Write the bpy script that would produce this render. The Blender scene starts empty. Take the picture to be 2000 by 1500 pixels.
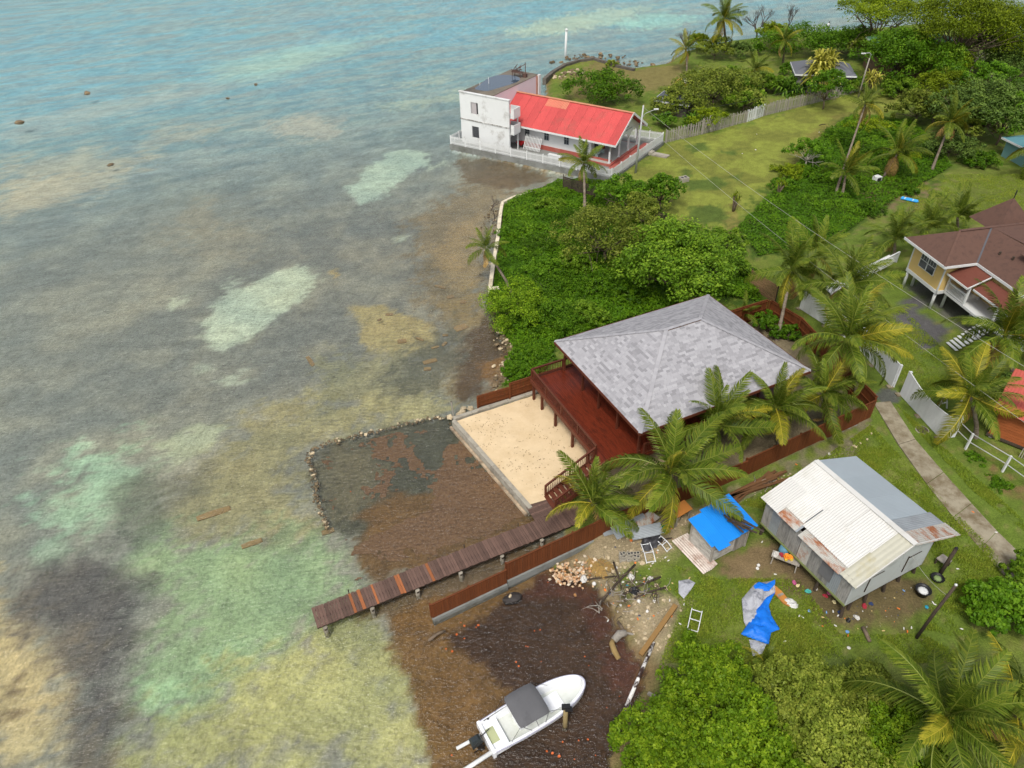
import bpy, bmesh, math, random
import numpy as np
from mathutils import Vector, Matrix

# ------------------------------------------------------------------ camera, sky, sun, exposure
scene = bpy.context.scene
C = scene.collection
CAM_H = 36.0                      # drone height over the water, metres
FOC = 1400.0                      # focal length in pixels of a 2000 px wide frame
PITCH, ROLL = math.radians(38.65), math.radians(1.4)
_cp, _sp, _cr, _sr = math.cos(PITCH), math.sin(PITCH), math.cos(ROLL), math.sin(ROLL)
FWD = np.array([0.0, _cp, -_sp])
RGT = _cr*np.array([1.0, 0, 0]) + _sr*np.array([0, -_sp, -_cp])
DWN = -_sr*np.array([1.0, 0, 0]) + _cr*np.array([0, -_sp, -_cp])
cam = bpy.data.cameras.new('camera'); cam_o = bpy.data.objects.new('camera', cam); C.objects.link(cam_o)
cam.sensor_width = 36.0; cam.lens = FOC/2000*36; cam.clip_start = 0.5; cam.clip_end = 9000
cam_o.matrix_world = Matrix(((RGT[0], -DWN[0], -FWD[0], 0), (RGT[1], -DWN[1], -FWD[1], 0),
                             (RGT[2], -DWN[2], -FWD[2], CAM_H), (0, 0, 0, 1)))
scene.camera = cam_o

SUN_EL, SUN_AZ = math.radians(58), math.radians(250)     # azimuth of the sun, counter-clockwise from +X... see below
world = bpy.data.worlds.new('World'); scene.world = world; world.use_nodes = True
wt = world.node_tree; bgn = wt.nodes['Background']
sky = wt.nodes.new('ShaderNodeTexSky'); sky.sky_type = 'NISHITA'; sky.sun_disc = False
sky.sun_elevation = SUN_EL; sky.sun_rotation = math.pi/2 - SUN_AZ
sky.air_density = 1.0; sky.dust_density = 4.0; sky.ozone_density = 1.0
hsv = wt.nodes.new('ShaderNodeHueSaturation'); hsv.inputs['Saturation'].default_value = 0.42
wt.links.new(sky.outputs[0], hsv.inputs['Color']); wt.links.new(hsv.outputs[0], bgn.inputs[0])
bgn.inputs[1].default_value = 0.13
sun = bpy.data.lights.new('sun', 'SUN'); sun.energy = 1.5; sun.angle = math.radians(12); sun.color = (1.0, 0.95, 0.87)
sun_o = bpy.data.objects.new('sun', sun); C.objects.link(sun_o)
_sd = Vector((math.cos(SUN_EL)*math.cos(SUN_AZ), math.cos(SUN_EL)*math.sin(SUN_AZ), math.sin(SUN_EL)))
sun_o.rotation_euler = _sd.to_track_quat('Z', 'Y').to_euler(); sun_o.location = (0, 0, 80)
scene.view_settings.view_transform = 'Standard'; scene.view_settings.look = 'None'
scene.view_settings.exposure = 0.46; scene.view_settings.gamma = 1.0
scene.render.engine = 'CYCLES'
scene.cycles.max_bounces = 4; scene.cycles.transparent_max_bounces = 16
scene.cycles.diffuse_bounces = 2; scene.cycles.glossy_bounces = 2
try: scene.cycles.use_denoising = True
except Exception: pass

# ------------------------------------------------------------------ survey: a photo position at a known height -> site metres
def site(px, py, z=0.0):
    d = FWD*FOC + RGT*(px-1000.0) + DWN*(py-750.0)
    t = (z-CAM_H)/d[2]
    return np.array([t*d[0], t*d[1], z])
def site2(pts, z=0.0):
    return np.array([site(x, y, z)[:2] for x, y in pts])
def mpp(p):                       # metres per photo pixel at a site point
    return float((np.array(p)-[0, 0, CAM_H]) @ FWD)/FOC
GZ = 0.6                          # general ground level

rng = np.random.default_rng(7); R = random.Random(11)

# ------------------------------------------------------------------ noise and polygons
_perm = rng.random((256, 256))
def vnoise(x, y):
    xi, yi = np.floor(x).astype(int), np.floor(y).astype(int)
    fx, fy = x-xi, y-yi; fx = fx*fx*(3-2*fx); fy = fy*fy*(3-2*fy)
    a = _perm[xi % 256, yi % 256]; b = _perm[(xi+1) % 256, yi % 256]
    c = _perm[xi % 256, (yi+1) % 256]; d = _perm[(xi+1) % 256, (yi+1) % 256]
    return (a*(1-fx)+b*fx)*(1-fy)+(c*(1-fx)+d*fx)*fy
def fbm(x, y, o=4):
    s = 0; a = 0.5; t = 0
    for k in range(o):
        s = s+a*vnoise(x*2**k+17.3*k, y*2**k+5.1*k); t += a; a *= 0.5
    return s/t
def sdist(X, Y, poly):            # signed distance, positive inside
    poly = np.asarray(poly); n = len(poly)
    d2 = np.full(X.shape, 1e18); ins = np.zeros(X.shape, bool)
    for i in range(n):
        ax, ay = poly[i]; bx, by = poly[(i+1) % n]
        ex, ey = bx-ax, by-ay
        t = np.clip(((X-ax)*ex+(Y-ay)*ey)/(ex*ex+ey*ey+1e-12), 0, 1)
        d2 = np.minimum(d2, (X-ax-t*ex)**2+(Y-ay-t*ey)**2)
        if ay != by:
            ins ^= ((ay > Y) != (by > Y)) & (X < (bx-ax)*(Y-ay)/(by-ay)+ax)
    d = np.sqrt(d2)
    return np.where(ins, d, -d)
def sstep(a, b, x):
    t = np.clip((x-a)/(b-a), 0, 1); return t*t*(3-2*t)
def lin(c):
    c = np.array(c, float)/255.0
    return np.where(c <= 0.04045, c/12.92, ((c+0.055)/1.055)**2.4)
def S(r, g, b, k=1.0):
    return tuple(float(v)*k for v in lin((r, g, b)))

# ------------------------------------------------------------------ objects
def link(o, parent=None):
    C.objects.link(o)
    if parent is not None: o.parent = parent
    return o
def tag(o, label=None, cat=None, group=None, kind=None):
    if label: o['label'] = label
    if cat: o['category'] = cat
    if group: o['group'] = group
    if kind: o['kind'] = kind
    return o
def empty(name, loc=(0, 0, 0), rz=0.0, label=None, cat=None, group=None):
    o = bpy.data.objects.new(name, None); o.location = tuple(loc); o.rotation_euler = (0, 0, rz); o.empty_display_size = 0.3
    link(o); return tag(o, label, cat, group)
def mesh_np(name, v, f, mats=(), midx=None, smooth=False, attrs=None):
    me = bpy.data.meshes.new(name)
    if isinstance(f, np.ndarray):
        k = f.shape[1]; nf = len(f)
        me.vertices.add(len(v)); me.vertices.foreach_set('co', np.asarray(v, np.float32).ravel())
        me.loops.add(nf*k); me.loops.foreach_set('vertex_index', f.astype(np.int32).ravel())
        me.polygons.add(nf); me.polygons.foreach_set('loop_start', np.arange(0, nf*k, k, dtype=np.int32))
        me.update(calc_edges=True)
    else:
        me.from_pydata([tuple(p) for p in v], [], f); me.update()
    for m in mats: me.materials.append(m)
    if midx is not None: me.polygons.foreach_set('material_index', np.asarray(midx, np.int32))
    if smooth: me.polygons.foreach_set('use_smooth', np.ones(len(me.polygons), bool))
    for an, (dom, typ, dat) in (attrs or {}).items():
        a = me.attributes.new(an, typ, dom)
        a.data.foreach_set('color' if 'COLOR' in typ else 'value', np.asarray(dat, np.float32).ravel())
    return me
def obj(name, me, parent=None, loc=(0, 0, 0), rot=(0, 0, 0), sc=(1, 1, 1)):
    o = bpy.data.objects.new(name, me); o.location = tuple(loc); o.rotation_euler = rot; o.scale = sc
    return link(o, parent)
class MB:
    def __init__(s): s.v = []; s.f = []; s.m = []
    def add(s, vs, fs, m=0):
        b = len(s.v); s.v += [tuple(p) for p in vs]; s.f += [tuple(b+i for i in q) for q in fs]; s.m += [m]*len(fs); return s
    def poly(s, pts, m=0): return s.add(pts, [tuple(range(len(pts)))], m)
    def box(s, c, d, M=None, m=0):
        x, y, z = d[0]/2, d[1]/2, d[2]/2
        pts = [Vector((i*x, j*y, k*z)) for k in (-1, 1) for j in (-1, 1) for i in (-1, 1)]
        if M is not None: pts = [M @ p for p in pts]
        c = Vector(c)
        return s.add([p+c for p in pts], [(0, 2, 3, 1), (4, 5, 7, 6), (0, 1, 5, 4), (2, 6, 7, 3), (0, 4, 6, 2), (1, 3, 7, 5)], m)
    def bx(s, x0, x1, y0, y1, z0, z1, m=0):
        return s.box(((x0+x1)/2, (y0+y1)/2, (z0+z1)/2), (x1-x0, y1-y0, z1-z0), None, m)
    def bar(s, a, b, w, h, m=0, up=(0, 0, 1)):
        a, b = Vector(a), Vector(b); d = b-a; L = d.length
        if L < 1e-6: return s
        d.normalize(); u = Vector(up)
        if abs(d.dot(u)) > 0.98: u = Vector((1, 0, 0))
        r = d.cross(u).normalized(); u = r.cross(d).normalized()
        return s.box((a+b)/2, (L, w, h), Matrix((d, r, u)).transposed(), m)
    def prism(s, poly, z0, z1, m=0, mside=None):
        n = len(poly); b = len(s.v)
        area = sum(poly[i][0]*poly[(i+1) % n][1]-poly[(i+1) % n][0]*poly[i][1] for i in range(n))
        if area < 0: poly = list(poly)[::-1]
        s.v += [(p[0], p[1], z0) for p in poly]+[(p[0], p[1], z1) for p in poly]
        s.f.append(tuple(b+i for i in range(n))[::-1]); s.f.append(tuple(b+n+i for i in range(n))); s.m += [m, m]
        for i in range(n):
            j = (i+1) % n; s.f.append((b+i, b+j, b+n+j, b+n+i)); s.m.append(m if mside is None else mside)
        return s
    def slab(s, poly3, t, m=0, n=None):     # polygon with thickness t below it (along n or -z)
        k = len(poly3); n = Vector((0, 0, -1)) if n is None else Vector(n)
        top = [Vector(p) for p in poly3]; bot = [p+n*t for p in top]
        fs = [tuple(range(k)), tuple(range(2*k-1, k-1, -1))]+[(i, k+i, k+(i+1) % k, (i+1) % k) for i in range(k)]
        return s.add(top+bot, fs, m)
    def tube(s, pts, rad, n=6, m=0, cap=True):
        pts = [Vector(p) for p in pts]; rad = [rad]*len(pts) if not hasattr(rad, '__len__') else rad
        b = len(s.v); ref = None
        for i, p in enumerate(pts):
            d = (pts[min(i+1, len(pts)-1)]-pts[max(i-1, 0)]).normalized()
            if ref is None:
                ref = Vector((0, 0, 1)) if abs(d.z) < 0.9 else Vector((1, 0, 0))
            r = (ref-d*ref.dot(d)).normalized(); u = d.cross(r); ref = r
            for k in range(n):
                a = 2*math.pi*k/n; s.v.append(tuple(p+(r*math.cos(a)+u*math.sin(a))*rad[i]))
        for i in range(len(pts)-1):
            for k in range(n):
                k2 = (k+1) % n; s.f.append((b+i*n+k, b+i*n+k2, b+(i+1)*n+k2, b+(i+1)*n+k)); s.m.append(m)
        if cap:
            s.f.append(tuple(b+k for k in range(n))[::-1]); e = b+(len(pts)-1)*n
            s.f.append(tuple(e+k for k in range(n))); s.m += [m, m]
        return s
    def lathe(s, prof, c=(0, 0, 0), n=12, m=0):
        b = len(s.v); c = Vector(c)
        for r, z in prof:
            for k in range(n):
                a = 2*math.pi*k/n; s.v.append((c.x+r*math.cos(a), c.y+r*math.sin(a), c.z+z))
        for i in range(len(prof)-1):
            for k in range(n):
                k2 = (k+1) % n; s.f.append((b+i*n+k, b+i*n+k2, b+(i+1)*n+k2, b+(i+1)*n+k)); s.m.append(m)
        s.f.append(tuple(b+k for k in range(n))[::-1]); e = b+(len(prof)-1)*n
        s.f.append(tuple(e+k for k in range(n))); s.m += [m, m]
        return s
    def mesh(s, name, mats, smooth=False):
        mats = mats if isinstance(mats, (list, tuple)) else [mats]
        return mesh_np(name, s.v, s.f, mats, s.m, smooth)
    def build(s, name, mats, parent=None, smooth=False, loc=(0, 0, 0), rot=(0, 0, 0)):
        return obj(name, s.mesh(name, mats, smooth), parent, loc, rot)

# ------------------------------------------------------------------ materials
def new_mat(name):
    m = bpy.data.materials.new(name); m.use_nodes = True; nt = m.node_tree
    return m, nt, nt.nodes['Principled BSDF']
def N(nt, t, **kw):
    n = nt.nodes.new(t)
    for k, v in kw.items():
        if k in n.inputs: n.inputs[k].default_value = v
        else: setattr(n, k, v)
    return n
def mixc(nt, fac, a, b, mode='MIX'):
    n = nt.nodes.new('ShaderNodeMix'); n.data_type = 'RGBA'; n.blend_type = mode
    for sock, val in ((n.inputs[0], fac), (n.inputs[6], a), (n.inputs[7], b)):
        if hasattr(val, 'is_linked') or hasattr(val, 'links'): nt.links.new(val, sock)
        elif hasattr(val, '__len__'): sock.default_value = tuple(val)[:3]+(1,)
        else: sock.default_value = val
    return n.outputs[2]
def ramp(nt, src, stops):
    n = nt.nodes.new('ShaderNodeValToRGB'); nt.links.new(src, n.inputs[0]); e = n.color_ramp.elements
    while len(e) < len(stops): e.new(0.5)
    for i, (p, c) in enumerate(stops):
        e[i].position = p; e[i].color = (c, c, c, 1) if not hasattr(c, '__len__') else tuple(c)[:3]+(1,)
    return n.outputs[0]
def coords(nt, kind='Object', scale=(1, 1, 1)):
    t = nt.nodes.new('ShaderNodeTexCoord'); mp = nt.nodes.new('ShaderNodeMapping')
    mp.inputs['Scale'].default_value = scale; nt.links.new(t.outputs[kind], mp.inputs['Vector']); return mp.outputs[0]
def noise(nt, vec, scale, detail=4, rough=0.6):
    n = N(nt, 'ShaderNodeTexNoise', Scale=scale, Detail=detail, Roughness=rough); nt.links.new(vec, n.inputs['Vector']); return n.outputs['Fac']
_mc = {}
def mat(name, c, var=0.25, scale=3.0, rough=0.7, bump=0.15, objvar=0.0, c2=None, c2amt=(0.5, 0.75), stretch=(1, 1, 1), metal=0.0, stain=None, spec=0.3, bscale=None):
    """procedural surface: colour c mottled by noise, patches of c2, per-object variation"""
    if name in _mc: return _mc[name]
    m, nt, p = new_mat(name)
    v = coords(nt, 'Object', stretch)
    f = noise(nt, v, scale)
    col = mixc(nt, f, tuple(x*(1-var) for x in c), tuple(min(1, x*(1+var)) for x in c))
    if c2 is not None:
        f2 = ramp(nt, noise(nt, v, scale*0.45, 6, 0.7), [(c2amt[0], 0), (c2amt[1], 1)])
        col = mixc(nt, f2, col, c2)
    if stain is not None:
        f3 = ramp(nt, noise(nt, coords(nt, 'Object', (stain[1], stain[1], stain[1]*0.25)), 1.0, 6, 0.7), [(stain[2], 0), (stain[2]+0.15, 1)])
        col = mixc(nt, f3, col, stain[0])
    if objvar > 0:
        oi = nt.nodes.new('ShaderNodeObjectInfo')
        hs = nt.nodes.new('ShaderNodeHueSaturation'); mr = N(nt, 'ShaderNodeMapRange')
        mr.inputs[3].default_value = 1-objvar; mr.inputs[4].default_value = 1+objvar
        nt.links.new(oi.outputs['Random'], mr.inputs[0]); nt.links.new(mr.outputs[0], hs.inputs['Value']); nt.links.new(col, hs.inputs['Color']); col = hs.outputs[0]
    nt.links.new(col, p.inputs['Base Color'])
    p.inputs['Roughness'].default_value = rough; p.inputs['Metallic'].default_value = metal
    p.inputs['Specular IOR Level'].default_value = spec
    if bump > 0:
        b = N(nt, 'ShaderNodeBump', Strength=bump, Distance=0.03)
        nt.links.new(noise(nt, v, bscale or scale*3, 5), b.inputs['Height']); nt.links.new(b.outputs[0], p.inputs['Normal'])
    _mc[name] = m; return m
def leaf_mat(name, dark, mid, light, transl=0.3, rough=0.45):
    m, nt, p = new_mat(name)
    at = nt.nodes.new('ShaderNodeAttribute'); at.attribute_name = 'v'
    oi = nt.nodes.new('ShaderNodeObjectInfo')
    col = ramp(nt, at.outputs['Fac'], [(0.0, dark), (0.5, mid), (1.0, light)])
    hs = nt.nodes.new('ShaderNodeHueSaturation'); mr = N(nt, 'ShaderNodeMapRange'); mr.inputs[3].default_value = 0.8; mr.inputs[4].default_value = 1.2
    nt.links.new(oi.outputs['Random'], mr.inputs[0]); nt.links.new(mr.outputs[0], hs.inputs['Value']); nt.links.new(col, hs.inputs['Color'])
    p.inputs['Roughness'].default_value = rough; p.inputs['Specular IOR Level'].default_value = 0.12
    nt.links.new(hs.outputs[0], p.inputs['Base Color'])
    tr = nt.nodes.new('ShaderNodeBsdfTranslucent'); nt.links.new(hs.outputs[0], tr.inputs['Color'])
    mx = nt.nodes.new('ShaderNodeMixShader'); mx.inputs[0].default_value = transl
    nt.links.new(p.outputs[0], mx.inputs[1]); nt.links.new(tr.outputs[0], mx.inputs[2])
    nt.links.new(mx.outputs[0], nt.nodes['Material Output'].inputs[0]); return m

# ------------------------------------------------------------------ terrain: land and sea bed
PAV_O, PAV_A = (8.0, 33.2), math.radians(25.0)       # the pavilion's own grid: jetty, beach and fences all follow it
def pav(x, y, z=0.0):
    c, s = math.cos(PAV_A), math.sin(PAV_A); return np.array([PAV_O[0]+x*c-y*s, PAV_O[1]+x*s+y*c, z])
CH_O, CH_A = (12.77, 83.68), math.radians(-34.5)     # the church's grid
def chl(x, y, z=0.0):
    c, s = math.cos(CH_A), math.sin(CH_A); return np.array([CH_O[0]+x*c-y*s, CH_O[1]+x*s+y*c, z])

shore_a = [(1130, 2100), (1165, 1600), (1190, 1500), (1225, 1420), (1250, 1360), (1262, 1310), (1238, 1282), (1212, 1235), (1190, 1190), (1165, 1150), (1120, 1118), (1078, 1108)]
land = [tuple(site(x, y)[:2]) for x, y in shore_a]
land += [tuple(pav(*q)[:2]) for q in ((-8.6, -2.7), (-6.2, -2.6), (-6.0, 0.4), (-7.2, 1.6), (-8.3, 11.4), (-6.4, 11.9))]
land += [tuple(site(x, y)[:2]) for x, y in ((978, 748), (985, 715), (996, 690), (968, 640), (950, 585), (957, 562), (962, 520), (972, 470), (976, 420), (981, 393), (1000, 384), (1045, 371), (1090, 352))]
land += [tuple(chl(*q)[:2]) for q in ((0.0, 0.0), (-23.9, -1.0), (-24.2, 4), (-24.4, 13.6), (-18.6, 14.6))]
land += [tuple(site(x, y)[:2]) for x, y in ((1068, 146), (1100, 124), (1160, 114), (1200, 126), (1240, 134), (1300, 126), (1340, 100), (1420, 82), (1500, 72), (1640, 62), (1800, 48), (2000, 34), (2300, 14))]
land += [(420, 175), (700, -60), (300, -300), (20, -120)]
land = np.array(land)

def axis(segs):
    out = [segs[0][0]]
    for a, b, st in segs:
        n = max(1, int(round((b-a)/st))); out += list(a+(b-a)*np.arange(1, n+1)/n)
    return np.array(out)
def tails(a, lo, hi):
    L = [a[0]]; st = 1.0
    while L[-1] > lo: L.append(L[-1]-st); st *= 1.25
    H = [a[-1]]; st = 1.0
    while H[-1] < hi: H.append(H[-1]+st); st *= 1.25
    return np.concatenate([L[:0:-1], a, H[1:]])
gx = tails(axis([(-110, -46, 0.9), (-46, -20, 0.45), (-20, 34, 0.29), (34, 70, 0.6), (70, 130, 1.4)]), -3500, 3500)
gy = tails(axis([(12, 50, 0.29), (50, 100, 0.42), (100, 160, 0.7), (160, 260, 1.4)]), -1500, 5000)
X, Y = np.meshgrid(gx, gy); nx, ny = len(gx), len(gy)
sdl = sdist(X+0.5*(fbm(X*0.9, Y*0.9)-0.5), Y+0.5*(fbm(X*0.9+40, Y*0.9)-0.5), land)
nz = fbm(X*0.15, Y*0.15, 4); nf = fbm(X*1.1, Y*1.1, 3)
Zl = 0.02+0.58*sstep(0.0, 1.8, sdl)+0.10*(nf-0.5)*sstep(0.5, 2.5, sdl)+0.25*(nz-0.5)*sstep(2, 8, sdl)
dep = -sdl
Zs = -(0.05+0.28*sstep(0, 2.5, dep)+0.5*sstep(3, 25, dep)+1.2*sstep(25, 90, dep)+2.2*sstep(80, 300, dep))+0.22*(nz-0.5)+0.05*(nf-0.5)
Zs = np.minimum(Zs, -0.04)
Z = np.where(sdl > 0, Zl, Zs)
for poly, zz in (([pav(-8.0, 11.2)[:2], pav(-6.9, 1.5)[:2], pav(-5, -2.3)[:2], pav(18, -2.3)[:2], pav(20, 11)[:2], pav(-4, 11.4)[:2]], 0.38),
                 ([chl(0.2, -0.3)[:2], chl(-24.2, -1.4)[:2], chl(-24, 13.5)[:2], chl(0.4, 14.6)[:2]], 0.15)):
    q = sdist(X, Y, poly); Z = np.where(q > 0, zz, Z)

def warp(k, f, sd): return k*(fbm(X*f+sd, Y*f+sd*0.7, 4)-0.5), k*(fbm(X*f+sd*1.7, Y*f-sd, 4)-0.5)
wxs = {}
def region(px, z=0.5, soft=0.6, warpk=2.0, wf=0.5, sd=3.0):
    key = (warpk, wf, sd)
    if key not in wxs: wxs[key] = warp(*key)
    wx, wy = wxs[key]
    sd_ = sdist(X+wx*.5, Y+wy*.5, site2(px, z))
    return sstep(-.45, .45, sd_/(soft*2.2)+(DITH-.5)*3.0)
DITH = .5*fbm(X*2.3+3, Y*2.3, 3)+.5*fbm(X*.55+8, Y*.55+2, 4)
COL = np.zeros(X.shape+(3,))
def paint(w, c, k=1.0):
    w = np.clip(w*k, 0, 1)[..., None]; COL[:] = COL*(1-w)+np.array(c)*w
n1 = fbm(X*0.35+9, Y*0.35, 5); n2 = fbm(X*1.6+3, Y*1.6, 4); n3 = fbm(X*0.08+31, Y*0.08, 4)
streak = fbm((X*0.9+Y*0.45)*0.18+50, (Y*0.9-X*0.45)*0.9, 4)

# ---- sea bed: sea grass, sand, turf, weed, and the far water's tint painted in
def W(r, g, b, refl=0.02):        # a bed colour read through the water face: its own reflection taken off
    c = np.maximum(0.012, (lin((r, g, b))-refl)/1.0); return tuple(float(v) for v in c*0.8+0.2*c.mean())
COL[:] = np.array(W(120, 120, 110))
paint(sstep(0.42, 0.7, n1), W(134, 132, 116), 0.8)
paint(sstep(0.50, 0.7, n3), W(142, 142, 126), 0.6)
paint(sstep(-8, -60, X)*sstep(95, 55, Y), W(136, 143, 132), 0.6)
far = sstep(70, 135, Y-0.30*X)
paint(far, W(128, 150, 150, 0.07))  # blue-green cast of deeper water, painted onto the distant bed
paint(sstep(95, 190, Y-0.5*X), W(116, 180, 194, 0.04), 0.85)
paint(far*sstep(0.42, 0.66, streak), W(158, 172, 165, 0.05), 0.55)
paint(far*sstep(0.50, 0.60, fbm((X*0.9+Y*0.4)*0.06, (Y*0.9-X*0.4)*0.35+7, 4)), W(162, 168, 158, 0.05), 0.45)
SAND, TEAL, OCHRE, BEIGE = W(170, 180, 156), W(146, 176, 146), W(170, 148, 92), W(184, 166, 116)
for px, c, k in (
    ([(0, 350), (60, 345), (180, 330), (262, 325), (240, 350), (170, 385), (60, 410), (0, 420)], W(180, 172, 144), 0.7),
    ([(0, 300), (90, 300), (180, 285), (280, 310), (150, 350), (0, 370)], W(178, 172, 145), 0.6),
    ([(0, 230), (200, 190), (420, 150), (420, 180), (200, 230), (0, 270)], W(170, 176, 164), 0.5),
    ([(540, 245), (600, 230), (655, 240), (662, 262), (620, 272), (560, 268)], W(176, 172, 154), 0.7),
    ([(300, 250), (420, 250), (400, 275), (280, 290)], W(172, 168, 145), 0.6),
    ([(740, 215), (800, 200), (890, 182), (930, 178), (890, 195), (800, 215)], SAND, 0.6),
    ([(760, 165), (850, 150), (930, 130), (860, 160), (800, 172)], SAND, 0.5),
    ([(420, 120), (560, 85), (720, 70), (700, 95), (520, 150), (440, 155)], W(160, 195, 180), 0.6),
    ([(1000, 60), (1150, 20), (1260, 10), (1230, 45), (1080, 68), (1000, 70)], W(175, 195, 172), 0.8),
    ([(1190, 45), (1290, 25), (1370, 35), (1300, 55), (1210, 58)], W(150, 198, 185), 0.8),
    ([(380, 400), (440, 415), (520, 470), (470, 520), (380, 480), (350, 420)], W(140, 136, 116), 0.7)):
    paint(region(px, -1, 2.4, 9, 0.12, 5), c, k)
for px, c, k in (
    ([(385, 622), (430, 580), (490, 548), (560, 522), (608, 520), (612, 560), (565, 590), (520, 628), (480, 655), (400, 678), (415, 640)], SAND, 0.95),
    ([(700, 340), (760, 298), (800, 294), (842, 300), (830, 330), (780, 360), (740, 385), (700, 395), (688, 370)], W(160, 178, 160), 0.95),
    ([(835, 328), (870, 312), (875, 322), (845, 338)], SAND, 0.8),
    ([(425, 550), (470, 535), (475, 548), (440, 562)], SAND, 0.8), ([(316, 582), (350, 576), (352, 592), (322, 598)], SAND, 0.8),
    ([(650, 528), (668, 524), (668, 532), (655, 534)], OCHRE, 0.9), ([(772, 462), (800, 456), (805, 468), (780, 472)], SAND, 0.7),
    ([(430, 735), (470, 715), (485, 735), (450, 752)], SAND, 0.6), ([(375, 712), (398, 706), (398, 716)], SAND, 0.6),
    ([(300, 820), (330, 810), (320, 830)], SAND, 0.6), ([(160, 852), (190, 850), (180, 865)], SAND, 0.6),
    ([(300, 860), (380, 820), (450, 835), (400, 890), (330, 910)], W(160, 168, 138), 0.8),
    ([(690, 605), (760, 595), (850, 640), (845, 690), (770, 700), (700, 650)], W(162, 146, 92), 0.85),
    ([(640, 700), (780, 690), (880, 770), (860, 810), (720, 830), (640, 790)], W(138, 134, 98), 0.8),
    ([(420, 870), (520, 800), (640, 780), (880, 800), (830, 815), (690, 850), (600, 875), (600, 960), (640, 1040), (540, 1070), (380, 1060), (320, 1000)], W(144, 138, 98), 0.9),
    ([(710, 780), (790, 740), (880, 790), (850, 815), (760, 815)], W(158, 150, 104), 0.75),
    ([(800, 440), (950, 330), (1090, 335), (1000, 385), (970, 480), (950, 600), (985, 690), (960, 760), (890, 800), (880, 700), (840, 620), (830, 520)], W(128, 110, 74), 0.75),
    ([(850, 480), (930, 420), (950, 500), (930, 580), (870, 560)], W(150, 128, 84), 0.6), ([(860, 600), (930, 560), (940, 640), (880, 650)], W(140, 118, 70), 0.6),
    ([(905, 310), (980, 320), (1085, 350), (1000, 380), (930, 360), (890, 330)], W(100, 82, 58), 0.8),
    ([(905, 660), (960, 620), (990, 700), (950, 780), (905, 790)], W(84, 66, 48), 0.8),
    ([(945, 720), (985, 690), (1000, 740), (960, 780)], W(140, 100, 48), 0.6),
    ([(55, 992), (120, 965), (128, 905), (190, 872), (262, 858), (276, 900), (250, 950), (225, 985), (205, 1030), (165, 1045), (110, 1010)], TEAL, 0.9),
    ([(60, 1060), (120, 1040), (110, 1100), (70, 1100)], TEAL, 0.5),
    ([(240, 1320), (330, 1200), (250, 1110), (290, 1050), (420, 1050), (560, 1060), (640, 1040), (700, 1120), (690, 1190), (600, 1250), (520, 1330), (380, 1400), (270, 1420)], W(134, 158, 116), 0.92),
    ([(250, 1310), (350, 1330), (380, 1360), (280, 1400)], W(150, 184, 138), 0.8), ([(400, 1280), (470, 1270), (440, 1310)], W(150, 184, 138), 0.6),
    ([(205, 1510), (270, 1430), (420, 1370), (560, 1290), (640, 1230), (745, 1200), (790, 1300), (845, 1420), (860, 1520)], W(156, 156, 98), 0.92),
    ([(540, 1310), (700, 1240), (800, 1400), (850, 1510), (700, 1510)], W(168, 166, 108), 0.6),
    ([(-200, 1120), (0, 1180), (80, 1250), (130, 1330), (130, 1420), (120, 1520), (-300, 1520)], BEIGE, 0.95)):
    _q = np.array(px); _a = np.ptp(_q[:, 0])*np.ptp(_q[:, 1]); paint(region(px, -0.5, 1.7 if _a > 16000 and _q[:, 1].max() > 700 else 0.5, 5.0, 0.42, 3), c, k)
for px, c, k in (
    ([(130, 1330), (85, 1245), (0, 1185), (40, 1120), (180, 1080), (270, 1130), (255, 1240), (235, 1330), (225, 1420), (200, 1510), (125, 1510)], W(92, 88, 86), 0.85),
    ([(215, 940), (300, 920), (330, 960), (280, 1060), (220, 1030)], W(106, 112, 96), 0.75),
    ([(330, 930), (400, 890), (380, 960), (340, 980)], W(108, 108, 92), 0.75),
    ([(500, 1050), (600, 1020), (590, 1060), (520, 1075)], W(112, 118, 94), 0.5),
    ([(640, 1240), (740, 1190), (755, 1230), (680, 1290)], W(126, 132, 98), 0.6),
    ([(745, 750), (890, 620), (900, 690), (840, 770), (770, 790)], W(98, 98, 84), 0.8),
    ([(-10, 1360), (15, 1370), (22, 1405), (-10, 1430)], W(70, 52, 40), 0.9)):
    paint(region(px, -0.5, 1.0, 4.0, 0.5, 8), c, k)
# drowned weed: the brown apron round the cove and under the jetty
pool_px = [(605, 880), (690, 852), (830, 818), (888, 815), (1030, 985), (1095, 1040), (850, 1110), (720, 1120), (690, 1050), (640, 1035), (608, 950)]
paint(region(pool_px, -0.2, 0.35, 0.5, 0.8, 4), W(84, 84, 70), 0.95)
paint(region([(605, 880), (720, 860), (760, 950), (700, 1010), (640, 1010)], -0.2, 0.8, 1.5, 0.6, 4), W(110, 104, 82), 0.7)
paint(region([(690, 1000), (760, 960), (1000, 970), (1095, 1040), (860, 1110), (730, 1150), (690, 1090)], -0.2, 0.5, 1.6, 0.6, 6), W(110, 84, 52), 0.9)
paint(region([(690, 1180), (850, 1110), (1090, 1040), (1100, 1095), (850, 1215), (760, 1230)], -0.2, 0.4, 0.8, 0.6, 6), W(98, 76, 40), 0.8)
paint(region([(745, 1205), (850, 1160), (1090, 1095), (1290, 1250), (1300, 1600), (870, 1600), (820, 1400), (775, 1290)], -0.2, 0.22, 1.2, 0.5, 7), W(114, 86, 50), 0.97)
paint(region([(880, 1240), (960, 1190), (1090, 1125), (1190, 1190), (1245, 1290), (1250, 1380), (1230, 1480), (1180, 1540), (960, 1540), (960, 1440), (985, 1350), (930, 1290)], -0.2, 0.25, 1.0, 0.6, 9), W(72, 58, 48), 0.92)
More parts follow.
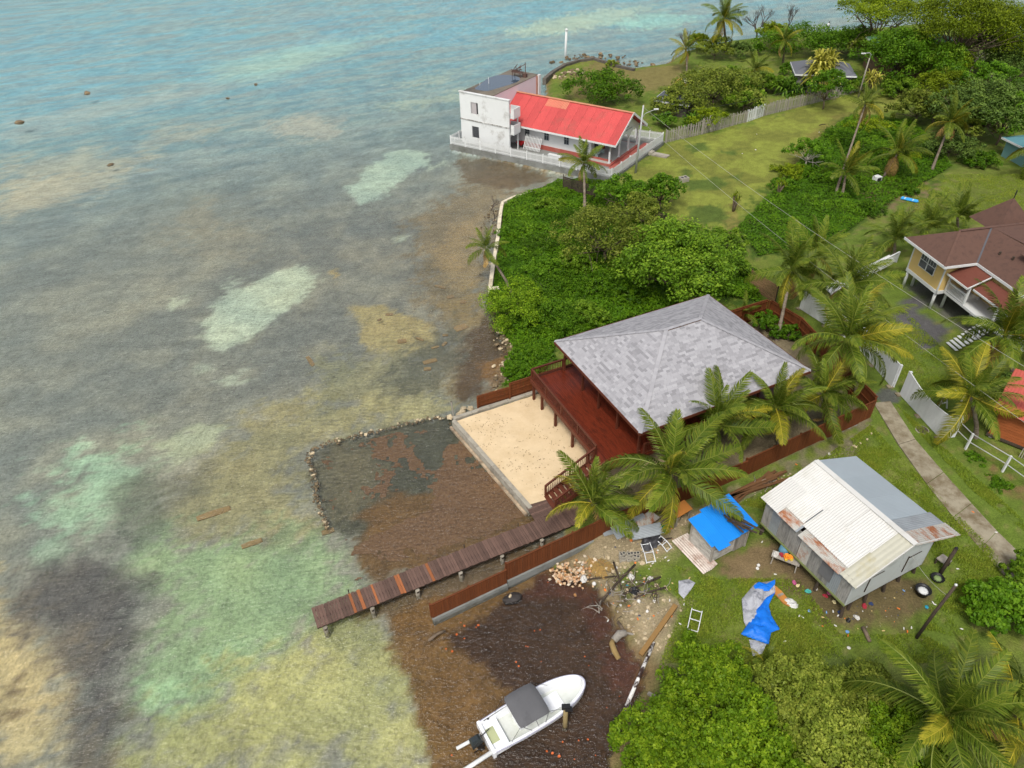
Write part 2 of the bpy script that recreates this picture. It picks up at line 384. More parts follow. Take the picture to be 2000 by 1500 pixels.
paint(region([(1060, 1110), (1165, 1150), (1225, 1240), (1262, 1310), (1235, 1380), (1205, 1340), (1180, 1250), (1120, 1170), (1030, 1160)], -0.1, 0.35, 1.2, 0.6, 9), W(88, 60, 40), 0.9)
shal = (sdl <= 0)
mott = (0.72+0.56*n2)[..., None]*(0.85+0.3*n1)[..., None]
sand_w = sstep(0.2, 0.3, COL.max(-1))
hue = (n1-.5)[..., None]*np.array([.16, .05, -.08])+(n3-.5)[..., None]*np.array([.10, 0, -.10])+1
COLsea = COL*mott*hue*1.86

# ---- land
GRASS, LUSH, LAWN = (0.122, 0.178, 0.026), (0.045, 0.090, 0.012), (0.225, 0.255, 0.045)
COL[:] = np.array(GRASS)
paint(sstep(0.4, 0.65, n1), (0.160, 0.200, 0.034))
paint(sstep(0.6, 0.75, n2)*0.6, (0.17, 0.14, 0.06))
lawn_px = [(1205, 350), (1300, 285), (1460, 243), (1640, 190), (1780, 180), (1760, 212), (1620, 238), (1575, 290), (1540, 340), (1490, 400), (1445, 440), (1330, 445), (1230, 410)]
paint(region(lawn_px, GZ, 0.8, 2.5, 0.35, 12), LAWN)
paint(region(lawn_px, GZ, 0.8, 2.5, 0.35, 12)*sstep(0.48, 0.62, n1), (0.16, 0.17, 0.035), 0.8)
for px in ([(1325, 335), (1345, 330), (1352, 342), (1335, 348)], [(1340, 355), (1400, 345), (1430, 358), (1380, 372), (1350, 368)], [(1345, 285), (1375, 280), (1385, 292), (1350, 300)],
           [(1425, 345), (1445, 340), (1445, 355)], [(1390, 300), (1440, 292), (1440, 300)], [(1340, 405), (1400, 400), (1440, 430), (1360, 440)]):
    paint(region(px, GZ, 0.4, 1.6, 0.8, 12), (0.07, 0.115, 0.022), 0.85)
paint(region([(1540, 330), (1580, 262), (1640, 225), (1740, 212), (1700, 225), (1620, 252), (1580, 300), (1545, 345)], GZ, 0.6, 1.5, 0.5, 12), (0.20, 0.15, 0.05), 0.6)
paint(region([(1420, 425), (1440, 385), (1446, 425), (1440, 470), (1425, 470)], GZ, 0.4, 1.2, 0.5, 12), (0.24, 0.19, 0.06), 0.7)
paint(region([(1100, 160), (1160, 118), (1240, 136), (1330, 125), (1340, 160), (1260, 180), (1110, 195)], GZ, 1.0, 3, 0.3, 12), (0.20, 0.165, 0.06), 0.9)
paint(region([(965, 400), (1090, 350), (1190, 345), (1330, 430), (1460, 530), (1500, 590), (1385, 590), (1090, 670), (1060, 740), (980, 750), (940, 600)], GZ, 0.8, 1.5, 0.5, 14), LUSH)
paint(region([(1440, 440), (1540, 340), (1660, 225), (1780, 230), (1870, 330), (1700, 420), (1620, 480), (1480, 500)], GZ, 1.0, 2.5, 0.5, 14), LUSH, 0.9)
paint(region([(1700, 335), (1830, 360), (1850, 400), (1760, 420), (1690, 390)], GZ, 0.6, 2.5, 0.6, 14)*sstep(0.42, 0.55, n2), (0.19, 0.14, 0.075), 0.9)
paint(region([(1850, 330), (2050, 330), (2050, 430), (1870, 420)], GZ, 1.0, 2.5, 0.5, 14), (0.13, 0.15, 0.03), 0.7)
pavyard = [pav(-3.5, -2.8)[:2], pav(19, -2.5)[:2], pav(22, 11.6)[:2], pav(-3, 11.6)[:2]]
paint(sstep(-0.1, 0.1, sdist(X, Y, pavyard)), (0.20, 0.165, 0.10))
DIRT, RUB = (0.205, 0.145, 0.078), (0.33, 0.265, 0.165)
paint(region([(1380, 1115), (1420, 1085), (1490, 1055), (1545, 1085), (1560, 1130), (1480, 1120), (1420, 1135)], GZ, 0.4, 1.5, 0.6, 16), DIRT, 0.95)
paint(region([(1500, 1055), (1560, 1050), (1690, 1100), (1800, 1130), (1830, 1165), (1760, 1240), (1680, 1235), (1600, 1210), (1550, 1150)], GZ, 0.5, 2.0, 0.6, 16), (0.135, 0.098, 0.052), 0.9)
paint(region([(1620, 900), (1640, 860), (1705, 835), (1715, 870), (1660, 900)], GZ, 0.5, 1.5, 0.6, 16), (0.16, 0.13, 0.07), 0.7)
paint(region([(1060, 1105), (1180, 1050), (1300, 1015), (1400, 985), (1440, 960), (1450, 985), (1330, 1030), (1310, 1090), (1250, 1110), (1200, 1130), (1290, 1160), (1340, 1180), (1330, 1235), (1290, 1300), (1240, 1290), (1170, 1160)], 0.4, 0.5, 1.8, 0.6, 16), RUB, 0.95)
paint(region([(1170, 1150), (1240, 1120), (1290, 1140), (1270, 1180), (1220, 1200)], 0.4, 0.5, 1.8, 0.8, 16)*sstep(0.42, 0.55, n2), (0.10, 0.12, 0.03), 0.9)
paint(region([(1065, 1115), (1160, 1150), (1225, 1240), (1265, 1320), (1238, 1290), (1190, 1195), (1150, 1150)], 0.1, 0.3, 1.0, 1.0, 16)*sstep(0.35, 0.55, n2), (0.045, 0.025, 0.015), 0.9)
paint(region([(1540, 900), (1700, 815), (1720, 850), (1600, 925), (1480, 985), (1420, 1000)], GZ, 0.5, 1.5, 0.7, 16)*sstep(0.45, 0.6, n2), (0.19, 0.17, 0.11), 0.8)
paint(region([(1560, 800), (1620, 780), (1700, 820), (1690, 850)], GZ, 0.4, 1.5, 0.7, 16), (0.19, 0.17, 0.11), 0.5)
paint(region([(1880, 900), (1950, 960), (2050, 1020), (2050, 980), (1930, 900)], GZ, 0.5, 1.5, 0.7, 16)*sstep(0.4, 0.6, n2), (0.17, 0.115, 0.05), 0.9)
paint(region([(1740, 605), (1790, 580), (1812, 592), (1798, 612), (1850, 640), (1838, 668), (1802, 690), (1796, 672), (1775, 650), (1740, 640)], GZ, 0.25, 1.2, 0.8, 18), (0.105, 0.10, 0.105), 0.97)
paint(region([(1770, 560), (1830, 545), (2050, 560), (2050, 690), (1900, 660), (1840, 612)], GZ, 0.3, 0.6, 0.8, 18), (0.12, 0.115, 0.11), 0.85)
paint(region([(1720, 760), (1735, 755), (1760, 768), (1757, 785), (1720, 790), (1708, 775)], GZ, 0.15, 0.4, 0.8, 18), (0.10, 0.10, 0.10), 0.9)
paint(region([(1570, 560), (1620, 545), (1740, 600), (1760, 700), (1700, 700), (1600, 610)], GZ, 0.5, 1.5, 0.7, 18), (0.155, 0.17, 0.04), 0.8)
paint(region([(930, 1235), (1400, 1500), (1900, 1600), (2100, 1300), (1900, 1260), (1600, 1300), (1330, 1290)], GZ, 0.8, 2, 0.5, 18), (0.08, 0.10, 0.03), 0.6)
# wet, stony strip along the waterline
strip = sstep(1.3, 0.1, sdl)*(sdl > 0)
paint(strip*sstep(0.30, 0.5, n2), (0.20, 0.14, 0.07), 0.85)
COLland = COL*(0.78+0.44*n2)[..., None]*1.4

seaside = sdl <= 0
CC = np.where(seaside[..., None], COLsea, COLland)
verts = np.stack([X, Y, Z], -1).reshape(-1, 3)
idx = np.arange(nx*ny).reshape(ny, nx)
quads = np.stack([idx[:-1, :-1], idx[:-1, 1:], idx[1:, 1:], idx[1:, :-1]], -1).reshape(-1, 4)
qs = seaside[:-1, :-1].ravel() & seaside[:-1, 1:].ravel() & seaside[1:, 1:].ravel() & seaside[1:, :-1].ravel()
rgba = np.concatenate([CC.reshape(-1, 3), np.ones((nx*ny, 1))], 1)

def ground_material(name, scales, var, bump, rough, ripple_shade=0.0):
    m, nt, p = new_mat(name)
    at = nt.nodes.new('ShaderNodeAttribute'); at.attribute_name = 'Col'
    v = coords(nt, 'Object'); col = at.outputs['Color']
    for i, (s, a) in enumerate(zip(scales, var)):
        f = noise(nt, v, s, 3, 0.7)
        g = ramp(nt, f, [(0.25, 1-a), (0.75, 1.0)])
        sc = nt.nodes.new('ShaderNodeVectorMath'); sc.operation = 'MULTIPLY'
        nt.links.new(col, sc.inputs[0]); nt.links.new(g, sc.inputs[1]); col = sc.outputs[0]
    if ripple_shade:  # light and dark of water ripples, put into the bed colour
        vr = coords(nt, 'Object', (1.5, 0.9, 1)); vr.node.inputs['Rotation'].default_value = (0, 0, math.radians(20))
        g = ramp(nt, noise(nt, vr, 3.2, 3, 0.75), [(0.34, 1-ripple_shade), (0.56, 1.0)])
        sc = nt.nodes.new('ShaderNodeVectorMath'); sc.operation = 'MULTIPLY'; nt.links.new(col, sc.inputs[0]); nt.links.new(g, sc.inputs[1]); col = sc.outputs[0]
    nt.links.new(col, p.inputs['Base Color']); p.inputs['Roughness'].default_value = rough; p.inputs['Specular IOR Level'].default_value = 0.15
    b = N(nt, 'ShaderNodeBump', Strength=bump, Distance=0.08); nt.links.new(noise(nt, v, scales[-1]*1.2, 2, 0.7), b.inputs['Height']); nt.links.new(b.outputs[0], p.inputs['Normal'])
    return m
# ramps clamp at 1, so the variation is centred below it
M_GROUND = ground_material('ground_cover_soil', (1.3, 9.0), (0.3, 0.5), 0.8, 0.95)
M_SEABED = ground_material('seabed_growth_ripple_shade', (1.1, 7.5), (0.20, 0.24), 0.12, 1.0, 0.30)
def sub_mesh(name, q, m):
    u, inv = np.unique(q, return_inverse=True)
    return mesh_np(name, verts[u], inv.reshape(q.shape), [m], None, True, {'Col': ('POINT', 'FLOAT_COLOR', rgba[u])})
ground = tag(obj('ground', sub_mesh('ground', quads[~qs], M_GROUND)), 'grassy low land with lawns, dirt and rubble along the shore', kind='structure')
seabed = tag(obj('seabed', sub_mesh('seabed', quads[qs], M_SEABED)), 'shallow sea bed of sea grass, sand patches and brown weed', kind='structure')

# ---- water: clear, with wind ripples on its face
m, nt, p = new_mat('sea_water'); nt.nodes.remove(p)
out = nt.nodes['Material Output']
tr = N(nt, 'ShaderNodeBsdfTransparent'); tr.inputs[0].default_value = (0.96, 0.985, 0.975, 1)
gl = N(nt, 'ShaderNodeBsdfGlossy', Roughness=0.16); gl.inputs[0].default_value = (1, 1, 1, 1)
fr = N(nt, 'ShaderNodeFresnel', IOR=1.36)
v1 = coords(nt, 'Object', (0.85, 1.5, 1.0)); v1.node.inputs['Rotation'].default_value = (0, 0, math.radians(-22))
v2 = coords(nt, 'Object', (0.045, 0.42, 1.0)); v2.node.inputs['Rotation'].default_value = (0, 0, math.radians(-22))
def madd(a, ka, b, kb):
    x = nt.nodes.new('ShaderNodeMath'); x.operation = 'MULTIPLY'; nt.links.new(a, x.inputs[0]); x.inputs[1].default_value = ka
    y = nt.nodes.new('ShaderNodeMath'); y.operation = 'MULTIPLY_ADD'; nt.links.new(b, y.inputs[0]); y.inputs[1].default_value = kb; nt.links.new(x.outputs[0], y.inputs[2]); return y.outputs[0]
h1 = noise(nt, v1, 2.8, 3, 0.6); h3 = noise(nt, v2, 1.0, 2, 0.5)
hx = madd(h1, 0.62, h3, 0.75)
bp = N(nt, 'ShaderNodeBump', Strength=1.0, Distance=0.30); nt.links.new(hx, bp.inputs['Height'])
nt.links.new(bp.outputs[0], gl.inputs['Normal']); nt.links.new(bp.outputs[0], fr.inputs['Normal'])
mx = nt.nodes.new('ShaderNodeMixShader'); nt.links.new(fr.outputs[0], mx.inputs[0]); nt.links.new(tr.outputs[0], mx.inputs[1]); nt.links.new(gl.outputs[0], mx.inputs[2])
nt.links.new(mx.outputs[0], out.inputs['Surface'])
M_WATER = m
wb = MB().poly([(-3400, -1400, 0), (3400, -1400, 0), (3400, 4900, 0), (-3400, 4900, 0)])
tag(wb.build('sea_water', M_WATER), 'clear shallow sea water with wind ripples', kind='structure')

# ================================================================== the setting's hard surfaces and buildings
T_BROWN = mat('stained_timber', S(92, 48, 32), 0.3, 4.0, 0.55, 0.25, 0.14, S(70, 34, 24), (0.55, 0.8), (1, 1, 6))
T_FENCE = mat('stained_fence_board', S(104, 56, 26), 0.3, 5.0, 0.75, 0.25, 0.12, S(66, 38, 22), (0.5, 0.8), (3, 3, 0.6))
T_JETTY = mat('weathered_jetty_board', S(100, 78, 68), 0.35, 6.0, 0.7, 0.3, 0.25, S(64, 48, 44), (0.5, 0.8), (3, 0.8, 1))
T_NEW = mat('new_orange_board', S(150, 92, 56), 0.2, 6.0, 0.6, 0.2, 0.15)
T_DECK = mat('wet_red_deck_board', S(100, 42, 26), 0.35, 2.0, 0.28, 0.1, 0.16, S(70, 32, 22), (0.5, 0.7), (5, 1, 1))
T_GREY = mat('silver_grey_timber', S(150, 144, 134), 0.3, 5.0, 0.9, 0.3, 0.18, S(96, 90, 82), (0.5, 0.75), (2, 2, 0.5))
T_DARKPOST = mat('dark_old_post', S(70, 60, 50), 0.3, 5.0, 0.9, 0.3, 0.1, S(40, 34, 30), (0.5, 0.7), (2, 2, 0.5))
CONC = mat('old_concrete', S(158, 152, 138), 0.2, 2.0, 0.9, 0.25, 0.05, S(112, 104, 92), (0.48, 0.7), stain=(S(80, 74, 64), 0.8, 0.62))
CONC_PATH = mat('worn_path_concrete', S(148, 140, 120), 0.18, 1.6, 0.92, 0.25, 0.06, S(108, 96, 74), (0.42, 0.62))
CONC_BLUE = mat('tide_stained_concrete', S(126, 128, 124), 0.2, 1.2, 0.9, 0.2, 0.0, S(88, 88, 80), (0.45, 0.7))
WHITE = mat('white_paint', S(208, 210, 208), 0.06, 2.0, 0.6, 0.05, 0.05, S(190, 190, 184), (0.62, 0.85))
WHITE_W = mat('weathered_white_render', S(210, 212, 210), 0.05, 1.0, 0.8, 0.08, 0.0, S(168, 166, 160), (0.56, 0.72), stain=(S(96, 94, 90), 0.5, 0.68))
PINKW = mat('pale_pink_render', S(222, 208, 212), 0.06, 1.0, 0.8, 0.08)
DARK = mat('dark_opening', S(38, 38, 42), 0.2, 3.0, 0.4, 0.0)
GLASS = mat('window_glass', S(52, 58, 64), 0.15, 2.0, 0.12, 0.0, spec=0.6)
SANDM = mat('beach_sand', S(208, 186, 150), 0.10, 1.4, 0.95, 0.35, 0, S(192, 168, 130), (0.45, 0.75), stain=(S(150, 118, 78), 1.7, 0.70), bscale=14)
RED = mat('red_roof_paint', S(182, 72, 70), 0.14, 0.7, 0.6, 0.05, 0.13, S(150, 82, 72), (0.52, 0.72), stain=(S(140, 66, 56), 0.9, 0.62))
REDFLOOR = mat('red_floor_paint', S(160, 84, 74), 0.12, 2.0, 0.7, 0.1, 0.0, S(168, 110, 96), (0.5, 0.7))
PEACH = mat('faded_orange_sheet', S(196, 132, 100), 0.1, 2.0, 0.5, 0.05)
GALV = mat('galvanised_sheet', S(150, 156, 160), 0.14, 1.2, 0.5, 0.06, 0.06, S(126, 130, 132), (0.5, 0.75), metal=0.25)
GALV_W = mat('white_roof_sheet', S(198, 197, 192), 0.05, 1.0, 0.55, 0.05, 0.06, S(172, 168, 156), (0.52, 0.8))
GALV_BL = mat('blue_grey_roof_sheet', S(152, 162, 168), 0.08, 0.8, 0.5, 0.05, 0.05, S(150, 158, 164), (0.5, 0.7))
GALV_Y = mat('yellowed_roof_sheet', S(176, 174, 158), 0.1, 1.5, 0.55, 0.05, 0.05, S(166, 158, 124), (0.5, 0.7))
RUST = mat('rusty_sheet', S(172, 170, 162), 0.15, 2.0, 0.7, 0.1, 0.08, S(146, 88, 50), (0.46, 0.62), (3, 1, 1))
POLEM = mat('galvanised_pole', S(172, 174, 172), 0.08, 2.0, 0.55, 0.03, metal=0.2)
BLACK = mat('black_plastic', S(34, 34, 36), 0.15, 3.0, 0.4, 0.02)

def local_strip(x0, x1, y0, y1, z0, z1, name, material, parent): return MB().bx(x0, x1, y0, y1, z0, z1).build(name, material, parent)

# ---- concrete path to the gate
pl = [(1706, 786), (1755, 868), (1810, 945), (1862, 1010), (1915, 1072), (1962, 1125), (2050, 1225)]
pr = [(1739, 783), (1788, 858), (1843, 922), (1898, 983), (1948, 1037), (1995, 1083), (2092, 1180)]
path = tag(empty('path', site(1800, 930, GZ)), 'worn concrete footpath running from the white gate past the tin shack', kind='structure')
po = np.array(path.location)
for i in range(len(pl)-1):
    q = [site(*pl[i], GZ+0.07), site(*pr[i], GZ+0.07), site(*pr[i+1], GZ+0.07), site(*pl[i+1], GZ+0.07)]
    c = sum(q)/4; q = [c+(a-c)*0.985 - po for a in q]
    MB().slab(q[::-1], 0.35).build('slab', CONC_PATH, path)

# ---- beach, its kerb walls and the pavilion yard fence
beach = [pav(-8.25, 11.35), pav(-7.1, 1.55), pav(-5.2, 1.45), pav(-5.2, -0.2), pav(4.5, -0.2), pav(4.5, 11.35)]
bm_, bn_ = [], 60
u = np.linspace(0, 1, bn_)
Pg = np.array([[(1-b)*((1-a)*beach[0]+a*beach[1])+b*((1-a)*pav(4.5, 11.4)+a*pav(4.5, 0.3)) for b in u] for a in u]).reshape(-1, 3)
Pg[:, 2] = 0.60+0.09*(fbm(Pg[:, 0]*0.8, Pg[:, 1]*0.8, 4)-0.5)+0.02*fbm(Pg[:, 0]*5, Pg[:, 1]*5, 3)
ii = np.arange(bn_*bn_).reshape(bn_, bn_)
tag(obj('sand', mesh_np('sand', Pg, np.stack([ii[:-1, :-1], ii[1:, :-1], ii[1:, 1:], ii[:-1, 1:]], -1).reshape(-1, 4), [SANDM], None, True)), 'raked pale beach sand in front of the pavilion', kind='structure')
M_MASON = mat('beach_wall_stone', S(168, 150, 126), 0.25, 3.0, 0.9, 0.3, 0.18, S(110, 96, 80), (0.45, 0.65))
sw = empty('beach_wall', pav(-7.7, 6.4, 0), 0, 'low concrete kerb wall between the beach sand and the weedy pool', 'wall')
a0, a1 = pav(-8.35, 11.45, 0), pav(-7.15, 1.2, 0); nseg = 9
for i in range(nseg):
    p0 = a0+(a1-a0)*(i/nseg); p1 = a0+(a1-a0)*((i+0.985)/nseg); o = np.array(sw.location)
    MB().bar(p0-o+[0, 0, 0.25], p1-o+[0, 0, 0.25], 0.30, 0.86+0.03*R.random()).build('block', CONC, sw)
    MB().bar(p0-o+np.array([-.26, -.1, -0.02]), p1-o+np.array([-.26, -.1, -0.02]), 0.18, 0.34).build('footing', M_MASON, sw)

def board_fence(name, pts, h, label, bw=0.15, wall=0.35, mboard=T_FENCE, side=1, posts=True, inner=True, group=None, base=0.25, grow=None):
    """vertical board fence along pts [(x,y,ztop)] on a kerb wall; each board, rail and post a part"""
    root = empty(name, (pts[0][0], pts[0][1], 0), 0, label, 'fence', group); o = np.array([pts[0][0], pts[0][1], 0])
    bm_board = None
    for (a, b) in zip(pts[:-1], pts[1:]):
        a = np.array(a, float)-o; b = np.array(b, float)-o; L = np.linalg.norm((b-a)[:2]); d = (b-a)[:2]/L; n = np.array([-d[1], d[0]])*side
        ang = math.atan2(d[1], d[0]); k = max(1, int(L/bw))
        ht = a[2]-base-wall
        me = MB().bx(-L/k/2+0.006, L/k/2-0.006, -0.012, 0.012, 0, ht).mesh('board', [mboard])
        for i in range(k):
            p = a[:2]+d*L*(i+0.5)/k
            obj('board', me, root, (p[0], p[1], base+wall+R.uniform(-.012, .012)), (R.uniform(-.01, .01), 0, ang))
        if wall > 0:
            ks = max(1, int(L/4))
            for i in range(ks):
                p0 = a[:2]+d*L*i/ks; p1 = a[:2]+d*(L*(i+1)/ks-0.02)
                MB().bar((p0[0]-n[0]*0.02, p0[1]-n[1]*0.02, base+wall/2-0.2), (p1[0]-n[0]*0.02, p1[1]-n[1]*0.02, base+wall/2-0.2), 0.24, wall+0.4).build('kerb_wall', CONC_BLUE, root)
        for zr in (0.2, 0.55, 0.93):
            z = base+wall+ht*zr
            MB().bar((a[0]+n[0]*0.05, a[1]+n[1]*0.05, z), (b[0]+n[0]*0.05, b[1]+n[1]*0.05, z), 0.05, 0.10).build('rail', mboard, root)
        kp = max(1, int(round(L/2.4)))
        for i in range(kp+1):
            p = a[:2]+d*L*i/kp+n*0.12
            MB().bx(-.05, .05, -.05, .05, 0, ht+0.02).build('post', mboard, root, loc=(p[0], p[1], base+wall-0.02), rot=(0, 0, ang))
        MB().bar((a[0], a[1], base+wall+ht+0.02), (b[0], b[1], base+wall+ht+0.02), 0.10, 0.03).build('cap_rail', mboard, root)
    return root
def P3(x, y, z): q = pav(x, y); return (q[0], q[1], z)
board_fence('board_fence', [P3(-15.7, -3.3, 1.5), P3(-10.9, -3.05, 1.5)], 1.3, 'low seaward end of the brown board fence standing in the water beside the jetty', base=-0.05, wall=0.3, side=1)
board_fence('board_fence', [P3(-10.86, -3.04, 2.05), P3(-4.0, -2.7, 2.05), P3(7.0, -2.75, 2.25), P3(19.2, -2.2, 2.35)], 1.8, 'long brown board fence between the pavilion yard and the blue roofed shed', bw=0.17, base=0.2, wall=0.3, side=1)
board_fence('board_fence', [P3(19.3, -2.1, 2.4), P3(21.9, 8.2, 2.4), P3(21.6, 11.5, 2.4)], 1.8, 'brown board fence along the inland side of the pavilion yard behind palms', bw=0.2, base=0.4, wall=0.1, side=1)
board_fence('board_fence', [P3(21.4, 11.75, 2.4), P3(11.0, 11.85, 2.4)], 1.8, 'brown board fence behind the grey pavilion roof below the big sea grape tree', bw=0.2, base=0.4, wall=0.1, side=1)
board_fence('board_fence', [P3(-6.2, 11.95, 1.75), P3(-3.6, 11.85, 1.75)], 1.3, 'short low board fence end on the beach wall nearest the water', bw=0.3, base=0.3, wall=0.35, side=-1)
board_fence('board_fence', [P3(-3.55, 11.85, 2.1), P3(10.9, 11.8, 2.1)], 1.3, 'brown board fence running from the beach under the red deck', bw=0.3, base=0.3, wall=0.35, side=-1)
kw = empty('kerb_wall', pav(-8.2, 11.8), 0, 'grey concrete kerb wall along the far edge of the beach sand', 'wall'); o = np.array(kw.location)
for i in range(5):
    p0, p1 = pav(-8.3+i*1.5, 11.62, 0.3)-o, pav(-8.3+i*1.5+1.47, 11.62, 0.3)-o
    MB().bar(p0, p1, 0.32, 0.85+0.02*R.random()).build('block', CONC, kw)

# ---- the pavilion
pv = empty('pavilion', pav(0, 0, 0), PAV_A, 'large open timber pavilion with grey shingle hip roof and red deck', 'pavilion')
EZ, RZ, RX, RY = 5.2, 7.9, 14.1, 11.3
RIDGE = [(5.62, 5.65, RZ), (8.48, 5.65, RZ)]
DZ = 2.5
SH = []
for k in range(8):
    g = 132+k*4.4
    SH.append(mat('shingle_grey_%d' % k, S(g+1, g, g+3), 0.06, 6.0, 0.9, 0.2, 0.03))
SH_SHADES = [0, 1, 2, 3, 3, 4, 4, 5, 5, 5, 6, 6, 7]
slopes = {'x0': [(0, RY, EZ), (0, 0, EZ), RIDGE[0], RIDGE[0]], 'y0': [(0, 0, EZ), (RX, 0, EZ), RIDGE[1], RIDGE[0]],
          'x1': [(RX, 0, EZ), (RX, RY, EZ), RIDGE[1], RIDGE[1]], 'y1': [(RX, RY, EZ), (0, RY, EZ), RIDGE[0], RIDGE[1]]}
roof = MB()
for q in slopes.values():
    roof.poly([q[0], q[1], q[2]] if q[2] == q[3] else q)
roof.poly([(0, 0, EZ-.02), (0, RY, EZ-.02), (RX, RY, EZ-.02), (RX, 0, EZ-.02)])
roof_o = roof.build('roof', mat('roof_deck', S(120, 90, 70), 0.2, 3), pv)
MB().bar((0, -.03, EZ-.08), (RX, -.03, EZ-.08), .05, .2).bar((0, RY+.03, EZ-.08), (RX, RY+.03, EZ-.08), .05, .2).bar((-.03, 0, EZ-.08), (-.03, RY, EZ-.08), .05, .2).bar((RX+.03, 0, EZ-.08), (RX+.03, RY, EZ-.08), .05, .2).build('fascia', T_BROWN, roof_o)
SHW, SHH = 0.29, 0.18
shing = []           # (distance, matrix, length, shade)
for key, q in slopes.items():
    A, B, D, E_ = [Vector(p) for p in (q[0], q[1], q[2], q[3])]
    ux = (B-A).normalized(); L = (B-A).length
    nrm = ux.cross(E_-A).normalized(); nrm = nrm if nrm.z > 0 else -nrm
    uy = nrm.cross(ux).normalized(); uy = uy if uy.z > 0 else -uy
    hgt = (E_-A).dot(uy); xl, xr = (E_-A).dot(ux), (D-A).dot(ux)
    for r in range(int(hgt/SHH)):
        y = r*SHH; t = (y+SHH*0.5)/hgt
        lo, hi = xl*t, L+(xr-L)*t
        x = lo-R.random()*0.3
        while x < hi:
            w = R.choice((SHW*0.8, SHW, SHW*1.4, SHW*1.9))
            a, b = max(x, lo), min(x+w, hi)
            if b-a > 0.05:
                c = A+ux*((a+b)/2)+uy*(y+SHH/2)+nrm*(0.018)
                shing.append((c, ux, uy, nrm, b-a-0.008, R.choice(SH_SHADES)))
            x += w
cw = Vector(pav(-22, -22, 36))
near = sorted(range(len(shing)), key=lambda i: (shing[i][0]-Vector((-6, -24, 30))).length)[:300]
near_s = set(near); rest = [MB() for _ in range(8)]
sme = [MB().box((0, 0, 0), (1, SHH+0.03, 0.012)).mesh('shingle', [SH[k]]) for k in range(8)]
for i, (c, ux, uy, nrm, w, sh) in enumerate(shing):
    M = Matrix((ux, uy, nrm)).transposed() @ Matrix.Rotation(math.radians(2.2), 3, 'X')
    if i in near_s:
        o = obj('shingle', sme[sh], roof_o); o.matrix_local = Matrix.Translation(c) @ M.to_4x4() @ Matrix.Diagonal((w, 1, 1, 1))
    else: rest[0].box(c, (w, SHH+0.03, 0.012), M, sh)
o = rest[0].build('shingle_courses', SH, roof_o); o['kind'] = 'stuff'
hipm = MB()
for a, b in (((0, 0, EZ), RIDGE[0]), ((0, RY, EZ), RIDGE[0]), ((RX, 0, EZ), RIDGE[1]), ((RX, RY, EZ), RIDGE[1]), (RIDGE[0], RIDGE[1])):
    a, b = Vector(a)+Vector((0, 0, .035)), Vector(b)+Vector((0, 0, .035)); n = int((b-a).length/0.28); cap = MB()
    for i in range(n):
        hipm.bar(a+(b-a)*(i/n)+Vector((0, 0, .012*(i % 2))), a+(b-a)*((i+1.1)/n)+Vector((0, 0, .02+.012*(i % 2))), 0.26, 0.02, R.choice((1, 2, 3)))
hipm.build('hip_caps', [SH[2], SH[3], SH[4], SH[5]], roof_o)['kind'] = 'stuff'
# deck floor, beams and posts
deck = MB().bx(-2.0, 13.4, 0.5, 11.1, DZ-0.24, DZ-0.05).build('deck_frame', T_BROWN, pv)
k = 0; y = 0.5
for i in range(104):
    w = 15.45/104
    MB().bx(-2.05+i*w+.005, -2.05+(i+1)*w-.005, 0.5, 11.1, DZ-.045, DZ).build('deck_board', T_DECK, pv)
MB().bx(-2.12, -2.0, 0.45, 11.15, DZ-.3, DZ+.02).build('rim_board', T_BROWN, pv)
MB().bx(-2.05, 0.5, 11.1, 11.2, DZ-.3, DZ+.02).build('rim_board', T_BROWN, pv)
pm = MB().bx(-.085, .085, -.085, .085, 0, DZ-.2+0.1-0.4+0.35).mesh('post', [T_BROWN])
for x in (-1.9, 0.7, 4.0, 7.3, 10.6, 13.2):
    for y in (0.8, 2.9, 5.0, 7.5, 9.6, 10.95):
        if x in (-1.9,) or y in (0.8, 10.95) or x > 13: obj('support_post', pm, pv, (x, y, 0.4))
pm2 = MB().bx(-.07, .07, -.07, .07, DZ, EZ-.15).mesh('roof_post', [T_BROWN])
for x in (0.7, 4.0, 7.3, 10.6, 13.2):
    for y in (0.9, 3.5, 5.95, 8.2, 10.9):
        if x in (0.7, 13.2) or y in (0.9, 10.9): obj('roof_post', pm2, pv, (x, y, 0))
for x in (0.7, 13.2): MB().bx(x-.09, x+.09, 0.7, 11.0, EZ-.32, EZ-.15).build('header_beam', T_BROWN, pv)
for y in (0.9, 10.9): MB().bx(0.5, 13.4, y-.08, y+.08, EZ-.5, EZ-.33).build('header_beam', T_BROWN, pv)
def railing(parent, a, b, zb, h=0.95, step=0.14, mt=T_BROWN, slope=0.0, bal=0.032, name='railing'):
    a, b = Vector(a), Vector(b); L = (b-a).length; n = int(L/step)
    rl = MB().bar((a.x, a.y, zb+a.z+h), (b.x, b.y, zb+b.z+h), .12, .05).bar((a.x, a.y, zb+a.z+h-.09), (b.x, b.y, zb+b.z+h-.09), .05, .09).bar((a.x, a.y, zb+a.z+.12), (b.x, b.y, zb+b.z+.12), .05, .08).build(name, mt, parent)
    bme = MB().bx(-bal/2, bal/2, -bal/2, bal/2, 0.12, h-.08).mesh('baluster', [mt])
    for i in range(n):
        p = a+(b-a)*((i+.5)/n); obj('baluster', bme, rl, (p.x, p.y, zb+p.z))
    pme = MB().bx(-.06, .06, -.06, .06, -.1, h+.02).mesh('newel', [mt])
    for i in range(max(1, int(L/2))+1):
        p = a+(b-a)*(i/max(1, int(L/2))); obj('newel', pme, rl, (p.x, p.y, zb+p.z))
    return rl
railing(pv, (-1.98, 1.9, 0), (-1.98, 11.1, 0), DZ)
railing(pv, (-1.98, 11.12, 0), (6.0, 11.12, 0), DZ)
railing(pv, (0.9, 0.55, 0), (13.3, 0.55, 0), DZ)
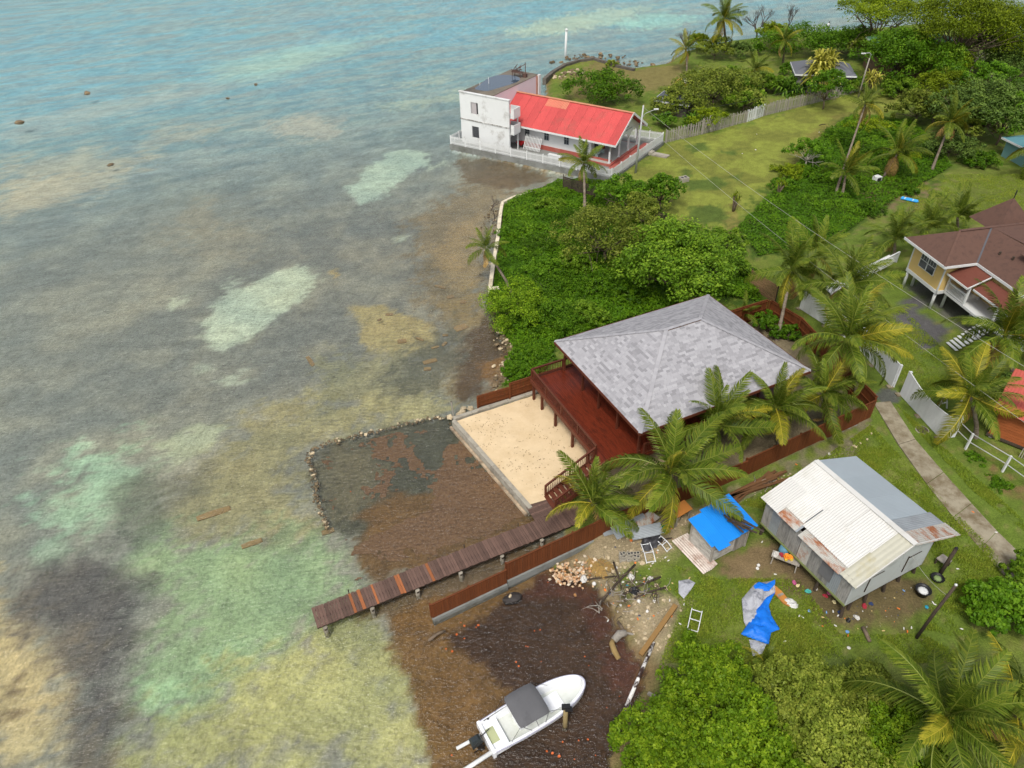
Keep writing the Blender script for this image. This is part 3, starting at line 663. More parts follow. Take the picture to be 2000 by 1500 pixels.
# stair from the deck down to the jetty landing
st = []
n = 11
for i in range(n):
    x = -2.15-i*0.34; z = DZ-0.17*(i+1)
    MB().bx(x-.34, x-.02, 0.45, 1.75, z-.05, z).build('stair_tread', T_BROWN, pv)
for y in (0.42, 1.78):
    MB().bar((-2.1, y, DZ-.2), (-5.8, y, DZ-.2-1.85), .06, .28).build('stringer', T_BROWN, pv)
    railing(pv, (-2.15, y, -0.1), (-5.75, y, -1.9), DZ, 0.95, 0.15)

# ---- the jetty
jt = empty('jetty', pav(-21.75, -0.5, 0), PAV_A, 'long plank jetty running out from the beach with a few new orange boards', 'jetty')
JW, JZ, JL = 1.42, 0.58, 17.4
new_x = []
for px, py in ((689, 1173), (702, 1168), (733, 1156), (779, 1138), (784, 1136), (840, 1114)):
    q = site(px, py, JZ); dx = (q[0]-jt.location.x)*math.cos(PAV_A)+(q[1]-jt.location.y)*math.sin(PAV_A); new_x.append(dx)
x = 0.0
while x < JL:
    w = R.choice((.14, .17, .19, .21)); newb = any(x <= q < x+w for q in new_x)
    y0, y1 = -0.71+R.uniform(-.03, .03), 0.71+R.uniform(-.03, .03)
    MB().bx(0.006, w-.006, y0, y1, -.035, 0).build('plank', T_NEW if newb else T_JETTY, jt, loc=(x, 0, JZ+R.uniform(-.008, .008)), rot=(R.uniform(-.008, .008), 0, R.uniform(-.006, .006)))
    x += w
x = 14.35
for i in range(9):                      # landing that joins the stair, boards the other way
    MB().bx(14.4, 16.3, 0.73+i*.155, 0.73+i*.155+.148, -.035, 0).build('plank', T_JETTY, jt, loc=(0, 0, JZ+R.uniform(-.006, .006)))
for y in (-.6, 0, .6): MB().bar((0, y, JZ-.13), (JL, y, JZ-.13), .08, .18).build('beam', T_DARKPOST, jt)
for i in range(7):
    xx = 0.4+i*2.75
    MB().bar((xx, -.85, JZ-.28), (xx, .85, JZ-.28), .14, .14).build('cross_beam', T_DARKPOST, jt)
    for y in (-.72, .72):
        MB().tube([(xx, y, -1.2), (xx, y, JZ-.2)], .13, 8).build('pile', CONC, jt)
for i, xx in enumerate((2.2, 9.5, 13.2)):
    MB().tube([(xx, .72, JZ-.4), (xx+.03, .74, JZ+.32)], .035, 6).build('mooring_stake', T_DARKPOST, jt)

# ---- the church by the water
ch = empty('church', chl(0, 0, 0), CH_A, 'white waterside church hall with red sheet roof and arched porch', 'church')
PLZ = 0.85
plat = [(-24.0, -1.2), (-12, -0.55), (0.15, -0.1), (0.35, 14.5), (-18.4, 14.6), (-24.3, 13.6)]
cp = tag(MB().prism(plat, -0.6, PLZ).build('church_platform', CONC_BLUE, None, loc=chl(0, 0, 0), rot=(0, 0, CH_A)), 'tide stained concrete sea platform under the white church', 'platform')
RIDx, EAVE_Z, RDG_Z = 7.0, 3.75, 6.45
WY0, WY1 = 3.75, 10.25
hall = MB().bx(-18.3, -5.0, WY0, WY1, PLZ, EAVE_Z+.3).build('wall', mat('white_church_wall', S(206, 208, 206), 0.05, 1.0, 0.75, 0.05), ch)
MB().bx(-15.6, -2.0, WY0-.14, WY0-.01, PLZ, PLZ+.55).bx(-5.0, -1.7, 2.85, 11.2, PLZ, PLZ+.28).build('red_plinth', REDFLOOR, ch)
MB().bx(-4.95, -2.0, 3.0, 11.0, PLZ+.28, PLZ+.32).build('porch_floor', mat('porch_tile', S(168, 166, 158), .1, 2), ch)
MB().bx(-1.7, -0.5, 2.2, 12.6, PLZ, PLZ+.06).build('red_path', REDFLOOR, ch)
# sheets of the roof: real corrugations, two per bay
def corr(L, W, pitch=0.18, amp=0.018, m=0, n=2):
    """corrugated sheet W wide (x, waves) by L long (y), at the origin"""
    k = int(W/pitch)*4; xs = np.linspace(0, W, k+1); z = amp*np.sin(xs/pitch*2*math.pi)
    v = []
    for y in np.linspace(0, L, n): v += [(a, y, b) for a, b in zip(xs, z)]
    f = [(r*(k+1)+i, r*(k+1)+i+1, (r+1)*(k+1)+i+1, (r+1)*(k+1)+i) for r in range(n-1) for i in range(k)]
    return v, f
def sheet(name, a, b, up, W, mt, parent, pitch=0.18, amp=0.018, lift=0.0):
    """one corrugated sheet: its low edge starts at a and runs W towards b, waves rise along up"""
    a, b, up = Vector(a), Vector(b), Vector(up); ux = (b-a).normalized(); L = up.length; uy = up.normalized(); nz_ = ux.cross(uy).normalized()
    if nz_.z < 0: nz_ = -nz_
    v, f = corr(L, W, pitch, amp)
    M = Matrix((ux, uy, nz_)).transposed()
    return obj(name, mesh_np(name, [tuple(a+M @ Vector(p)+nz_*lift) for p in v], f, [mt], None, True), parent)
up = Vector((0, RIDx-2.6, RDG_Z-EAVE_Z))
rs = 17.3/14
for i in range(14):
    x0 = -18.3+i*rs
    if i < 3 : s0 = 0.30 if i < 2 else 0.0
    else: s0 = 0.0
    sheet('roof_sheet', (x0, 2.6, EAVE_Z+.02), (x0+1, 2.6, EAVE_Z+.02), up, rs*1.01, RED, ch, 0.2, .022, 0.004*(i % 2))
    sheet('roof_sheet', (x0, 11.4, EAVE_Z+.02), (x0+1, 11.4, EAVE_Z+.02), (0, -(11.4-RIDx), RDG_Z-EAVE_Z), rs*1.01, RED, ch, 0.2, .022, 0.004*(i % 2))
pa, pb = Vector((-13.2, 2.6, EAVE_Z))+up*0.74, Vector((-10.4, 2.6, EAVE_Z))+up*0.74
sheet('patch_sheet', pa, pb, up*0.25, 3.2, PEACH, ch, 0.2, .022, 0.03)['label'] = 'faded orange patch sheet near the ridge'
MB().bar((-18.3, RIDx, RDG_Z+.05), (-0.95, RIDx, RDG_Z+.05), .4, .05).build('ridge_cap', PEACH, ch)
MB().bar((-18.0, 2.62, EAVE_Z-.1), (-1.0, 2.62, EAVE_Z-.1), .05, .24).build('fascia', WHITE, ch)
MB().bar((-18.0, 11.38, EAVE_Z-.1), (-1.0, 11.38, EAVE_Z-.1), .05, .24).build('fascia', WHITE, ch)
MB().bar((-.97, 2.55, EAVE_Z-.02), (-.97, RIDx, RDG_Z), .06, .26).build('barge_board', WHITE, ch)
MB().bar((-.97, 11.45, EAVE_Z-.02), (-.97, RIDx, RDG_Z), .06, .26).build('barge_board', WHITE, ch)
GABW = mat('gable_board', S(200, 204, 196), 0.06, 1.0, 0.75, 0.05)
# porch front with arches: wall panel between columns
cols_y = [3.15, 5.75, 8.35, 10.95]; CX = -2.1; SPR = EAVE_Z-1.05
arch = MB()
def gab_z(y): return EAVE_Z+(RDG_Z-EAVE_Z)*(1-abs(y-RIDx)/(RIDx-2.6))-.12
for y0, y1 in zip(cols_y[:-1], cols_y[1:]):
    cy, r = (y0+y1)/2, (y1-y0)/2-.1; na = 10
    for i in range(na):
        t0, t1 = math.pi*(1-i/na), math.pi*(1-(i+1)/na)
        ya, yb = cy+r*math.cos(t0), cy+r*math.cos(t1); za, zb = SPR+.75*r*math.sin(t0)*1.0, SPR+.75*r*math.sin(t1)
        for xx in (CX, CX+.12):
            arch.poly([(xx, ya, za), (xx, yb, zb), (xx, yb, gab_z(yb)), (xx, ya, gab_z(ya))][::(1 if xx == CX else -1)])
        arch.poly([(CX, ya, za), (CX+.12, ya, za), (CX+.12, yb, zb), (CX, yb, zb)])
for yc in cols_y:
    for ya, yb in ((yc-.1, yc+.1),):
        for xx in (CX, CX+.12): arch.poly([(xx, ya, SPR-.02), (xx, yb, SPR-.02), (xx, yb, gab_z(min(max(yb, 2.7), 11.3))), (xx, ya, gab_z(min(max(ya, 2.7), 11.3)))])
arch.build('porch_gable', GABW, ch)
for yc in cols_y:
    MB().bx(CX-.03, CX+.15, yc-.1, yc+.1, PLZ+.32, SPR-.02).bx(CX-.09, CX+.21, yc-.16, yc+.16, PLZ+.32, PLZ+.45).build('porch_column', WHITE, ch)
LET = mat('faded_lettering', S(92, 96, 92), .2, 3)
for row, (zc, ya, yb) in enumerate(((4.75, 5.9, 7.4), (4.4, 4.9, 7.9), (4.05, 4.3, 8.9))):     # three worn lines of lettering, too faint to read
    y = ya
    lm = MB()
    while y < yb:
        w = R.uniform(.08, .14)
        if R.random() > .15: lm.bx(CX+.122, CX+.13, y, y+w*.75, zc-.09, zc+R.uniform(.04, .1))
        y += w+.03
    lm.build('lettering', LET, ch)
MB().poly([(-5.0, WY0, EAVE_Z+.3), (-5.0, WY1, EAVE_Z+.3), (-5.0, RIDx, RDG_Z-.1)]).build('inner_gable', GABW, ch)
MB().bx(-4.97, -4.9, 6.5, 7.5, PLZ+.32, PLZ+2.4).build('door', mat('red_door', S(130, 44, 36), .1, 2), ch)
def window(parent, x, y, z, w, h, ny=-1, bars=True, fr=WHITE, gl=GLASS, axis='y', mull=1):
    """sash window on a wall facing ny along the axis"""
    d = 0.03*ny
    if axis == 'y':
        f = MB().bx(x-w/2-.06, x+w/2+.06, y+min(0, 2*d), y+max(0, 2*d), z-.06, z+h+.06).build('window', DARK if fr is DARK else fr, parent)
        MB().bx(x-w/2, x+w/2, y+2*d-.012, y+2*d+.012, z, z+h).build('pane', gl, f)
        for i in range(mull): MB().bx(x-w/2, x+w/2, y+2*d+(-.03 if ny < 0 else .014), y+2*d+(-.014 if ny < 0 else .03), z+h*(i+1)/(mull+1)-.025, z+h*(i+1)/(mull+1)+.025).build('glazing_bar', fr, f)
        MB().bx(x-.02, x+.02, y+2*d+(-.028 if ny < 0 else .014), y+2*d+(-.014 if ny < 0 else .028), z, z+h).build('glazing_bar', fr, f)
    else:
        f = MB().bx(x+min(0, 2*d), x+max(0, 2*d), y-w/2-.06, y+w/2+.06, z-.06, z+h+.06).build('window', fr, parent)
        MB().bx(x+2*d-.012, x+2*d+.012, y-w/2, y+w/2, z, z+h).build('pane', gl, f)
        for i in range(mull): MB().bx(x+2*d+(-.03 if ny < 0 else .014), x+2*d+(-.014 if ny < 0 else .03), y-w/2, y+w/2, z+h*(i+1)/(mull+1)-.025, z+h*(i+1)/(mull+1)+.025).build('glazing_bar', fr, f)
        MB().bx(x+2*d+(-.028 if ny < 0 else .014), x+2*d+(-.014 if ny < 0 else .028), y-.02, y+.02, z, z+h).build('glazing_bar', fr, f)
    return f
WGREY = mat('grey_window_trim', S(150, 154, 158), .1, 2)
for x in (-14.6, -11.6, -8.6, -5.9): window(ch, x, WY0, PLZ+1.35, .62, 1.2, -1, fr=WGREY)
for y in (5.0, 9.0): window(ch, -5.0, y, PLZ+1.2, .9, 1.2, 1, fr=WGREY, axis='x')
BENCHM = mat('pale_bench_paint', S(178, 196, 190), .1, 2)
for yc in (5.0, 8.9):
    b = empty('porch_bench', chl(-4.4, yc, PLZ+.32), CH_A, 'pale green bench on the church porch '+('nearest the sea' if yc < 6 else 'beyond the door'), 'bench', 'church porch benches')
    MB().bx(-.2, .25, -1.0, 1.0, .40, .45).build('seat', BENCHM, b); MB().bx(-.24, -.2, -1.0, 1.0, .45, .95).build('backrest', BENCHM, b)
    for yy in (-.85, .85): MB().bx(-.2, .22, yy-.04, yy+.04, 0, .40).build('leg', BENCHM, b)
# the old two storey wing on the sea side
TZ = 7.35
tw = empty('annex_building', chl(0, 0, 0), CH_A, 'weathered white two storey flat roofed block at the sea end of the church', 'building')
MB().bx(-23.0, -18.32, .75, 12.5, PLZ, TZ).build('wall', PINKW, tw)
front = MB()
wins = [(-20.75, 4.85, 1.15, 1.55), (-20.65, 1.75, 1.15, 1.55)]
xs = [-23.1, -21.32, -20.17, -15.3]
front.bx(xs[0], xs[1], .5, .74, PLZ, TZ+.12).bx(xs[2], xs[3], .5, .74, PLZ, TZ+.12)
for z0, z1 in ((PLZ, 1.75), (3.3, 4.9), (6.4, TZ+.12)): front.bx(xs[1]+.001, xs[2]-.001, .5, .74, z0, z1)
front.build('front_wall', WHITE_W, tw)
MB().bx(-23.2, -15.25, .44, .5, 3.95, 4.1).build('band_course', mat('mouldy_band', S(120, 118, 112), .3, 3, c2=S(200, 200, 196), c2amt=(.45, .6)), tw)
MB().bx(-23.2, -15.2, .42, .78, TZ+.12, TZ+.22).build('parapet_cap', WHITE_W, tw)
for z0, z1 in ((4.9, 6.4), (1.75, 3.3)):
    sh = MB().bx(-21.3, -20.19, .70, .745, z0+.01, z1-.01).build('window', DARK, tw)
    if z0 > 4: MB().bx(-21.28, -20.48, .60, .64, z0+.02, z1-.02).build('shutter', mat('grey_shutter', S(170, 164, 164), .1, 2), sh)
    else:
        for i in range(7): MB().bx(-21.25+i*.16, -21.23+i*.16, .6, .62, z0, z1).build('bar', WGREY, sh)
WETROOF = mat('wet_flat_roof', S(112, 104, 92), .2, .5, 0.85, .1, 0, S(72, 68, 64), (.45, .65))
MB().prism([(-23.0, .75), (-18.3, .75), (-18.3, 12.5), (-23.0, 12.5)], TZ, TZ+.06).build('flat_roof', WETROOF, tw)
MB().prism([(-22.6+.3*math.cos(a)*0+1.5+2.0*math.cos(a)*(1+.2*math.sin(3*a)), 6.3+4.6*math.sin(a)*(1+.15*math.cos(2*a))) for a in np.linspace(0, 2*math.pi, 28)[:-1]], TZ+.061, TZ+.066).build('rain_puddle', mat('puddle', S(64, 78, 92), .1, 1, .03, 0, spec=.8), tw)
MB().bx(-18.4, -18.0, 12.1, 12.6, PLZ, TZ+.06).build('corner_pier', WHITE, tw)
MB().tube([(-18.22, 11.9, 1.0), (-18.22, 11.9, TZ)], .07, 6).build('downpipe', mat('rusty_pipe', S(170, 104, 56), .2, 3), tw)
for x, y, h in ((-21.8, 5.4, .9), (-22.4, 4.2, .4)): MB().tube([(x, y, TZ), (x, y, TZ+h)], .04, 6).build('vent_pipe', WHITE, tw)
# stair landings with white boxes beside the front wall
for z in (5.15, 3.1):
    MB().bx(-16.2, -14.75, .8, 2.3, z, z+.14).build('landing', WHITE_W, tw)
    bx_ = MB().bx(-14.82, -14.74, .8, 2.3, z+.14, z+1.25).bx(-16.2, -14.83, 2.22, 2.3, z+.14, z+1.25).bx(-15.25, -14.83, .8, .88, z+.14, z+1.25).build('landing_parapet', WHITE, tw)
MB().bx(-15.1, -14.95, 2.0, 2.15, PLZ, 5.15).build('landing_post', WHITE, tw)
for i in range(9): MB().bx(-17.9+i*.28, -17.62+i*.28, .8, 1.9, PLZ+i*.26, PLZ+(i+1)*.26).build('stair_step', WHITE_W, tw)
# junk on the flat roof
jk = empty('rooftop_scrap', chl(-20.2, 10.0, TZ+.06), CH_A, 'rusty workbench of scrap metal on the flat roof of the white block', 'scrap heap')
RUSTD = mat('dark_rust', S(92, 70, 62), .3, 4)
MB().bx(-.8, .8, -.4, .4, .6, .68).build('bench_top', RUSTD, jk)
for x in (-.7, .7):
    for y in (-.3, .3): MB().bar((x, y, 0), (x*.8, y, .6), .06, .06).build('leg', RUSTD, jk)
for i in range(9): MB().bar((R.uniform(-.8, .8), R.uniform(-.3, .3), .7), (R.uniform(-1, 1), R.uniform(-.4, .4), R.uniform(.9, 1.7)), .05, .08).build('scrap_bar', RUSTD, jk)
MB().tube([(1.1, .3, 0), (1.1, .3, 1.9)], .06, 6).bx(.8, 1.3, .1, .5, 0, .5).build('upright', RUSTD, jk)
# picket fences round the platform
def picket_fence(name, a, b, z, h, label, step=0.17, w=.085, mt=WHITE, group=None, posts=2.4, jitter=0.0, rails=(.2, .8), tilt=0.0, ph=None, pw=.06, gaps=None, cat='fence', extra=0.0):
    a, b = np.array(a, float), np.array(b, float); L = np.linalg.norm(b-a); ang = math.atan2(b[1]-a[1], b[0]-a[0])
    root = empty(name, (a[0], a[1], z), ang, label, cat, group)
    me = MB().add([(-w/2, -.012, 0), (w/2, -.012, 0), (w/2, .012, 0), (-w/2, .012, 0), (-w/2, -.012, h-.05), (w/2, -.012, h-.05), (w/2, .012, h-.05), (-w/2, .012, h-.05), (0, -.012, h), (0, .012, h)],
                 [(0, 3, 2, 1), (0, 1, 5, 8, 4), (2, 3, 7, 9, 6), (1, 2, 6, 9, 8, 5), (3, 0, 4, 8, 9, 7)]).mesh('picket', [mt])
    n = int(L/step)
    for i in range(n):
        x = (i+.5)*L/n
        obj('picket', me, root, (x+R.uniform(-jitter, jitter), 0, .05), (0, R.uniform(-tilt, tilt), 0), (1, 1, 1+R.uniform(-1, 1)*jitter*2))
    for r in rails: MB().bx(0, L, .014, .06, h*r, h*r+.07).build('rail', mt, root)
    k = max(1, int(round(L/posts)))
    for i in range(k+1): MB().bx(i*L/k-pw, i*L/k+pw, .02, .02+2*pw, 0, h+(ph if ph is not None else .08)).build('post', mt, root)
    return root
picket_fence('picket_fence', chl(-23.9, -1.05), chl(-0.1, 0.0), PLZ, 1.1, 'white picket fence along the sea edge of the church platform', group='church picket fences')
picket_fence('picket_fence', chl(0.0, 0.1), chl(0.2, 14.3), PLZ, 1.1, 'white picket fence between the church porch and the lawn', step=.15, group='church picket fences')
picket_fence('picket_fence', chl(-24.1, 5.0), chl(-23.95, -1.0), PLZ, 1.1, 'short white picket fence at the seaward corner of the church platform', group='church picket fences')
picket_fence('picket_fence', chl(-3.5, 13.8), chl(0.15, 14.35), PLZ, 1.15, 'white picket gate panel at the inland back corner of the church', step=.15, group='church picket fences')
picket_fence('picket_fence', chl(-8.5, 12.8), chl(-3.6, 13.7), PLZ, 1.15, 'white picket fence behind the church porch columns', step=.15, group='church picket fences')
pal = empty('leaning_pallet', chl(-13.2, 2.6, PLZ), CH_A, 'pale slatted panel leaning on the church wall', 'panel')
for i in range(12): MB().bar((-1.3+i*.22, 0, 0), (-1.3+i*.22, .8, 1.75), .09, .03).build('slat', WHITE, pal)
for z in (.3, 1.4): MB().bar((-1.4, z*.457+.03, z), (1.25, z*.457+.03, z), .03, .09).build('rail', WHITE, pal)
box = empty('planter_box', chl(-9.3, 2.0, PLZ), CH_A, 'long white box lying by the church wall', 'box')
MB().bx(-.9, .9, -.25, .25, 0, .3).build('trough', WHITE, box); MB().bx(-.93, .93, -.28, .28, .3, .36).build('lid', WHITE, box)
tool = empty('red_cart', chl(-15.2, 2.9, PLZ), CH_A, 'red wheelbarrow parked under the white stair landing', 'wheelbarrow')
MB().add([(-.5, -.35, .7), (.5, -.35, .7), (.5, .35, .7), (-.5, .35, .7), (-.3, -.2, .3), (.3, -.2, .3), (.3, .2, .3), (-.3, .2, .3)], [(4, 7, 6, 5), (0, 1, 5, 4), (1, 2, 6, 5), (2, 3, 7, 6), (3, 0, 4, 7)]).build('tray', mat('red_paint', S(180, 40, 44), .1, 2), tool)
MB().lathe([(.05, -.05), (.2, -.05), (.2, .05), (.05, .05)], n=12).build('wheel', BLACK, tool, rot=(math.pi/2, 0, 0), loc=(.6, 0, .2))
for y in (-.25, .25): MB().bar((.6, y*.4, .22), (-.9, y*1.2, .6), .04, .04).build('handle', BLACK, tool)

# ---- lamp post with its wires
lp = site(1241, 338, GZ)
lamp = empty('street_lamp', lp, 0, 'grey street lamp pole on the lawn beside the church fence', 'street lamp')
MB().tube([(0, 0, -.3), (.1, 0, 4), (.22, 0, 8.2)], [.15, .12, .09], 10).build('pole', POLEM, lamp, True)
MB().tube([(.15, 0, 6.6), (.5, -.02, 7.25), (1.15, -.05, 7.55), (1.6, -.06, 7.7)], .035, 6).build('arm', POLEM, lamp, True)
MB().box((1.75, -.06, 7.75), (.55, .2, .1)).build('lamp_head', WHITE, lamp)
WIRE = mat('pale_cable', S(150, 148, 140), .05, 2)
DWIRE = mat('dark_cable', S(60, 60, 60), .05, 2)
def wire(name, a, b, sag, r, label, mt=WIRE, n=24):
    a, b = np.array(a), np.array(b); pts = [tuple(a+(b-a)*t+np.array([0, 0, -4*sag*t*(1-t)])-a) for t in np.linspace(0, 1, n)]
    o = MB().tube(pts, r, 4).build(name, mt, None, loc=tuple(a)); return tag(o, label, 'cable')
wire('overhead_cable', lp+[.22, 0, 8.0], site(2060, 752, 8.0), .8, .015, 'upper pale overhead cable strung from the lamp pole across the lawn')
wire('overhead_cable', lp+[.15, 0, 6.4], site(2060, 868, 6.0), .7, .014, 'lower pale overhead cable strung from the lamp pole over the palms')
wire('overhead_cable', lp+[.15, 0, 6.9], site(1676, 140, 5.6), .8, .014, 'thin dark cable strung along the grey fence to the far lamp', DWIRE)
lf = site(1676, 190, GZ)
l2 = empty('street_lamp', lf, 0, 'far street lamp with a curved arm among the trees', 'street lamp')
MB().tube([(0, 0, -.3), (.1, .1, 3.5), (.2, .2, 5.6)], [.14, .11, .08], 8).build('pole', T_GREY, l2, True)
MB().tube([(.2, .2, 5.4), (.25, .1, 6.1), (-.1, 0, 6.4), (-.7, 0, 6.35)], .05, 6).build('arm', POLEM, l2, True)
MB().box((-1.0, 0, 6.33), (.6, .24, .12)).build('lamp_head', WHITE, l2)

# ---- grey paling fence along the lawn
gf_px = [(1300, 279), (1372, 262), (1458, 239), (1490, 227), (1562, 209), (1640, 190), (1684, 176)]
for i, (a, b) in enumerate(zip(gf_px[:-1], gf_px[1:])):
    nm = ('next to the church corner', 'under the dark bushy tree', 'with the paler panel gate', 'below the green strappy plant', 'behind the small lawn tree', 'under the far lamp')[i]
    picket_fence('paling_fence', site(*a, GZ), site(*b, GZ), GZ-.05, 1.75, 'silver grey paling fence length '+nm, step=.22, w=.13, mt=T_GREY if i != 2 else WHITE_W, group='paling fence along the lawn', posts=2.5, jitter=.04, tilt=.06)
# ---- the house on stilts, top right
HO = np.array([36.55, 52.5]); HA = math.radians(10)
def hs(x, y, z=0): c, s = math.cos(HA), math.sin(HA); return np.array([HO[0]+x*c-y*s, HO[1]+x*s+y*c, z])
ho = empty('stilt_house', hs(0, 0, 0), HA, 'yellow house on white stilts with brown shingle hip roof', 'house')
YEL = mat('yellow_siding', S(214, 184, 118), .06, 2, .7, .1, 0, bscale=2)
BROOF = mat('brown_shingle', S(94, 70, 60), .12, 5, .9, .25, .05, S(80, 60, 53), (.5, .7))
RBROOF = mat('red_brown_shingle', S(104, 60, 48), .12, 5, .9, .25, .05, S(100, 54, 44), (.5, .7))
FZ, HE, HRZ = 2.55, 5.45, 7.1
siding = MB()
MB().bx(.9, 14, .75, 4.9, FZ, HE).build('wall', YEL, ho)
for i in range(26): siding.bx(.875, .9, .75+i*.16, .75+i*.16+.15, FZ+.02, HE-.02)
for i in range(26):
    if not 1.0 < .75+i*.16 < 5: pass
sd = siding.build('siding_boards', YEL, ho); sd['kind'] = 'stuff'
MB().bx(.84, .92, .68, .8, FZ, HE).build('corner_trim', WHITE, ho); MB().bx(.84, .92, 4.85, 4.97, FZ, HE).build('corner_trim', WHITE, ho)
MB().bx(.82, 14, .66, .74, FZ-.3, FZ).bx(.82, .9, .66, 4.98, FZ-.3, FZ).build('floor_beam', WHITE, ho)
w_ = window(ho, .86, 2.75, FZ+.95, 1.9, 1.35, -1, axis='x')
for y in (2.3, 3.2):
    for i in range(2): MB().bx(.77, .785, y-.35+.35*i+.15, y-.35+.35*i+.18, FZ+1.65, FZ+2.3).build('glazing_bar', WHITE, w_)
MB().bx(.765, .785, 2.70, 2.80, FZ+.95, FZ+2.3).build('glazing_bar', WHITE, w_)
pz = MB().lathe([(.13, 0), (.13, FZ-.3)], n=10).mesh('stilt', [WHITE], True)
for x, y in ((1.0, .9), (1.0, 4.8), (1.9, 4.8), (2.2, .95), (5, .9), (5, 4.8), (8, .9), (8, 4.8), (3.4, -1.2), (3.4, -4.5), (3.4, -8), (7, -1.2), (7, -4.5), (7, -8), (11, -8)): obj('stilt', pz, ho, (x, y, GZ-.1))
# roofs: hip wing + body
yc = 2.75; ov = 2.75
wing = MB()
P0, P1 = (0, 0, HE), (0, 5.5, HE); A0 = (2.75, yc, HRZ)
wing.poly([P1, P0, A0]).poly([P0, (3.0, 0, HE), (5.8, yc, HRZ), A0]).poly([P1, A0, (14, yc, HRZ), (14, 5.5, HE)])
body = [(3.0, 0, HE), (3.0, -9, HE), (5.8+.6, -9+0, HRZ+.3), (5.8, yc, HRZ)]
wing.poly(body).poly([(3, -9, HE), (14, -9, HE), (14, -6, HRZ+.3), (6.4, -6, HRZ+.3)]).poly([(5.8, yc, HRZ), (6.4, -6, HRZ+.3), (14, -6, HRZ+.3), (14, yc, HRZ)])
ro = wing.build('roof', BROOF, ho)
MB().bar((-.03, -.03, HE-.1), (-.03, 5.53, HE-.1), .05, .22).bar((0, -.03, HE-.1), (3.0, -.03, HE-.1), .05, .22).bar((2.97, 0, HE-.1), (2.97, -9, HE-.1), .05, .22).build('gutter', WHITE, ro)
vc = Vector((3.0, 0, HE+.03)); vt = Vector((5.8, yc, HRZ+.03)); MB().bar(vc, vt, .14, .02).build('valley_flashing', mat('slate_flash', S(84, 84, 88), .1, 3), ro)
MB().bar(Vector((0, 0, HE+.03)), Vector(A0)+Vector((0, 0, .03)), .2, .03).bar(Vector(A0)+Vector((0, 0, .03)), Vector((14, yc, HRZ+.04)), .3, .03).build('hip_cap', BROOF, ro)
MB().bx(3.6, 14, -8.4, .9, FZ, HE).build('wall', YEL, ho)
MB().add([(7.5, 7.2, HE+.4), (11.5, 7.2, HE+.4), (11.5, 3.5, HE+.4), (7.5, 3.5, HE+.4), (9.5, 5.3, HRZ+1.2)], [(0, 1, 4), (1, 2, 4), (2, 3, 4), (3, 0, 4)]).build('turret_roof', BROOF, ho)
MB().tube([(9.5, 5.3, HRZ+1.1), (9.5, 5.3, HRZ+1.9)], .05, 6).build('finial', DARK, ho)
dm = MB().bx(5.2, 7.5, -4.4, -2.2, HE+1.0, HE+1.75).build('dormer', WHITE, ho)
MB().slab([(4.7, -4.8, HE+1.7), (4.7, -1.9, HE+1.7), (7.2, -1.9, HE+2.3), (7.2, -4.8, HE+2.3)], .06).build('dormer_roof', BROOF, dm)
for y in (-3.85, -2.75): MB().bx(5.15, 5.22, y-.4, y+.4, HE+1.12, HE+1.62).build('pane', GLASS, dm)
for x, y, z in ((4.6, -1.6, HE+.95), (4.4, -.4, HE+.8)): MB().lathe([(.08, 0), (.08, .25), (.12, .28)], (x, y, z), 8).build('roof_vent', T_DARKPOST, ho)
# lower porch roof, porch floor and rail in the corner
PE = 4.35
pr_ = MB().slab([(1.1, .55, PE), (1.1, -1.9, PE), (3.05, -1.9, PE+.85), (3.05, .55, PE+.85)][::-1], .06).slab([(1.7, -1.92, PE-.15), (1.7, -8.5, PE-.15), (3.1, -8.5, PE+.5), (3.1, -1.92, PE+.5)][::-1], .06).build('porch_roof', RBROOF, ho)
MB().bar((1.08, .6, PE-.06), (1.08, -1.95, PE-.06), .05, .16).bar((1.68, -1.95, PE-.21), (1.68, -8.5, PE-.21), .05, .16).bar((1.1, -1.95, PE-.02), (3.0, -1.95, PE+.8), .05, .12).build('gutter', WHITE, pr_)
MB().bx(1.5, 3.6, -8.4, .65, FZ-.2, FZ).build('porch_floor', WHITE, ho)
railing(ho, (1.55, .6, 0), (1.55, -1.7, 0), FZ, .95, .13, WHITE, bal=.04)
for y in (.55, -1.75, -5, -8.3): MB().bx(1.48, 1.62, y-.07, y+.07, FZ, PE-.1).build('porch_post', WHITE, ho)
for i in range(10): MB().bx(1.3-i*.27, 1.55-i*.27, -5.4, -4.2, FZ-.18*(i+1), FZ-.18*(i+1)+.05).build('stair_tread', WHITE, ho)
# white railing behind the palms beside the stilt house
rr = empty('white_railing', hs(-4.8, 5.6, GZ), 0, 'long white slatted ramp railing beside the stilt house behind palms', 'railing')
q0, q1 = hs(-6.4, 4.6, 0)-hs(-4.8, 5.6, 0), hs(1.2, 6.9, 0)-hs(-4.8, 5.6, 0)
railing(rr, (q0[0], q0[1], 0), (q1[0], q1[1], 1.2), .3, 1.0, .16, WHITE, bal=.05)
MB().slab([(q0[0], q0[1], .3), (q1[0], q1[1], 1.5), (q1[0]-.1, q1[1]+1.3, 1.5), (q0[0]-.2, q0[1]+1.3, .3)], .1).build('ramp', WHITE, rr)

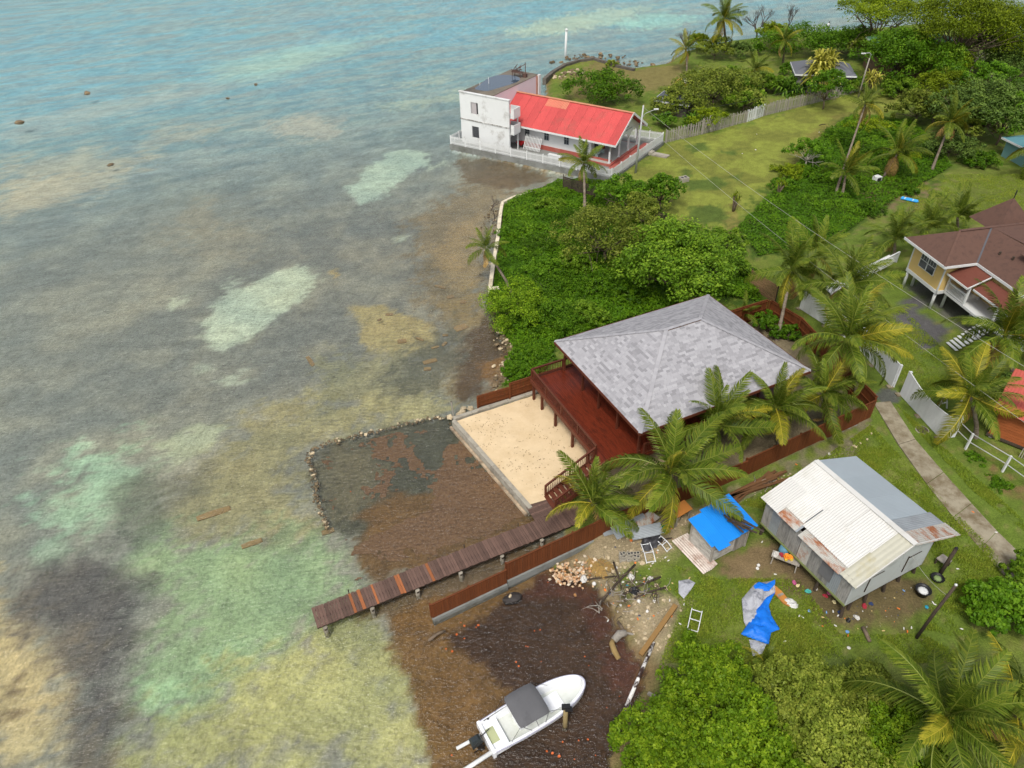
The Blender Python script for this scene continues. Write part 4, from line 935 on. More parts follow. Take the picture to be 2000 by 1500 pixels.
# ---- white boarded gate fence with a swept top
GATEW = mat('white_gate_board', S(216, 218, 220), .05, 3, .55, .05, .04, S(186, 188, 190), (.6, .8))
def swept(name, a, b, h0, h1, label, bw=.2, back=1.0, ret=None, hf=None):
    a, b = np.array(a), np.array(b); L = np.linalg.norm((b-a)[:2]); ang = math.atan2(b[1]-a[1], b[0]-a[0])
    root = empty(name, (a[0], a[1], GZ), ang, label, 'fence'); n = int(L/bw)
    for i in range(n):
        t = (i+.5)/n; h = hf(t)
        MB().bx(i*L/n+.006, (i+1)*L/n-.006, -.03, .03, .06, h).build('board', GATEW, root)
        MB().bx(i*L/n, (i+1)*L/n, -.045, .045, h, h+.03).build('cap', WHITE, root)
    for r in (.35, 1.2): MB().bx(0, L, .035, .09, r, r+.1).build('rail', GATEW, root)
    for x in (.05, L*.5, L-.05): MB().bx(x-.07, x+.07, .09, .23, 0, hf(min(1, max(0, x/L)))-.05).build('post', GATEW, root)
    for x in (.0, L*.5, L-.1): MB().bx(x-.18, x+.22, -.32, .1, -.06, .10).build('footing', CONC_PATH, root)
    if ret:
        for i in range(int(ret/bw)): MB().bx(L-.03, L+.03, .1+i*bw, .1+(i+1)*bw-.01, .06, hf(1)).build('board', GATEW, root)
    return root
sw_f = lambda t: 1.8+.5*abs(1-2*min(1, max(0, (t-.0)/1.0)))**1.3 if t < .5 else 1.8+.3*(2*t-1)**2
swept('boarded_gate', site(1757, 771, GZ), site(1836, 858, GZ), 2, 2, 'white boarded gate wing with a swept top beside the manhole', hf=sw_f, ret=1.1)
swept('boarded_gate', site(1672, 676, GZ), site(1741, 757, GZ), 2, 2, 'white boarded gate wing across the opening half hidden by palm fronds', hf=lambda t: 1.95+.25*t)
swept('boarded_fence', site(1561, 603, GZ), site(1668, 672, GZ), 2, 2, 'white boarded fence behind the tall palms towards the church lawn', hf=lambda t: 1.8)
sl = empty('slide_gate_frame', site(1838, 800, GZ), math.radians(15), 'white tubular A frame beside the gate on the lawn', 'frame')
for s_ in (-.5, .5): MB().tube([(s_, 0, 0), (0, .1, 1.5)], .06, 6).build('leg', WHITE, sl)
MB().tube([(-.3, .05, .6), (.3, .05, .6)], .05, 6).build('brace', WHITE, sl); MB().tube([(-.05, .1, 1.5), (2.6, .35, 1.5)], .06, 6).build('crossbar', WHITE, sl)
for s_ in (-.4, .4): MB().tube([(2.5+s_, .35, 0), (2.5, .35, 1.5)], .06, 6).build('leg', WHITE, sl)
mh = empty('manhole_cover', site(1801, 840, GZ+.03), 0, 'round dark manhole cover in the grass by the white gate', 'manhole')
MB().lathe([(.46, -.1), (.46, .03), (.42, .035)], n=20).build('rim', CONC, mh); MB().lathe([(.40, .0), (.40, .05), (.36, .06)], n=20).build('lid', mat('iron_lid', S(70, 62, 54), .2, 5), mh)

# ---- red roofed brown house on the right edge and its wire fence
ro2 = site(1940, 800, 3.3)
rh = empty('brown_cabin', (ro2[0], ro2[1], 0), math.radians(-42), 'brown timber cabin with a red sheet roof at the right edge', 'cabin')
up2 = Vector((1.9, 3.6, 1.5))
for i in range(8): sheet('roof_sheet', (i*.9, 0, 3.3), (i*.9+1, 0, 3.3), (0, 3.8, 1.35), .91, mat('brick_red_sheet', S(168, 80, 68), .08, 1, .5, .03, .05), rh, .2, .02, .004*(i % 2))
MB().bx(.4, 9, .6, 6, 1.0, 3.35).build('wall', T_BROWN, rh)
for i in range(11): MB().bx(.38, 9, .52, .58, 1.0+i*.21, 1.0+i*.21+.19).build('wall_board', mat('oiled_board', S(150, 84, 48), .2, 3, .6, .1, .1), rh)
MB().bx(.3, 9, .45, 6, .8, 1.0).build('floor', T_DARKPOST, rh)
for x in (.6, 3, 5.4): MB().bx(x-.1, x+.1, .6, .8, GZ-.4, .9).build('stilt', WHITE, rh)
for i in range(9): MB().bx(2.6+i*.14, 2.66+i*.14, -.3, -.24, .5, 1.4).build('pale_slat', T_GREY, rh)
wf = empty('wire_fence', site(1885, 878, GZ), 0, 'pale post and rail wire fence in front of the brown cabin', 'fence'); o = np.array(wf.location)
pts = [site(1855, 848, GZ), site(1885, 878, GZ), site(1957, 922, GZ), site(2030, 975, GZ)]
for p in pts: MB().bar(p-o, p-o+np.array([0, 0, 1.5]), .12, .12).build('post', WHITE_W, wf)
for a, b in zip(pts[:-1], pts[1:]):
    for h in (.75, 1.45): MB().tube([a-o+[0, 0, h], b-o+[0, 0, h]], .035, 6).build('rail', POLEM, wf)

# ---- far buildings in the trees
def hut(name, px, z, w, d, h, rz, rh_, label, mw, mr, open_=False, ov=.5):
    p = site(*px, GZ); t = empty(name, p, rz, label, 'house')
    MB().bx(-w/2, w/2, -d/2, d/2, -.2, h).build('wall', mw, t)
    o_ = ov; r = MB().poly([(-w/2-o_, -d/2-o_, h), (w/2+o_, -d/2-o_, h), (w*.2, 0, h+rh_), (-w*.2, 0, h+rh_)]).poly([(w/2+o_, d/2+o_, h), (-w/2-o_, d/2+o_, h), (-w*.2, 0, h+rh_), (w*.2, 0, h+rh_)])
    r.poly([(w/2+o_, -d/2-o_, h), (w/2+o_, d/2+o_, h), (w*.2, 0, h+rh_)]).poly([(-w/2-o_, d/2+o_, h), (-w/2-o_, -d/2-o_, h), (-w*.2, 0, h+rh_)])
    ro_ = r.build('roof', mr, t)
    MB().bar((-w/2-o_, -d/2-o_, h-.1), (w/2+o_, -d/2-o_, h-.1), .06, .22).bar((-w/2-o_, -d/2-o_, h-.1), (-w/2-o_, d/2+o_, h-.1), .06, .22).build('fascia', WHITE, ro_)
    for x in (-w*.28, w*.28): window(t, x, -d/2, 1.1, .9, 1.2, -1)
    return t
hut('cottage', (1598, 172), 0, 8, 6, 2.9, math.radians(-12), 1.4, 'grey roofed cottage with white eaves behind the yellow pandanus', mat('grey_wall', S(112, 110, 110), .1, 1), mat('dark_grey_roof', S(96, 98, 104), .12, 1.5, .8, .1))
hut('cottage', (1775, 142), 0, 13, 8, 4.4, math.radians(-10), 1.8, 'green roofed house almost hidden by the bright sea grape trees', mat('tan_wall', S(112, 88, 72), .1, 1), mat('green_roof', S(104, 148, 112), .1, 1.5, .6, .05))
hut('cottage', (1318, 218), 0, 4.5, 4, 2.0, math.radians(-30), 1.0, 'low dark roofed shed behind the church under a bushy tree', mat('dark_wall', S(90, 84, 78), .1, 1), mat('slate_roof', S(78, 82, 88), .12, 1.5, .8, .1))
hut('cottage', (2030, 318), 0, 6, 6, 2.3, math.radians(10), 1.0, 'teal roofed hut at the right edge beside the dark tree', mat('teal_wall', S(110, 150, 150), .1, 1), mat('teal_roof', S(84, 128, 136), .1, 1.5, .6, .05))
hut('cottage', (2010, 88), 0, 7, 6, 3.4, math.radians(5), 1.2, 'blue house behind the spreading tree in the far right corner', mat('blue_wall', S(90, 150, 170), .1, 1), mat('blue_roof', S(96, 140, 154), .1, 1.5, .6, .05))

# ---- sea walls
def stone_wall(name, px, z, label, w=.45, h=.8, mt=CONC, seg=1.2, base=-.3, taper=0):
    pts = [site(x, y, z) for x, y in px]; root = empty(name, (pts[0][0], pts[0][1], 0), 0, label, 'sea wall'); o = np.array(root.location)
    for a, b in zip(pts[:-1], pts[1:]):
        n = max(1, int(np.linalg.norm(b-a)/seg))
        for i in range(n):
            p0, p1 = a+(b-a)*i/n-o, a+(b-a)*(i+.98)/n-o; p0[2] = p1[2] = (base+z)/2
            MB().bar(p0, p1, w*R.uniform(.9, 1.1), z-base+R.uniform(-.05, .05)).build('block', mt, root)
    return root
PALE = mat('coral_stone', S(206, 196, 172), .2, 2, .9, .3, .12, S(160, 146, 120), (.5, .7))
stone_wall('sea_wall', [(957, 563), (963, 515), (972, 465), (976, 425), (981, 394), (1002, 384), (1046, 371)], .62, 'pale coral stone sea wall edging the vine covered lot', .38, mt=PALE)
stone_wall('sea_wall', [(956, 563), (975, 561)], .6, 'short pale stone return at the end of the vine lot sea wall', .38, mt=PALE)
DCONC = mat('dark_sea_wall', S(96, 90, 82), .2, 2, .9, .3, .1, S(64, 60, 54), (.5, .7))
stone_wall('sea_wall', [(1063, 153), (1080, 138), (1103, 125), (1132, 116), (1160, 112), (1200, 125), (1240, 134)], 1.0, 'dark curved sea wall on the point behind the church', .6, mt=DCONC, seg=2.5)
mk = tag(MB().tube([(0, 0, -2), (.1, 0, 4.6)], .22, 10).lathe([(.3, 4.4), (.3, 4.65), (.05, 4.8)], (.1, 0, 0), 10).build('channel_marker', WHITE, None, True, loc=tuple(site(1104, 110, 0))), 'tall white marker post standing in the sea behind the church', 'marker')

# ================================================================== vegetation
BARK = mat('grey_bark', S(112, 98, 82), .3, 6, .95, .4, .12, S(70, 60, 50), (.5, .7), (1, 1, .4))
BARK_PALE = mat('pale_bark', S(196, 188, 174), .2, 4, .9, .2)
BARK_DEAD = mat('dead_bark', S(84, 74, 70), .2, 4, .95, .2)
PALM_BARK = mat('palm_bark', S(120, 110, 96), .3, 2.5, .95, .4, .15, S(88, 74, 60), (.45, .65), (1, 1, 4))
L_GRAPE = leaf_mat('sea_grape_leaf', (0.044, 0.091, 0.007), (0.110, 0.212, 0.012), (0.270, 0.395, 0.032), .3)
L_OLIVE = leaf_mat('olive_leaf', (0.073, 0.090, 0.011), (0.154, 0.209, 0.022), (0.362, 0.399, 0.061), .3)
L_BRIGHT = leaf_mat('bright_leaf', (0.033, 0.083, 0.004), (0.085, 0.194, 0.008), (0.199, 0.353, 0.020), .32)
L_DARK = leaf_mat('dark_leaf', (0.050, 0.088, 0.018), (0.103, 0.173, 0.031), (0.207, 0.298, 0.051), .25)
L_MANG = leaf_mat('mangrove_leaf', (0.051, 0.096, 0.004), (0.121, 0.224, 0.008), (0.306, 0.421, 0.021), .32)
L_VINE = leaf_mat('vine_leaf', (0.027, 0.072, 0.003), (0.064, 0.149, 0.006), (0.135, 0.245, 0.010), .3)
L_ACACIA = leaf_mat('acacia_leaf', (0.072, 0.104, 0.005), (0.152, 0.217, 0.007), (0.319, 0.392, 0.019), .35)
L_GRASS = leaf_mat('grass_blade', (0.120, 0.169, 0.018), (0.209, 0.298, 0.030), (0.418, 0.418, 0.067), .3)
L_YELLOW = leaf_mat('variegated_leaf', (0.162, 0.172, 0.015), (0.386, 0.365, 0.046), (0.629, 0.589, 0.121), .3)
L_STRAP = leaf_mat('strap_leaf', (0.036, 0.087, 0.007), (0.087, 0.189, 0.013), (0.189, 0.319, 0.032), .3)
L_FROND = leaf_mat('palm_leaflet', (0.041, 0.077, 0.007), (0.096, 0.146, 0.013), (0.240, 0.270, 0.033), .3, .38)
L_FRONDY = leaf_mat('yellow_palm_leaflet', (0.098, 0.113, 0.009), (0.196, 0.202, 0.015), (0.392, 0.333, 0.034), .3, .38)
L_DEADF = leaf_mat('dry_palm_leaflet', (0.174, 0.116, 0.044), (0.348, 0.232, 0.082), (0.609, 0.377, 0.098), .2)
RACHIS = mat('yellow_rachis', S(176, 160, 50), .15, 3, .5, .05, .1)
RACHIS_G = mat('green_rachis', S(110, 120, 44), .15, 3, .5, .05, .1)
RACHIS_D = mat('dry_rachis', S(150, 112, 70), .15, 3, .7, .05, .1)

def unit(v): return v/(np.linalg.norm(v, axis=-1, keepdims=True)+1e-9)
def leaves_mesh(name, pos, nrm, size, val, mt, aspect=0.6, g=None):
    """one small pointed face per leaf"""
    g = g or rng; n = len(pos)
    t = unit(np.cross(nrm, g.normal(size=(n, 3)))); b = np.cross(nrm, t)
    s = (size*(0.7+0.6*g.random(n)))[:, None]
    bend = nrm*s*0.12
    v = np.stack([pos-t*s*.5, pos+b*s*aspect*.5-bend*0, pos+t*s*.5-bend, pos-b*s*aspect*.5], 1).reshape(-1, 3)
    f = np.arange(4*n).reshape(n, 4)
    return mesh_np(name, v, f, [mt], None, False, {'v': ('FACE', 'FLOAT', np.clip(val, 0, 1))})
def clump_leaves(clumps, rad, per, g, up=.35):
    """leaves spread over small clumps (centres clumps, radii rad)"""
    m = len(clumps); cid = np.repeat(np.arange(m), per); n = len(cid)
    d = unit(g.normal(size=(n, 3))+np.array([0, 0, .45]))
    r = rad[cid]*(0.35+0.65*g.random(n)**.5)
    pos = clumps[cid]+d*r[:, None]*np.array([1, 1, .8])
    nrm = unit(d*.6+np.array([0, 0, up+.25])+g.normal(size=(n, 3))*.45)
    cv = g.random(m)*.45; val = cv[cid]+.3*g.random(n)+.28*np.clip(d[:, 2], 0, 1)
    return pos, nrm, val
def crown_points(blobs, ncl, g, rr, inner=.62):
    """clump centres through the outer volume of a few overlapping lobes"""
    blobs = np.array(blobs, float); w = (blobs[:, 3]*blobs[:, 4]); k = g.choice(len(blobs), ncl, p=w/w.sum())
    d = unit(g.normal(size=(ncl, 3))+np.array([0, 0, .5])); r = inner+(1-inner)*g.random(ncl)**.6
    low = d[:, 2] < -.35; d[low, 2] *= -.5; d = unit(d)
    c = blobs[k, :3]+d*blobs[k, 3:6]*r[:, None]
    rad = rr*(.6+.9*g.random(ncl)); return c, rad
def limb_mesh(base, tips, r0, g, mt, name='trunk', fork=.4):
    mb = MB(); base = np.array(base, float); cen = np.mean(tips, 0); fk = base+(cen-base)*fork; fk[:2] += g.normal(size=2)*.15
    mb.tube([base-[0, 0, .3], base+(fk-base)*.5+np.append(g.normal(size=2)*.1, 0), fk], [r0, r0*.8, r0*.68], 7)
    for t in tips:
        t = np.array(t); md = fk+(t-fk)*.5+g.normal(size=3)*.12*np.linalg.norm(t-fk)*.5
        mb.tube([fk, md, t], [r0*.5, r0*.3, r0*.1], 5)
        for _ in range(2):
            t2 = md+(t-md)*.4+g.normal(size=3)*np.linalg.norm(t-fk)*.28; mb.tube([md, (md+t2)/2+g.normal(size=3)*.05, t2], [r0*.22, r0*.14, r0*.06], 4)
    return mb.mesh(name, [mt], True)
def lobes(rx, rz, n, g, spread=.55, size=.55):
    out = [(0, 0, rz*.1, rx*.5, rx*.5, rz*.75)]; n2 = int(n*2.2)
    for i in range(n2):
        a = 2.39996*i+g.random()*.8; u_ = ((i+.6)/n2)**.5; d = rx*.84*u_*(.85+.3*g.random()); k = rx*(.24+.17*g.random())
        out.append((d*math.cos(a), d*math.sin(a), rz*(.62*(1-u_**2)-.30+.45*(g.random()-.5)), k, k, min(k*.85, rz*.6)))
    return out
TREES = []
def tree(name, px, zc, rx_px, rz, label, mt, leaf=.2, ncl=150, per=45, seed=1, nl=6, cr=None, r0=.16, lean=(0, 0), bark=BARK, cat='tree', group=None, base=None, spread=.55, size=.55, stretch=(1, 1), gz=GZ):
    """broadleaf tree: crown centre seen at px, standing zc above the ground; rx_px crown half width in photo pixels"""
    g = np.random.default_rng(seed); c = site(px[0], px[1], zc); rx = rx_px*mpp(c)
    bl = [(a*stretch[0], b*stretch[1], z, p*stretch[0], q*stretch[1], r) for a, b, z, p, q, r in lobes(rx, rz, nl, g, spread, size)]
    root = empty(name, (c[0]+lean[0], c[1]+lean[1], gz), 0, label, cat, group)
    off = np.array([-lean[0], -lean[1], zc-gz]); cl, rad = crown_points(bl, ncl, g, cr or rx*.125)
    pos, nrm, val = clump_leaves(cl, rad, per, g)
    keep = pos[:, 2]+off[2] > .05
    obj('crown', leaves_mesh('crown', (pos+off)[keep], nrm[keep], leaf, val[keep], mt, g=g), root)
    tips = [np.array(b[:3])+off-np.array([0, 0, b[5]*.2]) for b in bl]
    obj('trunk', limb_mesh((0, 0, 0), tips, r0, g, bark), root)
    return root
def bush(name, px, zc, rx_px, rz, label, mt, **k):
    k.setdefault('r0', .07); k.setdefault('cat', 'bush'); return tree(name, px, zc, rx_px, rz, label, mt, **k)

# ---- vine lot between the pavilion and the church
tree('sea_grape_tree', (1330, 512), 4.0, 130, 3.3, 'big bright sea grape tree directly behind the pavilion roof', L_GRAPE, .26, 330, 60, 21, nl=8, stretch=(1.1, .95), r0=.22)
tree('almond_tree', (1186, 462), 3.4, 102, 2.8, 'olive leaved tree in the middle of the vine covered lot', L_OLIVE, .22, 230, 42, 22, nl=7, r0=.18)
tree('sea_grape_tree', (1212, 372), 2.8, 56, 2.3, 'bright leafy tree in front of the lamp pole', L_BRIGHT, .24, 130, 42, 23, nl=5)
tree('sea_grape_tree', (1292, 370), 3.0, 48, 2.4, 'small bright tree on the lawn edge right of the lamp pole', L_BRIGHT, .24, 110, 42, 24, nl=5)
tree('almond_tree', (1255, 412), 2.2, 60, 1.7, 'low olive tree between the two bright lot trees', L_OLIVE, .22, 110, 40, 25, nl=5)
tree('sea_grape_tree', (1410, 470), 1.8, 52, 1.1, 'low bright bush at the fence end behind the big sea grape', L_GRAPE, .24, 110, 42, 26, nl=5, cat='bush')
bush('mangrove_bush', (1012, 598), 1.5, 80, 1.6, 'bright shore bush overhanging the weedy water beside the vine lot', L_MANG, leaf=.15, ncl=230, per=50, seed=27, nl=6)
bush('mangrove_bush', (1092, 622), 1.3, 64, 1.4, 'leafy bush at the seaward corner of the pavilion roof', L_VINE, leaf=.16, ncl=170, per=46, seed=28, nl=5)
bush('mangrove_bush', (1085, 560), .9, 70, .7, 'low green mound of vine on the sea side of the lot', L_VINE, leaf=.16, ncl=150, per=46, seed=29, nl=6)
bush('vine_mound', (1050, 480), .8, 55, .5, 'low vine mound near the leaning shore palm', L_VINE, leaf=.15, ncl=120, per=44, seed=30, nl=6)
bush('vine_mound', (1110, 425), .8, 50, .5, 'low vine mound below the palm by the church fence', L_VINE, leaf=.15, ncl=110, per=44, seed=31, nl=6)
bush('vine_mound', (1165, 560), 1.0, 60, .7, 'low vine mound left of the big sea grape tree', L_VINE, leaf=.16, ncl=130, per=44, seed=32, nl=6)
bush('vine_mound', (1040, 690), .7, 45, .5, 'vine mound spilling beside the board fence and the deck', L_VINE, leaf=.15, ncl=110, per=44, seed=33, nl=5)
for i, (x, y, r, rz, mt_, lf, lb) in enumerate(((1005, 450, 34, .7, L_VINE, .16, 'vine mound right beside the pale sea wall'), (1070, 400, 34, .6, L_GRAPE, .18, 'yellowish vine mound at the top of the lot by the sea wall bend'), (1130, 505, 46, 1.1, L_GRAPE, .2, 'leafy mound left of the olive lot tree'), (1055, 525, 44, .9, L_BRIGHT, .17, 'bright mound in the open part of the vine lot'),
        (1140, 610, 44, 1.0, L_GRAPE, .18, 'leafy mound touching the far eave of the grey roof'), (1230, 565, 44, 1.2, L_VINE, .2, 'dark leafy mound under the big sea grape'), (1385, 545, 44, 1.2, L_BRIGHT, .22, 'bright shrub at the right side of the big sea grape'), (1440, 520, 36, 1.2, L_GRAPE, .22, 'leafy shrub by the horizontal slat fence'), (1000, 720, 26, .6, L_VINE, .14, 'small green mound at the stony shore by the board fence'))):
    bush('vine_mound', (x, y), .6+rz*.55, r, rz, lb, mt_, leaf=lf, ncl=110, per=44, seed=640+i, nl=5)
bush('garden_shrub', (1500, 632), 1.3, 34, .9, 'dark leafy shrub between the pavilion roof and the back fence', L_VINE, leaf=.2, ncl=90, per=40, seed=34, nl=5)
bush('garden_shrub', (1545, 650), 1.0, 26, .7, 'dark leafy shrub beside the leaning palm trunk', L_VINE, leaf=.2, ncl=70, per=40, seed=35, nl=5)

# ---- along the lawn and the point
tree('sea_grape_tree', (1185, 168), 2.6, 76, 2.2, 'round bright sea grape tree behind the red church roof', L_BRIGHT, .3, 170, 46, 41, nl=6)
tree('almond_tree', (1398, 172), 3.2, 96, 2.5, 'wide dark leafy tree behind the paling fence', L_OLIVE, .3, 210, 46, 42, nl=7)
tree('almond_tree', (1455, 195), 2.2, 42, 1.5, 'leafy shrub tree leaning over the paling fence', L_GRAPE, .26, 100, 44, 43, nl=5)
tree('croton_tree', (1382, 226), 2.2, 42, 1.0, 'small yellowish tree with pale bare stems in front of the fence', L_ACACIA, .22, 100, 36, 44, nl=5, bark=BARK_PALE)
tree('lawn_tree', (1620, 164), 4.2, 46, 1.8, 'small lawn tree with a bare trunk before the paling fence', L_BRIGHT, .26, 120, 42, 45, nl=5, r0=.13)
tree('sea_grape_tree', (1772, 108), 4.6, 98, 3.6, 'big bright tree hiding the green roofed house', L_BRIGHT, .34, 360, 56, 46, nl=8, r0=.25)
tree('sea_grape_tree', (1832, 118), 4.2, 62, 3.0, 'bright tree right of the green roofed house', L_GRAPE, .32, 200, 50, 47, nl=5)
tree('acacia_tree', (1722, 18), 8.5, 92, 1.9, 'flat topped feathery tree on the far shore with sea behind its trunk', L_ACACIA, .3, 240, 52, 48, nl=7, r0=.32, spread=.6, size=.5)
tree('acacia_tree', (1885, 42), 9.0, 125, 3.4, 'huge spreading feathery tree in the top right corner', L_ACACIA, .3, 420, 56, 49, nl=9, r0=.42, spread=.62, size=.48)
tree('acacia_tree', (1975, 62), 7.0, 90, 3.2, 'feathery tree at the far right edge below the corner', L_ACACIA, .3, 240, 52, 50, nl=7, r0=.3)
tree('acacia_tree', (1930, 92), 4.5, 95, 2.6, 'lower dark feathery tree under the spreading canopy', L_DARK, .3, 200, 48, 51, nl=6)
tree('casuarina_tree', (1922, 205), 5.0, 84, 4.2, 'big dark shaggy tree right of the leaning lawn palms', L_DARK, .28, 330, 52, 52, nl=8, r0=.3)
tree('ivy_tree', (1968, 225), 4.5, 52, 3.8, 'ivy covered bright tree on the right side of the dark tree', L_BRIGHT, .28, 200, 48, 53, nl=6)
tree('sea_grape_tree', (1945, 150), 6.5, 52, 2.2, 'bright leafy crown rising above the dark shaggy tree', L_BRIGHT, .28, 120, 44, 54, nl=5)
tree('almond_tree', (1795, 205), 3.0, 50, 2.4, 'olive tree at the end of the lawn left of the dark tree', L_OLIVE, .28, 130, 44, 55, nl=5)
tree('almond_tree', (1855, 172), 4.0, 66, 2.2, 'yellow green tree crown behind the lawn end', L_ACACIA, .28, 140, 44, 56, nl=6)
bush('lawn_shrub', (1858, 288), 1.8, 58, 1.8, 'dark shrub under the leaning palm with a skirt of dry fronds', L_DARK, leaf=.24, ncl=130, per=44, seed=57, nl=5)
bush('lawn_shrub', (1910, 310), 1.2, 40, 1.0, 'green shrub at the foot of the dark shaggy tree', L_VINE, leaf=.22, ncl=100, per=44, seed=58, nl=5)
tree('lawn_tree', (1582, 292), 2.8, 44, 1.4, 'small tree with a pale trunk on the lawn edge', L_BRIGHT, .22, 110, 40, 59, nl=5, r0=.11, bark=BARK_PALE)
for i, (x, y, r, s_) in enumerate(((1545, 335, 40, 60), (1600, 340, 42, 61), (1650, 265, 45, 62), (1700, 245, 45, 63), (1740, 262, 40, 64), (1690, 300, 40, 65), (1760, 300, 35, 66), (1530, 360, 28, 67))):
    bush('vine_mound', (x, y), .9, r, .6, ('leafy vine mound at the left foot of the lawn palms', 'leafy vine mound at the base of the tall leaning palm', 'yellow green shrub row at the lawn bend', 'green shrub row below the far lawn', 'green shrub beside the middle lawn palm', 'leafy mound between the two lawn palms', 'green mound left of the dark shrub', 'low mound at the tip of the vine patch')[i], L_VINE if i % 3 else L_ACACIA, leaf=.2, ncl=90, per=40, seed=s_, nl=5)
bush('round_bush', (1778, 372), .9, 22, .7, 'round dark green bush beside the blue board', L_VINE, leaf=.18, ncl=70, per=40, seed=68, nl=4)
bush('round_bush', (1698, 408), .9, 34, .6, 'bright mound of vine left of the blue board', L_VINE, leaf=.18, ncl=90, per=40, seed=69, nl=5)
bush('hedge', (1560, 78), 3.0, 78, 2.6, 'long bright hedge of casuarina on the far shore', L_BRIGHT, leaf=.3, ncl=210, per=44, seed=70, nl=7, stretch=(1.2, .7))
bush('hedge', (1660, 84), 3.2, 70, 3.0, 'bright shoreline hedge left of the green roofed house', L_BRIGHT, leaf=.3, ncl=190, per=44, seed=71, nl=7, stretch=(1.2, .7))
bush('hedge', (1512, 62), 3.0, 36, 2.0, 'shoreline bush beside the far palm stems', L_ACACIA, leaf=.3, ncl=110, per=42, seed=72, nl=5)
bush('shore_shrub', (1398, 92), 2.8, 34, 2.2, 'brownish shore shrub below the tallest far palm', L_OLIVE, leaf=.28, ncl=120, per=40, seed=73, nl=5)
bush('shore_shrub', (1362, 82), 2.4, 26, 1.8, 'shore shrub left of the tallest far palm', L_ACACIA, leaf=.28, ncl=90, per=40, seed=74, nl=4)
bush('shore_shrub', (1450, 98), 2.0, 26, 1.4, 'dark shore shrub under the bare black trees', L_DARK, leaf=.28, ncl=80, per=40, seed=75, nl=4)
bush('round_bush', (1482, 96), 1.6, 15, 1.0, 'clipped round bush under the bare black trees', L_BRIGHT, leaf=.22, ncl=60, per=40, seed=76, nl=3)
bush('round_bush', (1536, 134), 1.6, 17, 1.2, 'clipped round bush left of the grey cottage', L_BRIGHT, leaf=.22, ncl=70, per=40, seed=77, nl=3)
bush('shore_shrub', (1428, 140), 1.4, 22, 1.0, 'leafy shrub behind the wide dark tree', L_GRAPE, leaf=.26, ncl=60, per=40, seed=78, nl=4)
bush('shore_shrub', (1110, 162), 1.0, 14, .7, 'small shrub by the curved sea wall', L_BRIGHT, leaf=.24, ncl=40, per=36, seed=79, nl=3)
bush('shore_shrub', (1195, 124), 1.0, 16, .6, 'small shrub on the point above the sea wall', L_OLIVE, leaf=.24, ncl=40, per=36, seed=80, nl=3)
bush('shore_shrub', (1350, 150), 1.2, 20, .8, 'yellowish shrub on the shore left of the small yellow palm', L_ACACIA, leaf=.24, ncl=50, per=36, seed=81, nl=3)
bush('shore_shrub', (1300, 235), 1.6, 26, 1.2, 'strappy green shrub behind the church corner fence', L_STRAP, leaf=.3, ncl=70, per=40, seed=82, nl=4)

for i, (x, y, zc, r, rz, mt_, lb) in enumerate(((1700, 92, 3.0, 44, 2.4, L_OLIVE, 'brownish shrub left of the green roof under the far lamp'), (1860, 120, 3.4, 60, 2.6, L_ACACIA, 'yellow green tree under the spreading canopy'), (1985, 130, 3.5, 60, 2.6, L_DARK, 'dark tree at the right edge under the canopy'), (1755, 165, 2.0, 40, 1.6, L_GRAPE, 'leafy shrub below the big bright tree'),
        (1885, 240, 3.0, 55, 2.6, L_OLIVE, 'olive tree behind the palm with a dry frond skirt'), (1830, 215, 2.4, 40, 1.8, L_DARK, 'dark shrub tree behind the dry skirted palm'), (1500, 160, 2.0, 34, 1.4, L_GRAPE, 'leafy shrub behind the paling fence below the cottage'), (1575, 150, 2.2, 30, 1.6, L_STRAP, 'dark shrub at the cottage corner'), (1660, 160, 2.2, 30, 1.6, L_GRAPE, 'leafy shrub right of the yellow pandanus'), (1440, 170, 2.6, 50, 1.8, L_BRIGHT, 'bright shrub right of the wide dark tree'), (1325, 200, 2.4, 56, 2.0, L_OLIVE, 'bushy tree over the low dark shed'))):
    tree('shore_tree', (x, y), zc, r, rz, lb, mt_, .3, 150, 44, 600+i, nl=6)

# ---- foreground mangroves and right edge
for i, (x, y, zc, r, rz, mtl, sd, lb) in enumerate((
    (1385, 1330, 1.9, 92, 1.5, L_MANG, 91, 'bright mangrove bush nearest the shore pipe'),
    (1300, 1450, 1.7, 95, 1.5, L_MANG, 92, 'bright mangrove bush over the brown cove at the bottom edge'),
    (1450, 1440, 2.3, 105, 1.6, L_MANG, 93, 'mangrove bush in the middle of the bottom edge'),
    (1570, 1350, 1.9, 85, 1.4, L_OLIVE, 94, 'duller green mangrove bush below the blue tarpaulin'),
    (1690, 1360, 1.8, 80, 1.3, L_OLIVE, 95, 'duller green mangrove bush below the tin shack'),
    (1620, 1460, 2.2, 105, 1.6, L_OLIVE, 96, 'dull green mangrove bush on the bottom edge left of the big palm'),
    (1750, 1450, 2.0, 90, 1.5, L_MANG, 97, 'mangrove bush under the fronds of the big corner palm'),
    (1330, 1540, 1.7, 110, 1.5, L_MANG, 98, 'mangrove bush cut by the bottom edge near the cove'),
    (1530, 1560, 2.2, 120, 1.6, L_MANG, 99, 'mangrove bush cut by the bottom edge in the middle'))):
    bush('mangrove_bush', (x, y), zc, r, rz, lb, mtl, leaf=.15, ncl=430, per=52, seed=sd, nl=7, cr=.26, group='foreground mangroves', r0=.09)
bush('sea_grape_bush', (1965, 1185), 1.7, 72, 1.4, 'broad leaved sea grape bush at the right edge beyond the leaning post', L_BRIGHT, leaf=.21, ncl=260, per=46, seed=101, nl=6)
bush('sea_grape_bush', (2010, 1120), 1.6, 50, 1.2, 'sea grape bush cut by the right edge beside the path', L_GRAPE, leaf=.21, ncl=140, per=46, seed=102, nl=5)
